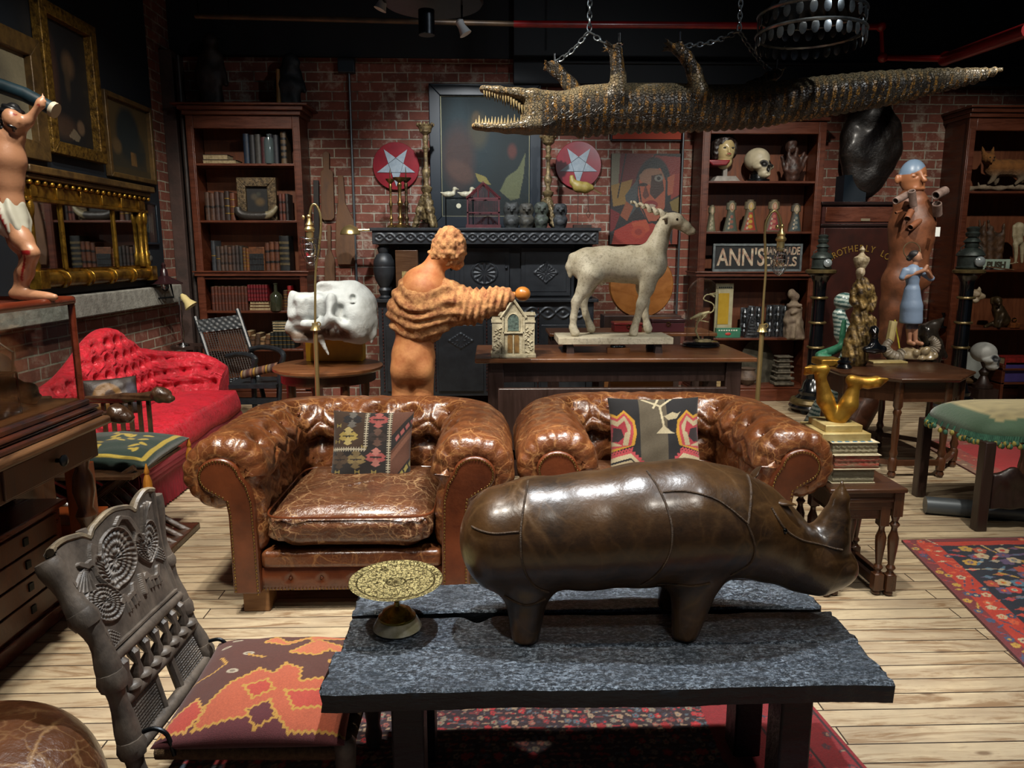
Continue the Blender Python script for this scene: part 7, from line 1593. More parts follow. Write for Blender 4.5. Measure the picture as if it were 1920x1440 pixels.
Y = 7.34; q = Q(Y); a, c = q(1843, 505), q(1895, 486); t = thing('push_sign', 'small pale green sign reading PUSH leaning on the right bookcase shelf', 'sign', ((a.x+c.x)/2, Y, U2)); MB().box(a.x, c.x, Y, Y+.02, U2, c.z).build('plate', mat('pale_green_plate', '#9fb0a0', '#84988a', 12, .5), t, bevel=.003); text('PUSH', 'lettering', a.x+.03, Y-.003, U2+.022, .082, mat('brown_letters', '#3a3526', rough=.6), t, 1.0, bold=.004)
MB().tube([q(1846, 500)+Vector((0, -.02, 0)), q(1898, 506)+Vector((0, -.03, 0))], .006, 6).build('wooden_stick', M_pad, label='thin stick lying in front of the PUSH sign', cat='stick')
# third shelf: mineral on a stand, bronze dog, small brass fitting
q = Q(7.36); t = thing('mineral_stand', 'white mineral cluster on a thin dark stand, third shelf of the right bookcase', 'mineral', (q(1830, 612).x, 7.36, U3)); MB().lathe([(.05, 0), (.05, .012), (.008, .02), (.006, .12), (.02, .15)], (q(1830, 0).x, 7.36, U3), 16).build('stand', M_dkst, t); B = Body(.007, .02); [B.ell(q(1830+rg.uniform(-10, 10), 556+rg.uniform(-8, 8), rg.uniform(-.03, .03)), (.035, .03, .028)) for _ in range(9)]; B.cap(q(1836, 552), q(1836, 540), .03, .012); B.build('mineral', mat('white_mineral', '#b5a78e', '#8f7c60', 16, .5, bump=.4), t, disp=lambda V: .006*nz(V, 100))
def dog():
 Y = 7.36; q = Q(Y); k = Y/1380; t = thing('bronze_dog', 'seated bronze dog figure on the third shelf of the right bookcase', 'figurine', (q(1870, 612).x, Y, U3)); B = Body(.006, .02)
 B.chain([q(1872, 582), q(1880, 600)], [11*k, 13*k]); B.cap(q(1872, 585), q(1868, 568), 9*k, 8*k); B.ell(q(1867, 563, -.02), (8*k, 9*k, 8*k)); B.cap(q(1866, 566, -.05), q(1864, 569, -.075), 4.5*k, 4*k); B.cap(q(1860, 560), q(1859, 568), 3*k, 2.5*k); B.cap(q(1875, 560), q(1876, 568), 3*k, 2.5*k); B.cap(q(1866, 585, -.03), q(1863, 611, -.03), 4.5*k, 3.5*k); B.cap(q(1874, 590, -.05), q(1866, 611, -.06), 4*k, 3.5*k); B.cap(q(1884, 602), q(1890, 612), 6*k, 4*k); B.cap(q(1845, 612, -.02), q(1862, 606, 0), 3.5*k, 4*k)
 B.build('dog', mat('dark_bronze', '#2f2418', '#4a3a22', 14, .4, metal=.5, bump=.2), t, disp=lambda V: .002*nz(V, 100))
dog()
q = Q(7.3); x = q(1904, 612).x; t = thing('brass_fitting', 'tiny brass ornament on an orange wooden block, right end of the third right shelf', 'ornament', (x, 7.34, U3)); MB().box(x-.05, x+.05, 7.3, 7.37, U3, U3+.05).build('block', bcm('#7a4216'), t, bevel=.003); MB().tor((x, 7.33, U3+.075), .02, .007, 16, 6, rotm(PI/2)).build('brass_ring', M_brass, t)
# bottom: skull stand, vases, box, red stool with books
t, c = humskull('skull', 'white patterned skull raised on a turned dark stand, right bookcase', 1849, 666, 1.35, 7.1, ('#b3b5b0', '#33363a'), .5, zb=U4)
H = c.z-.1-U4; MB().lathe([(.09, 0), (.09, .03), (.06, .05), (.03, .12), (.05, .16), (.02, .2), (.045, .26), (.018, .32), (.02, H)], (c.x, 7.1, U4+.003), 20).box(c.x-.1, c.x+.1, 7.0, 7.2, U4-.16, U4).build('turned_stand', M_dark, t)
vase(1813, 703, 748, 7.32, .167, [(.04, 0), (.09, .15), (.1, .4), (.05, .7), (.03, .82), (.045, 1), (.02, 1)], 'brown two-tone pottery vase with a red lip, bottom of the right bookcase', mat('two_tone_pot', '#6e5030', '#4a3826', 6, .5, bump=.2)); vase(1797, 700, 745, 7.45, .167, [(.04, 0), (.08, .15), (.085, .4), (.04, .7), (.03, .82), (.04, 1), (.02, 1)], 'cream pottery vase behind the brown one with the red lip', mat('cream_pot', '#a08c60', '#7a6844', 6, .5))
MB().box(at(1800, 665, 7.6).x, at(1836, 665, 7.6).x, 7.5, 7.62, .167, at(1820, 662, 7.5).z).build('white_box', mat('white_card_box', '#9ca09a', '#868a84', 8, .6), label='tall pale box standing behind the pottery vases', cat='box', bevel=.003)
x0_, x1_ = at(1866, 700, 7.15).x, at(1935, 700, 7.15).x; t = thing('magazine_stand', 'small reddish wooden stand with shelves at the far right bottom', 'stand', ((x0_+x1_)/2, 7.2, 0)); b = MB().box(x0_, x0_+.03, 7.05, 7.28, 0, at(0, 690, 7.15).z).box(x1_-.03, x1_, 7.05, 7.28, 0, at(0, 690, 7.15).z); zz = at(1890, 688, 7.15).z; b.box(x0_, x1_, 7.04, 7.29, zz-.02, zz).box(x0_, x1_, 7.05, 7.28, .2, .22); b.build('stand_frame', M_case, t, bevel=.003)
fbook(x0_+.02, x1_-.02, zz, 7.04, .035, .2, '#3a1512', 'dark book under the red one on the far right stand', 'books on the far right stand'); fbook(x0_+.03, x1_-.03, zz+.035, 7.04, .07, .2, '#8a1f1a', 'thick red book with a white spine patch on the far right stand', 'books on the far right stand', False)
MB().box(x0_+.04, x1_-.04, 7.07, 7.27, .221, .42).build('purple_box', mat('purple_card', '#3c2f6b', '#33285c', 8, .6), label='purple box on the low shelf of the far right stand', cat='box', bevel=.004)
# ================================================================ LEFT WALL: PICTURES, MIRROR, SOFA, DESK
GT = Matrix.Translation((XL+.05, 0, 0)) @ Matrix.Rotation(PI/2, 4, 'Z')
M_gfr = mat('old_gilt_frame', '#8a6a2c', '#3f2c12', 30, .35, metal=.6, bump=.7, bs=70); M_mfr = mat('brown_gilt_frame', '#3b2c18', '#5a4422', 12, .45, metal=.3, bump=.3)
def onwall(x0, x1, z0, z1, y, *a, **k): return picture(a[0], a[1], x0, x1, z0, z1, y, *a[2:], **k)
cv = Canvas(80, 110, '#0b0d10'); cv.ell(.55, .32, .13, .1, '#4a3826', .9, e=.8); cv.ell(.5, .45, .06, .14, '#352a1c', .8, e=.8); cv.ell(.15, .45, .14, .3, '#3b2418', .7, e=.8); cv.ell(.72, .82, .09, .06, '#5a4836', .9, e=.5); cv.ell(.35, .85, .25, .09, '#3c2b1f', .8, e=.8); cv.poly([(.4, .92), (.55, .84), (.7, .9), (.62, .95)], '#6a5e4c', .8); cv.grain(.2)
onwall(5.33, 6.05, 2.17, 3.17, 0, 'dark_portrait', 'tall dark old master style painting in a carved gilt frame, highest on the left wall', cv, .085, .07, M_gfr)
cv = Canvas(80, 70, '#3b2f18'); cv.ell(.5, .42, .27, .36, '#101a1c', 1, e=.3); cv.rect(.1, .62, .9, .9, '#151a18', .7); cv.ell(.22, .62, .1, .1, '#4a3a22', e=.6); cv.rect(.52, .66, .66, .84, '#5c4322', .9); cv.ell(.75, .6, .14, .2, '#141c1c', .8, e=.5); cv.rect(0, .88, 1, 1, '#2a2314', .8); cv.grain(.2)
onwall(6.14, 6.95, 2.09, 2.75, 0, 'landscape_painting', 'wide dark landscape painting of a big tree in a narrow gilt frame, above the mirror', cv, .04, .05, M_mfr)
cv = Canvas(50, 70, '#6a6450'); cv.ell(.4, .4, .3, .3, '#4a463a', .9, e=.8); cv.ell(.6, .7, .3, .25, '#3b382e', .8, e=.8); cv.grain(.2)
onwall(4.55, 5.31, 2.1, 2.88, 0, 'engraving', 'pale engraving in a dark wide frame at the top left edge of the wall', cv, .12, .06, M_mfr)
cv = Canvas(40, 50, '#10151a'); [cv.line(.28+.06*i, .3, .3+.06*i, .72, .012, '#5d6262') for i in range(8)]; [cv.line(a[0], a[1], a[2], a[3], .01, '#6d6a5c') for a in ((.22, .22, .78, .22), (.22, .78, .78, .78), (.22, .22, .22, .78), (.78, .22, .78, .78))]
onwall(6.60, 6.95, 1.56, 1.93, 0, 'small_dark_print', 'small dark framed print beside the brick pier, right of the mirror', cv, .02, .03, M_navyf, pane('print_glass'))
b = MB(); [b.ell((6.72+.05*math.cos(a*1.26), -.01, 1.44+.045*math.sin(a*1.26)), (.035, .012, .03), None, 10, 6) for a in range(5)]; b.build('wall_plaque', mat('dull_plaster', '#3d3b34', '#2c2a26', 20, .7), label='small flower shaped plaque under the little print on the navy wall', cat='plaque')
# ---- gilt overmantel mirror
M_gm = mat('burnished_gilt', '#a8802e', '#5c4015', 14, .26, metal=.85, bump=.35, bs=40)
ym0, ym1, zm0, zm1 = 4.95, 6.66, 1.255, 2.05
t = thing('overmantel_mirror', 'wide gilt mirror with a row of balls under its cornice on the left wall', 'mirror', ((ym0+ym1)/2, 0, zm0))
MB().box(ym0+.08, ym1-.08, -.035, -.03, zm0+.13, zm1-.2).build('mirror_glass', mat('mirror_glass', '#c9cdcf', rough=.03, metal=1), t)
MB().box(ym0+.03, ym1-.03, -.03, 0, zm0, zm1-.1).build('backing', M_gm, t)
MB().box(ym0-.02, ym1+.04, -.13, 0, zm1-.05, zm1).box(ym0, ym1+.02, -.10, 0, zm1-.085, zm1-.05).build('cornice', M_mfr, t, bevel=.008)
b = MB(); [b.ell((ym0+.03+(ym1-ym0-.04)*i/20, -.085, zm1-.105), .018, nu=12, nv=8) for i in range(21)]; b.build('ball', M_gm, t, kind='stuff', label='row of gilt balls')
b = MB().box(ym0+.02, ym1-.02, -.06, 0, zm1-.2, zm1-.12); [b.box(ym0+.05+.3*i, ym0+.13+.3*i, -.075, -.05, zm1-.2, zm1-.12) for i in range(6)]; b.box(ym0, ym1, -.075, 0, zm1-.225, zm1-.2); b.build('frieze', M_gm, t, bevel=.005)
b = MB(); b.tube([(ym0+.02, -.05, zm0+.055), (ym1-.02, -.05, zm0+.055)], .05, 16); [b.tube([(x, -.05, zm0+.055), (x+.05, -.05, zm0+.055)], .058, 16) for x in (ym0+.3, ym0+.62, ym0+.95, ym0+1.28)]; b.box(ym0, ym0+.1, -.11, 0, zm0, zm0+.12).box(ym1-.1, ym1, -.11, 0, zm0, zm0+.12); b.build('base_rail', M_gm, t, bevel=.004)
for x in (ym0+.05, ym1-.06, ym1-.14):
 MB().lathe([(.025, 0), (.03, .03), (.022, .06), (.028, .1), (.018, .12), (.02, .35), (.026, .37), (.03, .42), (.02, .46), (.028, .47)], (x, -.055, zm0+.12), 14).build('half_column', M_gm, t)
for x in (ym0+.43, ym0+1.16): MB().tube([(x, -.04, zm0+.12), (x, -.04, zm1-.22)], .014, 8).build('glazing_bar', M_gm, t)
GT = None
# ---- black lamp and lily lamp on a stand in the corner
zt3 = .66; t = MB().lathe([(0, 0), (.16, 0), (.16, .025), (0, .025)], (-2.75, 6.75, zt3-.025), 28).lathe([(.12, -.66+.025), (.03, -.55), (.03, -.02)], (-2.75, 6.75, zt3), 16).build('corner_stand', M_dark, label='small dark round stand behind the red sofa in the corner', cat='stand')
t = thing('desk_lamp', 'black bracket lamp with a wide maroon shade above the red sofa', 'lamp', (-2.84, 6.75, zt3)); c = at(309, 532, 6.75); MB().lathe([(.15, 0), (.152, .006), (.06, .055), (.035, .07), (.03, .12), (.015, .14), (.02, .17), (.004, .19)], c, 32).build('shade', mat('maroon_enamel', '#231013', rough=.3, coat=.4), t); MB().tube([c+Vector((.05, 0, .0)), c+Vector((.07, 0, -.12)), (c.x-.2, 6.7, c.z-.14), (c.x-.2, 6.72, zt3)], .010, 8).build('arm', M_dkst, t)
MB().ell(c+Vector((0, 0, -.02)), (.035, .035, .05)).build('bulb', glass('clear_bulb'), t)
t = thing('lily_lamp', 'small lamp with a cream lily shaped glass shade on a silver stem in the corner', 'lamp', (-2.70, 6.7, zt3)); c = at(336, 556, 6.7); x = c.x
MB().lathe([(.06, 0), (.055, .015), (.015, .03), (.012, .08), (.02, .12), (.01, .2), (.016, .26), (.01, .40), (.008, c.z-zt3)], (x, 6.7, zt3), 18).build('stem', M_chrome, t); MB().lathe([(.012, 0), (.03, .03), (.035, .08), (.06, .13), (.062, .135), (.058, .13), (.03, .08)], c+Vector((.02, 0, .02)), 24, rot=rotm(0, 2.5, 0)).build('shade', mat('cream_glass', '#b5a674', rough=.2, coat=.4), t)
# ---------------------------------------------------------------- red sofa
def velvet():
 s = NT('red_velvet'); n = s.ramp(s.noise(34, 6, .75, dist=1.2), [(.44, 0), (.54, 1)]); f = s.ramp(s.noise(6, 5, .6), [(.3, 0), (.7, 1)])
 c = s.mix(f, srgb('#8a0410'), srgb('#c00a1c')); s.P('Base Color', s.mix(s.math('MULTIPLY', n, .5), c, srgb('#d8213a'))); s.P('Roughness', .55); s.P('Sheen Weight', .25); s.P('Sheen Roughness', .3); s.P('Sheen Tint', (1, .25, .3, 1)); s.P('Normal', s.bump(n, .5, .006)); return s.m
M_vel = velvet(); M_fr = mat('crimson_fringe', '#6a0616', '#8f0a20', 40, .7, bump=.4, st=(30, 30, 1), sheen=.4)
def sofa():
 t = thing('red_sofa', 'bright red buttoned velvet sofa with a fringed skirt along the left wall', 'sofa', (-2.4, 5.15, 0))
 xf, xb, y0, y1, cr = -1.98, -2.44, 4.02, 5.66, .26
 path = []
 for x in np.linspace(xf-.12, xb+cr, 14): path.append((x, y0, 0, -1))
 for a in np.linspace(0, PI/2, 12)[1:]: path.append((xb+cr-cr*math.sin(a), y0+cr-cr*math.cos(a), -math.sin(a), -math.cos(a)))
 for y in np.linspace(y0+cr, y1-cr, 60)[1:]: path.append((xb, y, -1, 0))
 for a in np.linspace(0, PI/2, 12)[1:]: path.append((xb+cr-cr*math.cos(a), y1-cr+cr*math.sin(a), -math.cos(a), math.sin(a)))
 for x in np.linspace(xb+cr, xf-.12, 14)[1:]: path.append((x, y1, 0, 1))
 L_ = [0]
 for a, c in zip(path, path[1:]): L_.append(L_[-1]+math.hypot(c[0]-a[0], c[1]-a[1]))
 Lt = L_[-1]; n = 40; P = []; pts = []
 for k in range(5):
  for i in range(18+(k % 2)): pts.append((Lt*(i+.5-(k % 2)*.5)/18, .08+.105*k))
 pts = np.array(pts)
 for i, (x, y, nx, ny) in enumerate(path):
  u = L_[i]/Lt; e = min(u, 1-u); Ht = .66+.30*math.exp(-((u-.57)/.21)**2) - .1*max(0, 1-e/.07); H = Ht-.42; row = []
  for j in range(n+16):
   if j < n: tt = j/(n-1); z = .42+H*tt*.96; o = .11*tt**1.5; nrm = (-1, .2); tl = H*tt
   else: a = (j-n+1)/16*PI*1.1; z = .42+H*.96+.055*math.sin(a); o = .11+.055-.055*math.cos(a); nrm = (-math.cos(a), math.sin(a)); tl = H*1.0+a*.05
   d = np.hypot(pts[:, 0]-L_[i], (pts[:, 1]-tl)); ds = np.sort(d)[:2]; h = -.06*math.exp(-(ds[0]/.026)**2)-.022*math.exp(-((ds[1]-ds[0])/.014)**2)+.03*min(1, ds[0]/.06)
   if j >= n: h *= max(0, 1-(j-n)/6)
   row.append((x+nx*(o+nrm[0]*h), y+ny*(o+nrm[0]*h), z+nrm[1]*h))
  row.append((x+nx*.2, y+ny*.2, .2)); P.append(row)
 b = MB().sheet(P); m = len(P[0]); b.f += [tuple(range(m)), tuple(range((len(P)-1)*m, len(P)*m))[::-1]]; b.m += [0, 0]; b.build('back', M_vel, t, ang=60)
 b = MB(); P = []
 for i in range(26):
  r_ = []
  for j in range(60):
   u = i/25; v = j/59; x = xb+.05+(xf-xb-.05)*min(1, u*1.25); z = .44+.03*math.sin(PI*min(1, u*1.25))*math.sin(PI*v)**.4
   if u > .8: a = (u-.8)/.2; x = xf+.035*math.sin(a*PI/2*1.2); z = .44-.17*a
   if u > .98: x, z = xf+.02, .26
   r_.append((x+.012*math.sin(v*17)*(u > .7)*.4, y0-.02+(y1-y0+.04)*v, z))
  P.append(r_)
 b.sheet(P, flip=True); MBq = b.build('seat', M_vel, t, ang=180)
 P = []
 for z, o in ((.28, .022), (.255, .035), (.24, .03), (.225, .036), (.21, .03), (.195, .034), (.18, .028), (.10, .03), (.01, .03)):
  row = []
  for i in range(420):
   y = y0-.03+(y1-y0+.06)*i/419; row.append((xf+o+(.004*math.sin(i*1.9)+.003*math.sin(i*.7) if z < .18 else 0)*(1+(z < .02)), y, z+(.006*math.sin(i*2.7) if z < .02 else 0)))
  P.append(row)
 MB().sheet(P, flip=True).build('fringed_skirt', M_fr, t, ang=180)
 P = [[(x, y0-.05+.004*math.sin(i*1.9), z) for i, x in enumerate(np.linspace(xb, xf+.03, 160))] for z in (.3, .01)]; MB().sheet(P).box(xb, xf-.02, y0-.02, y1+.05, .08, .3).build('end_skirt', M_fr, t, ang=180)
sofa()
# ---------------------------------------------------------------- cane chair behind the sofa end
Mc = mat('black_lacquer_wood', '#14171a', '#20252a', 20, .4, bump=.3)
t = thing('cane_chair', 'black carved low chair with a woven cane back beyond the red sofa', 'chair', (-1.9, 6.2, 0)); q1, q2, q3, q4 = at(368, 600, 6.5), at(448, 590, 6.5), at(492, 735, 6.2), at(412, 745, 6.2)
for a, c in ((q1+(q1-q4)*.04, q4), (q2+(q2-q3)*.07, q3)): MB().tube(smooth_path([a, a.lerp(c, .5)+Vector((0, .02, .01)), c, Vector((c.x+.1, c.y-.15, .02))], 6), .02, 8).build('back_post', Mc, t)
for f0, f1 in ((0, .17), (.78, .84)):
 A, B_, C_, D = q1.lerp(q4, f0), q2.lerp(q3, f0), q2.lerp(q3, f1), q1.lerp(q4, f1); P = [[tuple((A.lerp(D, j/10)).lerp(B_.lerp(C_, j/10), i/40)+Vector((0, -.016-.006*math.cos(i*1.1)*math.cos(j*1.3), 0))) for i in range(41)] for j in range(11)]; MB().sheet(P).build('carved_rail', Mc, t)
b = MB(); A, D, B_, C_ = q1.lerp(q4, .17), q1.lerp(q4, .78), q2.lerp(q3, .17), q2.lerp(q3, .78)
for i in range(1, 17): b.tube([A.lerp(B_, i/17), D.lerp(C_, i/17)], .0035, 4)
for i in range(1, 22): b.tube([A.lerp(D, i/22), B_.lerp(C_, i/22)], .0035, 4)
b.build('cane_back', mat('dark_cane', '#1f1c1b', '#3a3028', 30, .6), t, kind='stuff')
for dx, p0 in ((0, at(425, 668, 6.2)), (1, at(470, 655, 6.35))): MB().tube(smooth_path([p0, p0+Vector((.15, -.1, .03)), at(530 if dx else 478, 662 if dx else 672, 5.95), at(525 if dx else 475, 700, 5.95), Vector((at(520 if dx else 480, 740, 5.95).x, 5.9, .02))], 6), .022, 8).build('arm_rest', Mc, t)
a, c = at(455, 700, 5.95), at(523, 684, 5.95); MB().box(at(430, 735, 5.95).x, at(525, 735, 5.95).x, 5.85, 6.25, .42, .45).build('seat', Mc, t)
MB().box(at(430, 720, 5.95).x, at(522, 720, 5.95).x, 5.9, 5.95, .28, .33).build('seat_rail', Mc, t)
cv = Canvas(60, 14, '#4a3226'); [cv.rect(i/12, 0, i/12+.045, 1, ['#8a6a24', '#6a5a4a', '#3a1c18', '#7c5236'][i % 4]) for i in range(12)]
b = cv.surf(lambda u, v: np.stack([a.x+(c.x-a.x)*u, 5.93+.035*np.cos(v*2*PI), .49+(a.z-.47)*0+.0+.19*u*0+(a.z-.5)*(1-u)+(c.z-.5)*u+.035*np.sin(v*2*PI)], -1)); b.build('striped_bolster', vcol('striped_cloth', .8), col=cv.cols(), ang=180, label='striped rolled bolster lying across the cane chair arms', cat='bolster')
# ---------------------------------------------------------------- lion headed X chair with green cushion
Ml = mat('carved_walnut', '#2e1d12', '#4a3220', 14, .3, bump=.4, bs=60, coat=.3)
t = thing('lion_armchair', 'dark folding armchair with carved lion heads on its arms beside the display case', 'armchair', (-1.95, 3.85, 0))
def lionarm(p0, p1, Y0, Y1):
 a, c = at(*p0, Y0), at(*p1, Y1); d = (c-a); B = Body(.006, .015); B.chain([a, a.lerp(c, .5), a.lerp(c, .85)], [.022, .024, .028]); B.ell(c, (.042, .04, .04)); B.ell(c+Vector((.035, -.005, -.014)), (.028, .025, .022)); B.ell(c+Vector((-.02, 0, .01)), (.04, .044, .04))
 B.build('lion_arm', Ml, t, disp=lambda V: .003*np.sin(V[:, 2]*260)*(V[:, 0] < c.x-.06)+.004*nz(V, 110)*(V[:, 0] > c.x-.06)); return a, c
a1, c1_ = lionarm((165, 750), (306, 742), 3.95, 3.85); a2, c2_ = lionarm((150, 790), (226, 778), 3.35, 3.3)
for i in range(6): p = a1.lerp(c1_, .2+.12*i); MB().box(p.x-.009, p.x+.009, p.y-.009, p.y+.009, .5, p.z-.01).build('arm_slat', Ml, t)
for k in range(6):
 y = 3.35+.09*k; b = MB(); b.tube(smooth_path([(-1.62, y, .02), (-1.78, y, .12), (-1.95, y, .3), (-2.15, y, .42), (-2.25, y, .5)], 5), .017, 8, flat=.8); b.build('curved_slat', Ml, t); b = MB(); b.tube(smooth_path([(-2.28, y+.04, .02), (-2.12, y+.04, .12), (-1.95, y+.04, .3), (-1.80, y+.04, .42), (-1.68, y+.04, .5)], 5), .017, 8, flat=.8); b.build('curved_slat', Ml, t)
MB().box(-2.28, -1.66, 3.32, 3.86, .46, .475).build('seat_board', Ml, t); [MB().box(x, x+.115, 3.3, 3.9, 0, .035).build('foot_rail', Ml, t, bevel=.006) for x in (-1.72, -2.33)]
cv = Canvas(110, 90, '#0d2a20'); YW = '#a8902e'
for a_ in ((.07, .08, .93, .08), (.07, .92, .93, .92), (.07, .08, .07, .92), (.93, .08, .93, .92)): cv.line(*a_, .02, YW)
rg = random.Random(2)
for i in range(26): cv.ell(.2+.6*rg.random(), .2+.6*rg.random(), .05, .025, YW, rot=rg.random()*3)
cv.grain(.2); pillow('green_cushion', cv, facing((-1.90, 3.68, .505), (.03, -.03, 1), (0, 1, 0)), .52, .5, .13, vcol('green_velvet', .6, sheen=.5, bump=.2, bs=100), back='#0a2018', label='dark green cushion with yellow embroidery and tassels on the lion armchair', cat='cushion')
o = bpy.data.objects['green_cushion']; M_tas = mat('gold_tassel', '#b5761a', '#8f5510', 80, .6, bump=.5, st=(1, 1, .1))
for x, y in ((-1.645, 3.93), (-1.645, 3.43)): MB().lathe([(.003, .03), (.01, 0), (.013, -.012), (.009, -.022), (.012, -.03), (.02, -.06), (.022, -.12), (.018, -.125)], (x, y, .475), 18).build('tassel', M_tas, o, label='golden tassel')
cv = Canvas(50, 40, '#2a1f1a'); cv.ell(.4, .55, .26, .38, '#6b4a1c'); cv.ell(.45, .5, .1, .14, '#3a2414'); cv.ell(.85, .5, .12, .3, '#3f3c44', e=.5); pillow('leather_cushion', cv, facing((-2.12, 4.1, .70), (.75, -1, .5), (0, 0, 1)), .28, .22, .1, vcol('tooled_leather', .5, bump=.3), label='brown tooled leather cushion with a gold shield in the lion armchair', cat='cushion')
# ---------------------------------------------------------------- desk with display case
M_desk = wood('weathered_walnut', '#2c1c12', '#6b4a2e', (9, 1, 9), 3, .4, .15); M_deskd = wood('brown_walnut', '#3a2416', '#573823', (2, 6, 2), 3, .45, .15); M_csf = wood('mahogany_rail', '#3a130b', '#6a2c17', (5, 1, 5), 3, .25, .4)
dk = thing('writing_desk', 'old worn brown writing desk along the left carrying the glass display case', 'desk', (-1.95, 2.3, 0)); DX0, DX1, DY0, DY1, DZ = -2.5, -1.54, 1.2, 2.96, .85
MB().box(DX0, DX1, DY0, DY1, DZ-.035, DZ).build('desk_top', M_desk, dk, bevel=.012, seg=3)
MB().box(DX0+.04, DX1-.045, DY0+.04, DY1-.04, DZ-.16, DZ-.035).build('apron', M_deskd, dk, bevel=.003)
d = MB().box(DX1-.05, DX1-.035, 2.33, 2.86, DZ-.15, DZ-.045).build('drawer', M_deskd, dk, bevel=.004); MB().lathe([(.008, 0), (.008, .012), (.02, .022), (.022, .03), (.012, .038), (0, .04)], (DX1-.035, 2.62, DZ-.095), 18, rot=rotm(0, PI/2, 0)).build('knob', M_dkst, d, label='dark metal knob')
MB().prism([(1.3, DZ-.16), (2.28, DZ-.16), (2.28, DZ-.19), (2.2, DZ-.21), (2.1, DZ-.25), (1.9, DZ-.26), (1.3, DZ-.26)], DX1-.06, DX1-.04, 'x').build('shaped_apron', M_deskd, dk)
for x, y in ((DX1-.09, DY1-.09), (DX0+.09, DY1-.09), (DX1-.09, DY0+.1)): MB().lathe([(.03, 0), (.035, .05), (.03, .10), (.024, .12), (.04, .18), (.028, .22), (.045, .30), (.03, .38), (.024, .42), (.04, .46), (.026, .49), (.042, .56), (.036, .62), (.024, .65), (.034, .69)], (x, y, 0), 20).build('leg', M_oakv, dk)
cs = thing('display_case', 'wooden framed glass display case standing on the desk', 'display case', (-1.95, 2.3, DZ)); CX0, CX1, CY0, CY1, CZ = -2.36, -1.62, 1.35, 2.9, 1.315
b = MB()
for k, (o, z0, z1) in enumerate(((.055, 0, .022), (.04, .022, .034), (.045, .034, .05), (.022, .05, .075))): b.box(CX0-o, CX1+o, CY0-o, CY1+o, DZ+z0, DZ+z1)
b.build('base_moulding', mat('dark_moulding', '#17151a', '#4a2416', 9, .3, coat=.4), cs, bevel=.006); MB().box(CX0, CX1, CY0, CY1, DZ+.075, DZ+.08).build('inner_floor', M_tab, cs)
for x in (CX0, CX1):
 for y in (CY0, CY1): MB().tube([(x, y, DZ+.07), (x, y, CZ)], .013, 8).build('corner_post', M_csf, cs)
b = MB(); [b.tube(p, .017, 10) for p in ([(CX1, CY0, CZ), (CX1, CY1, CZ)], [(CX0, CY0, CZ), (CX0, CY1, CZ)], [(CX0-.01, CY1, CZ), (CX1+.01, CY1, CZ)], [(CX0, CY0, CZ), (CX1, CY0, CZ)])]; b.build('top_rail', M_csf, cs)
MB().box(CX0, CX1, CY0, CY1, CZ-.004, CZ+.004).build('top_board', M_csf, cs)
Mg = pane('case_glass')
MB().box(CX1-.002, CX1+.001, CY0, CY1, DZ+.08, CZ).build('front_pane', Mg, cs); MB().box(CX0, CX1, CY1-.001, CY1+.002, DZ+.08, CZ).build('end_pane', Mg, cs); MB().box(CX0-.001, CX0+.002, CY0, CY1, DZ+.08, CZ).build('back_pane', Mg, cs)
zf2 = DZ+.0805; M_bone = mat('cream_bone', '#bdb394', '#968a66', 22, .5, bump=.2)
t = thing('cat_skull', 'cream leopard-like skull in profile inside the display case', 'skull', (-1.78, 2.80, zf2)); B = Body(.004, .012); c = Vector((-1.80, 2.80, zf2+.05))
q = lambda dx, dz, dy=0: c+Vector((dx, dy, dz)); B.ell(q(-.03, .01), (.06, .045, .042)); B.ell(q(.035, .002), (.042, .035, .03)); B.cap(q(.05, -.01), q(.075, -.022), .02, .014); B.cap(q(-.05, -.03), q(.06, -.042), .012, .012); B.cap(q(-.05, -.02, -.04), q(.02, -.018, -.045), .006, .006); B.ell(q(.012, .006, -.045), (.02, .03, .018), k=.005, sub=True); B.ell(q(.078, -.006), (.01, .012, .01), k=.004, sub=True)
for x in (.06, .072): B.cap(q(x, -.025, -.012), q(x, -.042, -.012), .005, .002)
B.build('skull', M_bone, t)
t = thing('glass_specimen_box', 'small black framed glass box with a white skull, inside the display case', 'glass box', (-1.77, 2.55, zf2)); b = MB(); X0_, X1_, Y0_, Y1_, H_ = -1.86, -1.68, 2.45, 2.62, .15
for x in (X0_, X1_):
 for y in (Y0_, Y1_): b.box(x-.003, x+.003, y-.003, y+.003, zf2, zf2+H_)
for z in (zf2+.004, zf2+H_): [b.tube(p, .004, 4) for p in ([(X0_, Y0_, z), (X1_, Y0_, z)], [(X0_, Y1_, z), (X1_, Y1_, z)], [(X0_, Y0_, z), (X0_, Y1_, z)], [(X1_, Y0_, z), (X1_, Y1_, z)])]
b.build('metal_frame', M_dkst, t); MB().box(X0_, X1_, Y0_, Y1_, zf2+.01, zf2+H_-.004).build('glass', Mg, t)
t = thing('skull', 'small whitish skull inside the black framed glass box', 'skull', (-1.77, 2.54, zf2+.012)); B = Body(.004, .01); B.ell((-1.775, 2.54, zf2+.07), (.05, .045, .045)); B.cap((-1.75, 2.53, zf2+.05), (-1.725, 2.52, zf2+.035), .03, .02); B.ell((-1.735, 2.505, zf2+.065), (.015, .018, .014), k=.004, sub=True); B.cap((-1.78, 2.54, zf2+.02), (-1.73, 2.52, zf2+.02), .012, .01); B.build('skull', M_bone, t)
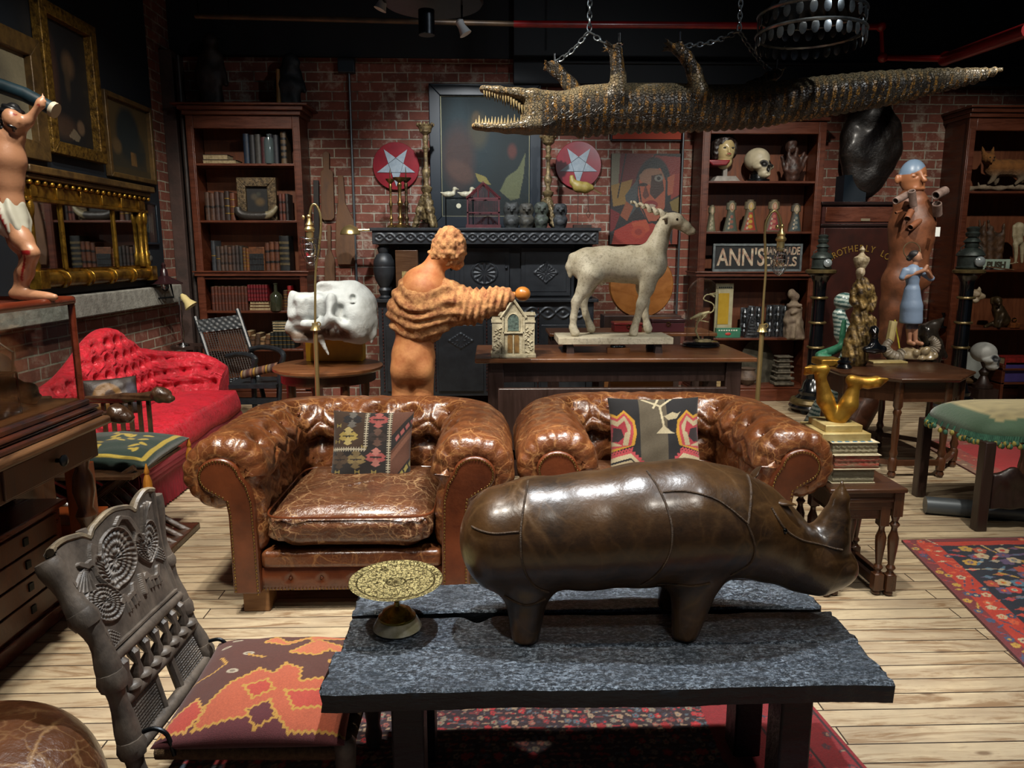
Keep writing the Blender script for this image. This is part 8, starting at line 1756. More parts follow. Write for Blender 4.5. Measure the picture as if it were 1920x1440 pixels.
# chest of drawers below
ch = thing('chest_of_drawers', 'low reddish brown chest of drawers beneath the writing desk', 'chest of drawers', (-2.1, 2.2, 0)); KX, KY = -1.80, 2.98
MB().box(-2.4, KX, 1.5, KY, .02, .46).box(-2.42, KX+.02, 1.48, KY+.02, .46, .485).box(-2.42, KX+.02, 1.48, KY+.02, 0, .07).build('carcass', M_csf, ch, bevel=.005)
for k in range(4):
 z = .085+.092*k; d = MB().box(KX, KX+.012, 1.6, KY-.05, z, z+.084).build('drawer', wood('drawer_walnut', '#3d1f11', '#5f3620', (2, 6, 2), 4, .35, .3) if k == 0 else bpy.data.materials['drawer_walnut'], ch, bevel=.003)
 for y in (2.72, 2.1): MB().box(KX+.012, KX+.018, y-.014, y+.014, z+.03, z+.06).build('keyhole_plate', M_dkst, d)
MB().box(-1.79, -1.70, 3.02, 3.09, .2, .62).box(-2.2, -1.72, 3.02, 3.3, 0, .2).box(-2.2, -1.76, 3.04, 3.28, .2, .35).build('orange_side_steps', wood('orange_wood', '#6e2f10', '#8a4218', (1, 6, 1), 3, .35, .3), label='orange brown wooden steps tucked behind the chest of drawers', cat='steps', bevel=.004)
# ---- things beyond the case: side board with ship lanterns
MB().box(-2.75, -2.0, 3.0, 3.3, 0, .83).box(-2.8, -1.98, 2.99, 3.32, .83, .86).build('side_cabinet', M_tab, label='brown cabinet behind the display case carrying two ship lanterns', cat='cabinet', bevel=.006)
M_lan = mat('grey_green_metal', '#39423e', '#252b29', 18, .45, metal=.4, bump=.3)
def lantern(name, lb, x, y, z, s_=1, spike=False):
 t = thing(name, lb, 'lantern', (x, y, z), 0, 'old signal lanterns'); S_ = lambda pr: [(r*s_, h*s_) for r, h in pr]
 r0, s0 = 1.0, s_
 if spike: r0 = 1.35
 S_ = lambda pr: [(r*s_*r0, h*s_) for r, h in pr]
 MB().lathe(S_([(.10, 0), (.11, .02), (.10, .03), (.10, .15), (.115, .16), (.11, .18), (.09, .22), (.05, .25)]), (x, y, z), 24).build('body', M_lan, t); MB().lathe(S_([(.05, .25), (.055, .27), (.055, .31), (.07, .32), (.06, .34), (.03, .38), (.035, .40), (.005, .43)]), (x, y, z), 20).build('chimney', M_lan, t)
 MB().lathe(S_([(.03, 0), (.045, .01), (.045, .03), (.03, .05), (0, .06)]), (x+.02*s_, y-.10*s_*r0, z+.09*s_), 18, rot=rotm(PI/2)).build('lens', mat('dull_lens', '#7c8486', rough=.15, coat=.6), t)
 b = MB(); b.tube([(x-.11*s_, y, z+.1*s_), (x-.13*s_, y, z+.25*s_), (x-.06*s_, y, z+.3*s_)], .006*s_, 6); b.tube([(x+.11*s_, y, z+.1*s_), (x+.13*s_, y, z+.25*s_), (x+.06*s_, y, z+.3*s_)], .006*s_, 6); b.build('handle', M_lan, t)
 if spike: MB().lathe(S_([(.05, .38), (.06, .42), (.045, .44), (.055, .48), (.03, .5)]), (x, y, z), 10).build('crown', M_lan, t)
lantern('ship_lantern', 'large grey green ship lantern seen through the display case at the far left', -2.42, 3.12, .86, 1.0); lantern('ship_lantern', 'grey green ship lantern behind the corner post of the display case', -2.12, 3.12, .86, .9)
t = thing('projector', 'small green metal viewer with a round silver lens between the two lanterns', 'viewer', (-2.26, 3.08, .86)); MB().box(-2.32, -2.2, 3.02, 3.18, .865, .96).build('body', mat('green_enamel', '#1f3a30', rough=.35), t, bevel=.01); MB().lathe([(.03, 0), (.04, .02), (.04, .05), (0, .055)], (-2.21, 3.02, .915), 20, rot=rotm(PI/2)).build('lens', M_chrome, t)
# ---------------------------------------------------------------- wooden figure with a loincloth on the case
def martyr():
 Y = 2.78; q = lambda px, py, dy=0: Vector((at(px, py, Y).x, Y+dy, at(px, py, Y).z)); k = Y/1380; z0 = CZ+.005
 t = thing('carved_man_figure', 'painted wooden figure of a bleeding man in a white loincloth on the display case', 'statue', (q(40, 555).x, Y, z0)); B = Body(.0055, .02)
 B.chain([q(16, 262), q(14, 300), q(15, 340), q(18, 385), q(20, 410)], [22*k, 27*k, 22*k, 21*k, 24*k], .03); B.cap(q(-2, 262), q(30, 258), 14*k, 13*k)
 B.cap(q(28, 258), q(52, 228), 10*k, 8*k); B.cap(q(52, 228), q(74, 198), 8*k, 6*k); B.ell(q(77, 192), (7*k, 6*k, 9*k)); [B.cap(q(76+i*2, 190), q(80+i*2.5, 176+i*5), 2.4*k, 1.8*k, .004) for i in range(4)]; B.cap(q(78, 196), q(84, 200), 2.6*k, 2*k, .004)
 B.cap(q(-6, 262), q(-30, 225), 11*k, 9*k); B.cap(q(20, 252), q(26, 238), 9*k, 9*k)
 B.ell(q(29, 224, -.02), (15*k, 16*k, 18*k)); B.cap(q(35, 232, -.03), q(38, 240, -.03), 9*k, 7*k); B.cap(q(43, 228, -.03), q(46, 232, -.035), 3*k, 3*k, .006)
 B.chain([q(28, 412, -.02), q(52, 450, -.03), q(72, 474, -.04)], [19*k, 16*k, 12*k]); B.chain([q(72, 474, -.04), q(52, 510, -.01), q(42, 545, 0)], [11*k, 12*k, 8*k], .02)
 B.chain([q(12, 415, .02), q(34, 455, .01), q(55, 482, .0)], [20*k, 17*k, 13*k]); B.chain([q(55, 482, .0), q(36, 515, .02), q(26, 548, .02)], [12*k, 12*k, 8*k], .02)
 for px in (42, 26): B.cap(q(px, 551, 0), Vector((q(px+9, 0).x, Y-.03, z0+.016)), .018, .013)
 B.bx((q(35, 0).x, Y, z0-.5), (1, 1, .5), .001, k=.001, sub=True)
 fl = np.array(srgb('#a8795a')); bl = np.array(srgb('#7c1414')); bone = np.array(srgb('#8f6a4c'))
 X = lambda V: (V[:, 0], V[:, 2])
 def near(V, pts, r):
  m = np.zeros(len(V))
  for a, c in zip(pts, pts[1:]):
   a_, c_ = np.array([a[0], a[2]]), np.array([c[0], c[2]]); P = V[:, [0, 2]]; d = c_-a_; u = np.clip(((P-a_) @ d)/(d @ d+1e-9), 0, 1); m = np.maximum(m, (np.linalg.norm(P-a_-u[:, None]*d, axis=1) < r) & (V[:, 1] < Y+.01))
  return m.astype(float)[:, None]
 def cc(V):
  c = fl[None]*(.92+.1*nz(V, 40))[:, None]; m = near(V, [q(8, 305), q(4, 330), q(8, 360), q(14, 385)], .008); m = np.maximum(m, near(V, [q(60, 474), q(74, 474)], .008)); m = np.maximum(m, near(V, [q(66, 480), q(54, 510), q(50, 525)], .004)); m = np.maximum(m, near(V, [q(34, 215), q(42, 219)], .0025)); m = np.maximum(m, near(V, [q(76, 198), q(78, 200)], .003)); return c*(1-m)+bl*m
 B.build('body', vcol('painted_wood_flesh', .4, bump=.15, bs=40, coat=.25), t, col=cc)
 L_ = Body(.0055, .015); L_.cap(q(18, 390), q(22, 412), 27*k, 30*k); L_.cap(q(24, 405, -.02), q(40, 430, -.02), 22*k, 20*k); L_.cap(q(8, 405, .01), q(22, 430, .01), 22*k, 20*k)
 L_.build('loincloth', vcol('cream_cloth', .6), t, col=lambda V: np.array(srgb('#a3a192'))[None]*(1-near(V, [q(14, 385), q(22, 405), q(32, 430)], .006))+bl*near(V, [q(14, 385), q(22, 405), q(32, 430)], .006), disp=lambda V: .004*np.sin(V[:, 0]*190+V[:, 2]*60))
 H = Body(.006, .015); H.ell(q(22, 215, .0), (20*k, 20*k, 20*k)); H.cap(q(6, 225, .01), q(2, 262, .01), 9*k, 6*k); H.cap(q(14, 230, -.02), q(8, 275, -.03), 5*k, 4*k); H.cap(q(36, 240, -.035), q(38, 246, -.035), 8*k, 5*k); H.ell(q(38, 226, -.05), (11*k, 10*k, 9*k), k=.005, sub=True); H.build('hair', mat('black_painted_hair', '#121214', rough=.3), t, disp=lambda V: .003*np.sin(V[:, 2]*300+V[:, 0]*120))
 t2 = thing('dark_log', 'dark blue painted log carried behind the head of the bleeding figure', 'log', q(20, 180)); MB().tube([q(-60, 140, .05), q(30, 172, .05), q(88, 202, .05)], [.026, .026, .024], 16).build('log', mat('dark_teal_paint', '#101e24', '#1c3038', 12, .35, coat=.3), t2); MB().tube([q(82, 199, .05), q(90, 203, .05)], .028, 16).build('ring', mat('cream_ring', '#a39a84', rough=.5), t2)
martyr()
# ================================================================ RIGHT SIDE
# red hall cabinet with gold lettering
Y = 7.28; a, c = at(1541, 378, Y), at(1752, 378, Y); hc = thing('lettered_cabinet', 'dark red wooden cabinet with an arch of gold letters between two bookcases', 'cabinet', ((a.x+c.x)/2, 7.45, 0)); zt_ = a.z; z1 = at(0, 418, Y).z
MB().box(a.x+.02, c.x, Y+.02, 7.66, 0, zt_-.03).build('case', M_redw, hc); MB().box(a.x, c.x+.02, Y-.01, 7.68, zt_-.03, zt_).box(a.x+.01, c.x+.02, Y, Y+.03, z1-.025, z1).box(a.x+.01, c.x+.01, Y, Y+.03, 0, .1).build('ledge', mat('black_red_wood', '#1c0d0b', rough=.35), hc, bevel=.004)
MB().box(a.x+.05, c.x-.02, Y+.006, Y+.02, z1+.02, zt_-.05).build('drawer', M_case, hc, bevel=.004); p = at(1622, 412, Y); MB().box(p.x-.04, p.x+.05, Y, Y+.006, p.z-.012, p.z+.012).build('name_plate', mat('dull_name_plate', '#6e6450', rough=.5), hc)
MB().box(a.x+.05, c.x-.02, Y+.008, Y+.02, .14, z1-.04).build('panel', mat('plum_panel', '#33150f', '#24100c', 6, .35), hc, bevel=.004)
Mgl = mat('gold_leaf_letter', '#9c7a34', '#6e5424', 30, .4, metal=.4); cx, cz = at(1603, 600, Y).x, at(1603, 561, Y).z; s_ = 'BROTHERLY LOVE'; Rr = at(1603, 471, Y).z-cz
for i, chx in enumerate(s_):
 if chx != ' ': an = R(127-83*i/13); text(chx, 'letter', cx+Rr*math.cos(an), Y+.004, cz+Rr*math.sin(an), .09, Mgl, hc, .85, (PI/2, PI/2-an, 0), align='CENTER')
def blobth(name, lb, cat, loc, B, m, **k):
 o = B.build(name, m, loc=loc, **k); return tag(o, lb, cat)
Y = 7.42; q = Q(Y); t = thing('dark_shell', 'big black leathery oval shell on a dark stand above the lettered cabinet', 'shell', (q(1630, 378).x, Y, zt_)); B = Body(.016, .05); B.ell(q(1632, 272), (.31, .16, .41)); B.ell(q(1622, 330), (.2, .12, .22)); B.ell(q(1640, 205), (.14, .1, .12)); B.build('shell', leather('black_hide', '#1c1512', '#0a0808', '#2e231d', .4, 6, .5), t, disp=lambda V: .012*nz(V, 22))
MB().box(q(1602, 0).x, q(1646, 0).x, Y-.08, Y+.1, zt_, q(0, 325).z).build('stand', M_navyf, t)
# lantern columns
def column(px, py0, lanT, lb, lb2, crown):
 p = atz(px, py0, 0); x, y = p.x, p.y; t = thing('column_pedestal', lb, 'pedestal', (x, y, 0), 0, 'black and gilt column pedestals'); H = at(px+22, 505, y).z
 MB().lathe([(.2, .04), (.205, .06), (.19, .08)], (x, y, 0), 32).lathe([(.15, .14), (.12, .17), (.125, .2), (.1, .22), (.085, .28), (.06, .32), (.065, .36), (.062, .62), (.06, .8), (.058, .84), (.056, H-.2), (.06, H-.12), (.09, H-.06), (.12, H-.04)], (x, y, 0), 28).build('shaft', mat('black_gloss', '#080a0d', rough=.18, coat=.6), t)
 b = MB(); b.lathe([(.19, .08), (.2, .1), (.185, .13), (.15, .14)], (x, y, 0), 32); [b.tor((x, y, z), .068, .012, 28, 8) for z in (.62, .85, 1.08)]; b.lathe([(.115, H-.04), (.135, H-.03), (.135, H-.01), (.12, H), (0, H)], (x, y, 0), 32); b.build('gilt_rings', mat('dull_gold', '#7a6a44', '#4f4228', 12, .35, metal=.6), t, label='dull gold rings and mouldings')
 for k in range(4): an = k*PI/2+.8; MB().ell((x+.17*math.cos(an), y+.17*math.sin(an), .03), .03, nu=12, nv=8).build('ball_foot', M_dkst, t)
 lantern('carriage_lantern', lb2, x, y, H+.002, (at(px, lanT, y).z-H)/.5, True)
column(1520, 772, 440, 'black and gilt column pedestal beside the middle bookcase', 'grey carriage lantern on the column beside the middle bookcase', 0); column(1788, 772, 425, 'black and gilt column pedestal beside the right bookcase', 'grey carriage lantern on the column beside the right bookcase', 1)
# octagonal table
ocx, ocy, OZ = 2.86, 5.1, .69; t = thing('octagonal_table', 'dark oak octagonal table crowded with statuettes', 'table', (ocx, ocy, 0)); MB().lathe([(0, -.03), (.50, -.03), (.515, -.015), (.515, -.004), (.505, 0), (0, 0)], (ocx, ocy, OZ), 8, ph=PI/8).build('table_top', M_oak, t, ang=25, bevel=.003)
MB().lathe([(.44, -.17), (.44, -.03)], (ocx, ocy, OZ), 8, ph=PI/8).build('apron', M_oak, t, ang=25)
for k in range(8):
 an = PI/8+k*PI/4; x, y = ocx+.43*math.cos(an), ocy+.43*math.sin(an); MB().lathe([(.02, 0), (.028, .02), (.02, .045), (.028, .05), (.03, .12), (.02, .14), (.028, .17), (.019, .2), (.024, .3), (.02, .42), (.028, .45), (.02, .47), (.03, .49), (.03, OZ-.03)], (x, y, 0), 12).build('leg', M_oakv, t)
 an2 = an+PI/4; x2, y2 = ocx+.43*math.cos(an2), ocy+.43*math.sin(an2); MB().tube([(x, y, .1), (x2, y2, .1)], .024, 4).build('stretcher', M_oak, t)
def tt(px, py): p = atz(px, py, OZ); return p
# gilt crowned statue
p = tt(1612, 684); Y = p.y; q = Q(Y); k = Y/1380; t = thing('crowned_statue', 'worn gilt statue of a crowned robed woman on the octagonal table', 'statue', (q(1606, 684).x, Y, OZ)); B = Body(.0065, .02)
B.chain([q(1603, 668), q(1606, 640), q(1612, 600), q(1615, 570)], [24*k, 21*k, 15*k, 12*k]); B.chain([q(1615, 570), q(1616, 545), q(1616, 530)], [14*k, 17*k, 11*k]); B.cap(q(1603, 540), q(1598, 565), 6*k, 6*k); B.cap(q(1598, 565), q(1612, 575, -.06), 6*k, 4*k); B.cap(q(1632, 538), q(1638, 560), 6*k, 6*k); B.cap(q(1638, 560), q(1630, 580, -.04), 6*k, 5*k); B.cap(q(1630, 600), q(1632, 640), 11*k, 13*k); B.cap(q(1614, 525), q(1612, 518), 6*k, 6*k)
B.build('robed_body', mat('flaking_gilt_robe', '#8f7440', '#2c2017', 26, .4, metal=.4, bump=.7, bs=60), t, disp=lambda V: .005*np.sin(V[:, 0]*160+V[:, 2]*30)+.004*nz(V, 110))
B = Body(.005, .01); B.ell(q(1612, 510, -.01), (8*k, 9*k, 11*k)); B.cap(q(1610, 511, -.04), q(1609, 513, -.045), .008, .006); B.cap(q(1611, 519), q(1613, 527), 5*k, 6*k); B.build('head', mat('ivory_paint', '#b8a98c', '#7c6a50', 20, .5), t); MB().lathe([(.03, 0), (.045, .03), (.055, .06), (.05, .075), (.025, .09), (.012, .11), (.02, .13), (.004, .155)], q(1614, 503), 14).build('crown', mat('ivory_crown', '#b3a486', '#6f5f45', 30, .5, bump=.5), t)
MB().box(q(1582, 0).x, q(1628, 0).x, Y-.08, Y+.1, OZ, OZ+.05).build('base', M_gold, t, bevel=.008)
# black bust
p = tt(1637, 690); Y = p.y; q = Q(Y); t = thing('black_bust', 'glossy black bust on a round socle at the front of the octagonal table', 'bust', (q(1638, 690).x, Y, OZ)); MB().lathe([(.05, 0), (.055, .01), (.04, .03), (.05, .045), (.03, .06), (.03, .08)], (q(1638, 0).x, Y, OZ), 20).build('socle', bpy.data.materials['black_gloss'], t); B = Body(.005, .015); B.ell(q(1639, 652), (.05, .035, .045)); B.cap(q(1639, 645), q(1639, 630), .028, .026); B.ell(q(1638, 621), (.033, .04, .042)); B.cap(q(1636, 622, -.035), q(1635, 624, -.045), .008, .006); B.cap(q(1624, 655), q(1655, 655), .025, .028); B.build('bust', bpy.data.materials['black_gloss'], t)
# little woman in a blue apron dress
p = tt(1712, 676); Y = p.y; q = Q(Y); k = Y/1380; zb = q(1708, 648).z
t = thing('apron_woman_figure', 'small woman figure in a light blue dress, hands clasped, above the horned pot', 'figurine', (q(1710, 0).x, Y, zb)); B = Body(.005, .012); B.chain([q(1710, 572), q(1711, 540), q(1711, 512), q(1712, 506)], [14*k, 10*k, 14*k, 11*k]); B.chain([q(1710, 545), q(1709, 575), q(1708, 600)], [14*k, 19*k, 20*k]); B.cap(q(1698, 508), q(1692, 520), 7*k, 6*k); B.cap(q(1726, 508), q(1746, 522), 7*k, 6*k); B.bx(q(1708, 620), (.3, .3, 14*k), .001, k=.001, sub=True)
B.build('dress', vcol('painted_dress', .45, bump=.15), t, col=lambda V: np.where(((np.abs(V[:, 0]-q(1709, 0).x) < 16*k) & (V[:, 1] < Y) & (V[:, 2] < q(0, 535).z) & (V[:, 2] > q(0, 603).z))[:, None], np.array(srgb('#9aa3b4')), np.array(srgb('#7a8da6'))))
B = Body(.0045, .01); B.cap(q(1713, 506), q(1716, 495), 5*k, 5*k); B.cap(q(1713, 510), q(1710, 610), 5*k, 7*k); B.cap(q(1698, 508), q(1730, 508), 3*k, 3*k); B.cap(q(1697, 508), q(1692, 522), 4*k, 4*k); B.cap(q(1728, 508), q(1747, 522), 4*k, 4*k); B.ell(q(1719, 482), (8*k, 9*k, 11*k)); B.cap(q(1724, 484, -.02), q(1726, 486, -.022), .006, .005); B.cap(q(1692, 522), q(1718, 508, -.07), 4.5*k, 3.5*k); B.cap(q(1747, 522), q(1728, 508, -.07), 4.5*k, 3.5*k); B.cap(q(1722, 506, -.075), q(1727, 498, -.075), 4*k, 3*k); B.cap(q(1704, 610), q(1705, 640), 6*k, 4*k); B.cap(q(1715, 610), q(1716, 640), 6*k, 4*k); B.cap(q(1704, 642), q(1706, 643, -.05), 4*k, 4*k); B.cap(q(1717, 642), q(1721, 643, -.05), 4*k, 4*k)
B.build('body', vcol('painted_skin', .45), t, col=lambda V: np.where((V[:, 2] > q(0, 622).z)[:, None] & (V[:, 2] < q(0, 604).z)[:, None], np.array(srgb('#5a5560')), np.array(srgb('#a8795e'))))
B = Body(.0045, .01); B.ell(q(1716, 477, .01), (9.5*k, 9.5*k, 8*k)); B.ell(q(1709, 484, .03), (5*k, 6*k, 6*k)); B.build('hair', mat('dark_grey_hair', '#2c2a2c', rough=.5), t); b = MB(); b.tor(q(1714, 470, .03), 16*k, .004, 26, 5, rotm(PI/2-.2)); b.build('halo', mat('tarnished_wire', '#6b5c44', rough=.4, metal=.6), t)
t = thing('horned_pot', 'blue pot with small faces and two ribbed curling horns under the woman figure', 'pot', (q(1706, 690).x, Y, OZ)); B = Body(.006, .01); B.ell(q(1704, 668), (20*k, 20*k, 18*k)); B.ell(q(1728, 665, -.02), (15*k, 17*k, 15*k)); [B.ell(q(a, b_, -.08), (7*k, 6*k, 7.5*k)) for a, b_ in ((1722, 657), (1717, 671), (1732, 672), (1726, 654), (1707, 659), (1740, 664))]; B.bx((q(1710, 0).x, Y, OZ-.5), (1, 1, .515), .001, k=.001, sub=True)
B.build('pot', vcol('glazed_pot', .3, coat=.3), t, col=lambda V: np.where((V[:, 0] < q(1702, 0).x)[:, None], np.array(srgb('#101c38')), np.array(srgb('#9a8868'))[None]*(.8+.3*nz(V, 80))[:, None]))
for pts in ([(1695, 664), (1680, 670), (1664, 660), (1662, 648), (1670, 638)], [(1735, 664), (1746, 660), (1754, 650), (1752, 640), (1746, 634)]): P = smooth_path([q(*a) for a in pts], 8); MB().tube(P, [(.052-.03*i/len(P))*(1+.08*math.sin(i*2.2)) for i in range(len(P))], 12).build('ribbed_horn', mat('ribbed_horn', '#8c8272', '#645a4c', 16, .5), t)
MB().box(q(1676, 0).x, q(1745, 0).x, Y-.15, Y-.05, OZ, OZ+.014).build('cream_book', M_goldp, label='flat cream booklet at the front edge of the octagonal table', cat='booklet', bevel=.003)
q = Q(5.45); MB().tube([q(1678, 600), (q(1692, 652).x, 5.45, OZ+.002)], .012, 4, flat=.5).build('yellow_ruler', mat('yellow_rule', '#b5a62e', '#8f8424', 20, .5), label='yellow stick leaning beside the woman in blue', cat='stick'); MB().tube([q(1675, 602), q(1668, 640)], .03, 8).build('pale_tube', M_goldp, label='pale tube standing left of the yellow stick', cat='tube')
B = Body(.008, .02); q = Q(5.5); B.chain([q(1745, 678), q(1748, 650), q(1738, 622), q(1768, 597)], [.07, .075, .07, .012]); B.cap(q(1754, 650), q(1768, 668), .05, .03); B.build('dark_carving', mat('dark_wet_carving', '#15120f', '#2c2620', 14, .25, coat=.4), disp=lambda V: .008*nz(V, 45), label='glossy dark pointed carving at the back right of the octagonal table', cat='carving')
q = Q(5.45); P = smooth_path([q(1583, 600), q(1580, 625), q(1576, 650), (q(1580, 0).x, 5.4, OZ+.04), (q(1598, 0).x, 5.36, OZ+.022)], 6); MB().tube(P, [.014+.02*min(1, i/14) for i in range(len(P))], 10).build('green_reptile', mat('green_glaze', '#3f8062', '#286048', 14, .35, bump=.4), label='green glazed reptile leg and tail at the left end of the octagonal table', cat='figurine')
q = Q(5.75); B = Body(.009, .02); B.ell(q(1583, 565), (.08, .07, .07)); B.chain([q(1573, 590), q(1582, 625), q(1590, 660)], [.05, .07, .05]); B.cap(Vector((q(1590, 0).x, 5.75, .06)), q(1592, 665), .12, .06); B.build('mosaic_bird', vcol('mosaic', .3, coat=.3), col=lambda V: np.where((np.sin(V[:, 2]*190+V[:, 0]*30) > 0)[:, None], np.array(srgb('#8f9a92')), np.array(srgb('#2f4a48'))), label='grey and green striped mosaic bird behind the crowned statue', cat='statue')
# tall clay figure
def clay():
 Y = 5.9; q = Q(Y); k = Y/1380; t = thing('clay_torso', 'tall brown clay figure with a blue cap and pipes round its neck', 'statue', (q(1685, 640).x, Y, 0)); M = mat('fired_clay', '#6e4128', '#4a2b1a', 7, .5, bump=.25, bs=24); B = Body(.011, .04)
 B.chain([q(1708, 385), q(1710, 420), q(1708, 450), q(1703, 490), q(1690, 530), q(1676, 580), q(1668, 630), q(1668, 700)], [30*k, 38*k, 37*k, 31*k, 33*k, 24*k, 18*k, 14*k]); B.ell(q(1705, 520), (40*k, 34*k, 30*k)); B.cap((q(1668, 0).x, Y, .1), q(1668, 700), .12, 14*k); B.cap(q(1712, 372), q(1714, 350), 15*k, 17*k); B.bx((q(1668, 0).x, Y, -.5), (1, 1, .5), .001, k=.001, sub=True); B.build('torso', M, t, disp=lambda V: .004*nz(V, 26))
 B = Body(.007, .015); B.ell(q(1711, 330), (23*k, 24*k, 30*k)); B.ell(q(1711, 350, -.02), (18*k, 18*k, 16*k)); B.cap(q(1714, 326, -.09), q(1717, 341, -.12), .012, .02, .012); B.cap(q(1703, 355, -.085), q(1722, 355, -.085), .01, .01); B.ell(q(1683, 336), (5*k, 5*k, 9*k))
 for dx in (-10, 11): B.ell(q(1712+dx, 332, -23*k), (.03, .02, .014), k=.012, sub=True); B.ell(q(1712+dx, 332, -20*k), (.018, .015, .01), k=.003)
 B.build('head', vcol('glazed_clay', .4, coat=.3), t, col=lambda V: np.where((V[:, 2]-.5*np.maximum(V[:, 0]-q(1690, 320).x, 0) > q(1710, 326).z-.02+.02*nz(V, 18))[:, None], np.array(srgb('#6a7f96')), np.array(srgb('#946040'))[None]))
 for a, c, r in (((1655, 380), (1682, 368), 6.5), ((1684, 362), (1694, 388), 6.5), ((1676, 412), (1690, 398), 6), ((1682, 428), (1706, 415), 6), ((1728, 370), (1752, 360), 8), ((1730, 385), (1738, 404), 8), ((1655, 402), (1672, 397), 2.5)):
  dy = -.19; u, v = q(*a, dy), q(*c, dy+.05); b = MB(); b.tube([u, v], r*k, 14, cap=False); b.tube([u+(v-u)*.01, v], r*k*.72, 14, cap=False); b.tor(u, r*k*.86, r*k*.14, 16, 6, (v-u).to_track_quat('Z', 'Y').to_matrix()); b.build('clay_pipe', mat('grey_clay', '#85726a', '#5c4a42', 12, .5) if r > 6.2 else M, t)
 p = q(1722, 435, -.26); MB().box(p.x-.018, p.x+.018, p.y, p.y+.003, p.z-.04, p.z+.03).build('price_tag', mat('white_tag', '#c9ccc8', rough=.6), t, label='white paper tag'); MB().tube([q(1722, 424, -.22), p+Vector((0, 0, .03))], .0015, 4).build('string', M_dkst, t)
clay()
# green fringed stool
t = thing('fringed_stool', 'dark carved stool with a green tasselled cushion at the right edge', 'stool', (3.1, 3.9, 0)); sx0, sx1, sy0, sy1, sz = 2.62, 3.6, 3.72, 4.35, .5; P = []
for i in range(14):
 a = i/13*PI/2; f = .35+.65*math.sin(a) if i else .0; w_ = math.cos(PI/2-a); P.append([((sx0+sx1)/2+(sx1-sx0)/2*math.copysign(abs(math.cos(b_))**.4, math.cos(b_))*math.sin(a)**.5, (sy0+sy1)/2+(sy1-sy0)/2*math.copysign(abs(math.sin(b_))**.4, math.sin(b_))*math.sin(a)**.5, sz+.03+.11*math.cos(a)+.004*math.sin(b_*40)*math.sin(a)) for b_ in np.linspace(0, 2*PI, 80, endpoint=False)])
P.append([(x, y, sz) for x, y, z in P[-1]]); ccx, ccy = (sx0+sx1)/2, (sy0+sy1)/2
MB().sheet(P, cv=True).build('cushion', vcol('green_plush', .7, sheen=.4, bump=.3), t, ang=180, col=lambda V: np.where((np.maximum(abs(V[:, 0]-ccx)/.49, abs(V[:, 1]-ccy)/.315) < .78)[:, None], np.array(srgb('#9a8d62'))[None]*(.8+.3*nz(V, 60))[:, None], np.array(srgb('#39563c'))[None]*(.9+.2*nz(V, 30))[:, None]))
b = MB(); ring = P[-2]; n = 0
for i in range(0, 80):
 a, c = Vector(ring[i]), Vector(ring[(i+1) % 80])
 for f in (0, .5): p = a.lerp(c, f); d = Vector((p.x-ccx, p.y-ccy, 0)).normalized()*.012; b.tube([p, p+d+Vector((0, 0, -.03))], .006, 5); b.ell(p+d+Vector((.004*math.sin(i*5), 0, -.045-.008*math.sin(i*3+f*7))), (.013, .013, .016), None, 7, 5, mi=(i*2+int(f*2)) % 2)
b.build('tassel_fringe', [mat('green_tassel', '#3f7058', '#23493a', 40, .7), mat('yellow_tassel', '#a3984a', '#7c7434', 40, .7)], t, kind='stuff')
for x in (sx0+.04, sx1-.04):
 for y in (sy0+.03, sy1-.03): MB().box(x-.03, x+.03, y-.03, y+.03, 0, sz).build('leg', M_dark, t, bevel=.006)
B = Body(.012, .03); B.bx((3.15, sy0+.03, .22), (.45, .022, .10), .01); [B.ell((2.8+.16*i, sy0+.02, .31), (.06, .025, .05)) for i in range(6)]; B.build('carved_rail', M_dark, t, disp=lambda V: .006*nz(V, 45)); [MB().lathe([(.015, .3), (.02, .36), (.012, .42), (.02, .49)], (x, sy0+.03, 0), 10).build('spindle', M_oakv, t) for x in (2.86, 3.04, 3.22)]
MB().tube([(2.52, 4.02, .05), (2.75, 3.95, .05), (3.3, 3.8, .05)], .05, 14).build('metal_tube', mat('grey_tube', '#5a6064', rough=.4, metal=.5), label='grey metal tube lying on the floor under the green stool', cat='tube')
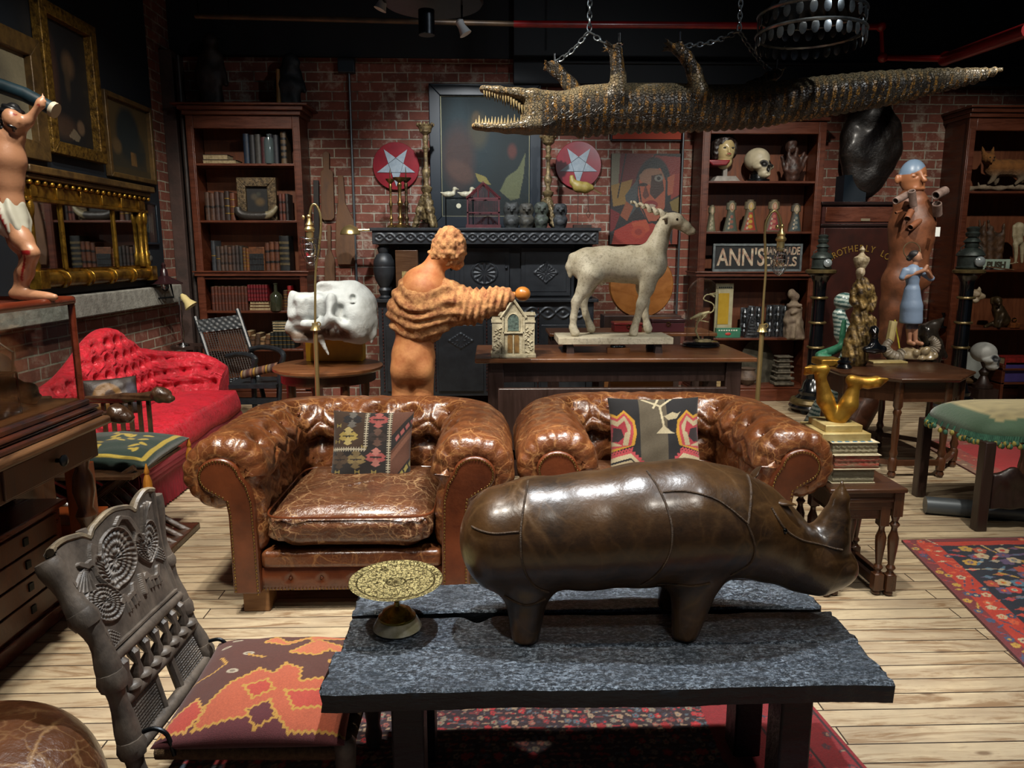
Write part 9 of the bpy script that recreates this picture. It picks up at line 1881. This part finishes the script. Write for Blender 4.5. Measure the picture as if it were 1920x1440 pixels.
# ================================================================ CROCODILE
def croc():
 Y = 4.0; q = lambda px, py, dy=0: Vector((at(px, py, Y).x, Y+dy, at(px, py, Y).z)); k = Y/1380
 t = thing('stuffed_crocodile', 'long stuffed crocodile hung belly up from chains, jaws open', 'stuffed animal', q(1300, 235)); S = NT('crocodile_skin'); s = S
 sc = s.voro(62, 'DISTANCE_TO_EDGE', s.co((1, 1.2, 1.15))); cr = s.ramp(sc, [(0, 0), (.12, 1)]); wv = s.n('TexWave', i_Vector=s.co(), i_Scale=7.5, i_Distortion=1.2); bands = s.ramp(wv.outputs['Fac'], [(.45, 0), (.7, 1)]); f = s.ramp(s.noise(6, 6, .7), [(.35, 0), (.65, 1)]); spk = s.ramp(s.noise(26, 5, .7), [(.46, 0), (.56, 1)])
 c = s.mix(f, srgb('#1c1814'), srgb('#3b342a')); at_ = s.n('Attribute', attribute_name='Col').outputs['Color']; c = s.mix(s.math('MULTIPLY', s.math('MULTIPLY', bands, spk), .55), c, srgb('#b07c2a')); c = s.mix(at_, c, srgb('#8c7c5c')); c = s.mix(cr, srgb('#14110e'), c); s.P('Base Color', c); s.P('Roughness', .42); s.P('Normal', s.bump(cr, .7, .006)); M = S.m
 B = Body(.0105, .035); top = [(1010, 176), (1040, 180), (1075, 178), (1100, 168), (1160, 163), (1250, 163), (1320, 166), (1394, 165), (1450, 158), (1540, 147), (1640, 137), (1740, 131), (1820, 129), (1884, 127)]; bot = [(1010, 243), (1040, 247), (1075, 246), (1100, 245), (1160, 240), (1250, 238), (1320, 236), (1394, 232), (1450, 226), (1540, 211), (1640, 195), (1740, 172), (1820, 152), (1884, 129)]
 nn = len(top)
 for i in range(nn-1):
  for j in range(3):
   u, v = j/3, (j+1)/3; L_ = lambda w_: ((top[i][0]+(top[i+1][0]-top[i][0])*w_), (top[i][1]+bot[i][1])/2+((top[i+1][1]+bot[i+1][1])-(top[i][1]+bot[i][1]))/2*w_, max(1.5, ((bot[i][1]-top[i][1])+((bot[i+1][1]-top[i+1][1])-(bot[i][1]-top[i][1]))*w_)/2))
   a, c_ = L_(u), L_(v); B.cap(q(a[0], a[1]), q(c_[0], c_[1]), a[2]*k, c_[2]*k, .03)
 def jaw(pts):
  for (x0, y0, r0, w0), (x1, y1, r1, w1) in zip(pts, pts[1:]):
   for m in range(3): f = m/2.; 
   n = 4
   for m in range(n+1): f = (m/n-.5)*2; B.cap(q(x0, y0, f*w0), q(x1, y1, f*w1), r0*k, r1*k, .02)
 jaw([(1035, 190, 12, .07), (1000, 184, 11, .07), (970, 178, 8, .055), (935, 172, 6, .04), (905, 167, 4.5, .03)]); jaw([(1030, 236, 11, .08), (990, 238, 10, .07), (950, 241, 6, .05), (915, 238, 5, .035), (890, 237, 4.5, .03)]); B.ell(q(1000, 211), (16*k, .08, 26*k))
 for pts, dy in (([(1152, 185), (1154, 150), (1151, 125), (1149, 104)], -.09), ([(1095, 178), (1072, 150), (1050, 126), (1038, 116)], .1), ([(1302, 180), (1292, 145), (1278, 118), (1262, 102)], -.1), ([(1398, 172), (1425, 155), (1455, 138), (1470, 130)], .1)): B.chain([q(*a, dy) for a in pts], [17*k, 12*k, 10*k, 8*k], .03)
 for a, dr, dy in (((1149, 104), (-24, -10), -.09), ((1038, 116), (-18, -3), .1), ((1262, 102), (-30, -8), -.1), ((1470, 130), (14, -4), .1)):
  B.ell(q(*a, dy), (10*k, 9*k, 8*k)); [B.chain([q(*a, dy), q(a[0]+dr[0]*.7, a[1]+dr[1]*.8+g*3, dy+g*.03), q(a[0]+dr[0], a[1]+dr[1]+g*4, dy+g*.05)], [4*k, 2.8*k, .8*k], .01) for g in (-1.3, -.4, .5, 1.4)]
 zz = lambda V: np.interp(V[:, 0], [q(*p).x for p in top], [q(*p).z for p in top])
 def cc(V): m = np.clip(1-(zz(V)-V[:, 2])/.07, 0, 1)*.75; m = np.where(V[:, 0] < q(1015, 0).x, .55, m); m = np.where(V[:, 2] > zz(V)+.04, .05, m); return np.repeat(m[:, None], 3, 1)
 zb = lambda V: np.interp(V[:, 0], [q(*p).x for p in bot], [q(*p).z for p in bot])
 def dd(V): e = np.clip(1-(V[:, 2]-zb(V))/.035, 0, 1)*(V[:, 0] > q(1080, 0).x); r = np.where(V[:, 0] > q(1400, 0).x, .005*np.abs(np.sin(V[:, 0]*62)), 0); return e*.016*np.abs(np.sin(V[:, 0]*70))-r
 B.build('body', M, t, col=cc, disp=dd)
 Mt = mat('ivory_tooth', '#b3a27a', '#8f7a4e', 30, .4); b = MB()
 for i in range(17):
  for sy in (-1, 1): f = i/16; u = q(908+f*80, 172+f*f*34+f*6, sy*(.03+.03*f)); b.tube([u+Vector((0, 0, .006)), u+Vector((0, sy*.004, -.022-.012*math.sin(i*2.1)**2))], [.008, .001], 6); w_ = q(893+f*95, 233-f*1, sy*(.03+.035*f)); b.tube([w_-Vector((0, 0, .006)), w_+Vector((0, sy*.004, .02+.018*math.sin(i*1.7)**2))], [.008, .001], 6)
 b.build('teeth', Mt, t, kind='stuff')
 P = [[q(912+f*84, 174+f*f*36+f*4, w_*(.026+.03*f)) for w_ in np.linspace(-1, 1, 8)] for f in np.linspace(0, 1, 16)]; b = MB(); b.sheet([[tuple(v) for v in r] for r in P]); P = [[q(898+f*94, 234-2*f, w_*(.026+.035*f)) for w_ in np.linspace(-1, 1, 8)] for f in np.linspace(0, 1, 12)]; b.sheet([[tuple(v) for v in r] for r in P]); b.build('mouth_lining', mat('ochre_mouth', '#8a6a38', '#5c4320', 20, .5), t)
 for a, dy in (((1043, 113), .1), ((1156, 93), -.09), ((1266, 92), -.1), ((1468, 124), .1)): MB().tube([q(a[0], a[1]+6, dy), q(a[0]+(4 if a[0] > 1400 else 0), a[1]-22, dy)], .006, 8).tor(q(a[0], a[1]-2, dy), .014, .006, 10, 6).build('threaded_rod', M_chrome, t)
 def chain(name, lb, pts):
  ct = thing(name, lb, 'chain', pts[0], 0, 'hanging chains'); Mc_ = bpy.data.materials['galvanised_steel']
  for a, c in pts[1]:
   a, c = Vector(a), Vector(c); d = c-a; n = max(2, int(d.length/.030)); b = MB()
   for i in range(n): b.tor(a+d*(i+.5)/n-Vector((0, 0, .02*math.sin(PI*(i+.5)/n))), .0145, .0042, 10, 5, d.to_track_quat('X', 'Z').to_matrix() @ rotm(PI/2*(i % 2)), sx=1.35, sy=.8)
   b.build('chain_links', Mc_, ct, kind='stuff')
 h1, h2 = q(1105, 58), q(1386, 58); chain('hanging_chain', 'steel chain with two slings carrying the front of the crocodile', (h1, ((h1, q(1043, 108, .1)), (h1, q(1158, 98, -.09)), ((h1.x, h1.y, ZC), h1)))); chain('hanging_chain', 'steel chain with two slings carrying the hind legs of the crocodile', (h2, ((h2, q(1268, 96, -.1)), (h2, q(1466, 130, .1)), ((h2.x, h2.y, ZC), h2))))
croc()
# ---------------------------------------------------------------- ceiling fittings
c = at(1520, 55, 3.6); t = thing('crown_pendant', 'black metal crown shaped pendant with frilled rims, top right', 'pendant lamp', (c.x, 3.6, c.z)); b = MB()
for k_, (r0, z0, n) in enumerate(((.24, -.05, 30), (.235, .035, 26))):
 b.tor((c.x, 3.6, c.z+z0+.03), r0, .008, 40, 6)
 for i in range(n): a = 2*PI*i/n; p = Vector((c.x+r0*math.cos(a), 3.6+r0*math.sin(a), c.z+z0)); b.ell(p, (.004, .019, .028), rotm(0, 0, a), 6, 6)
b.build('leaf_rims', mat('highlight_pewter', '#7d8488', '#33373a', 9, .3, metal=.9), t, kind='stuff'); P = [[((.22-.012*j+(.012*math.sin(i*1.6) if j < 3 else 0))*math.cos(2*PI*i/90)+c.x, (.22-.012*j+(.012*math.sin(i*1.6) if j < 3 else 0))*math.sin(2*PI*i/90)+3.6, c.z+.06+.022*j) for i in range(90)] for j in range(9)]; MB().sheet(P, cv=True).build('frilled_shade', M_dkst, t); MB().tube([(c.x, 3.6, c.z+.2), (c.x, 3.6, ZC)], .012, 8).build('rod', M_dkst, t)  # leaf rims get a brighter metal colour that stands in for highlights
c = at(812, 8, 4.4); t = thing('ceiling_ring_lamp', 'dark round ceiling fitting with a central tube and small spot heads', 'ceiling lamp', (c.x, 4.4, c.z)); MB().lathe([(.27, -.0), (.28, .015), (.24, .10), (.1, .14), (0, .15)], c, 44).build('dish', M_dkst, t); z = at(800, 66, 4.4).z; x = at(799, 0, 4.4).x; MB().lathe([(.03, -.0), (.045, .0), (.045, .13), (.0, .13)], (x, 4.4, z), 24).build('centre_tube', M_dkst, t); MB().tube([(c.x, 4.4, c.z+.14), (c.x, 4.4, ZC)], .015, 8).build('rod', M_dkst, t)
for px, py, on in ((866, 50, 0), (718, 3, 1)):
 p = at(px, py, 4.4); r_ = rotm(0, -.5 if px > 800 else .4, 0); MB().lathe([(.036, -.045), (.03, -.03), (.022, 0), (.024, .03), (.012, .04)], p, 20, rot=r_).build('spot_head', mat('white_spot_head', '#b9bcbe', rough=.3), t); MB().tube([p+Vector((0, 0, .035)), p+Vector((0, .02, .12))], .006, 6).build('bracket', M_dkst, t)
 if on: s = NT('lit_bulb'); s.P('Emission Color', (1, .97, .9, 1)); s.P('Emission Strength', 25.); MB().lathe([(0, -.03), (.028, -.032), (0, -.034)], p, 16, rot=r_).build('lit_bulb', s.m, t, label='glowing bulb')
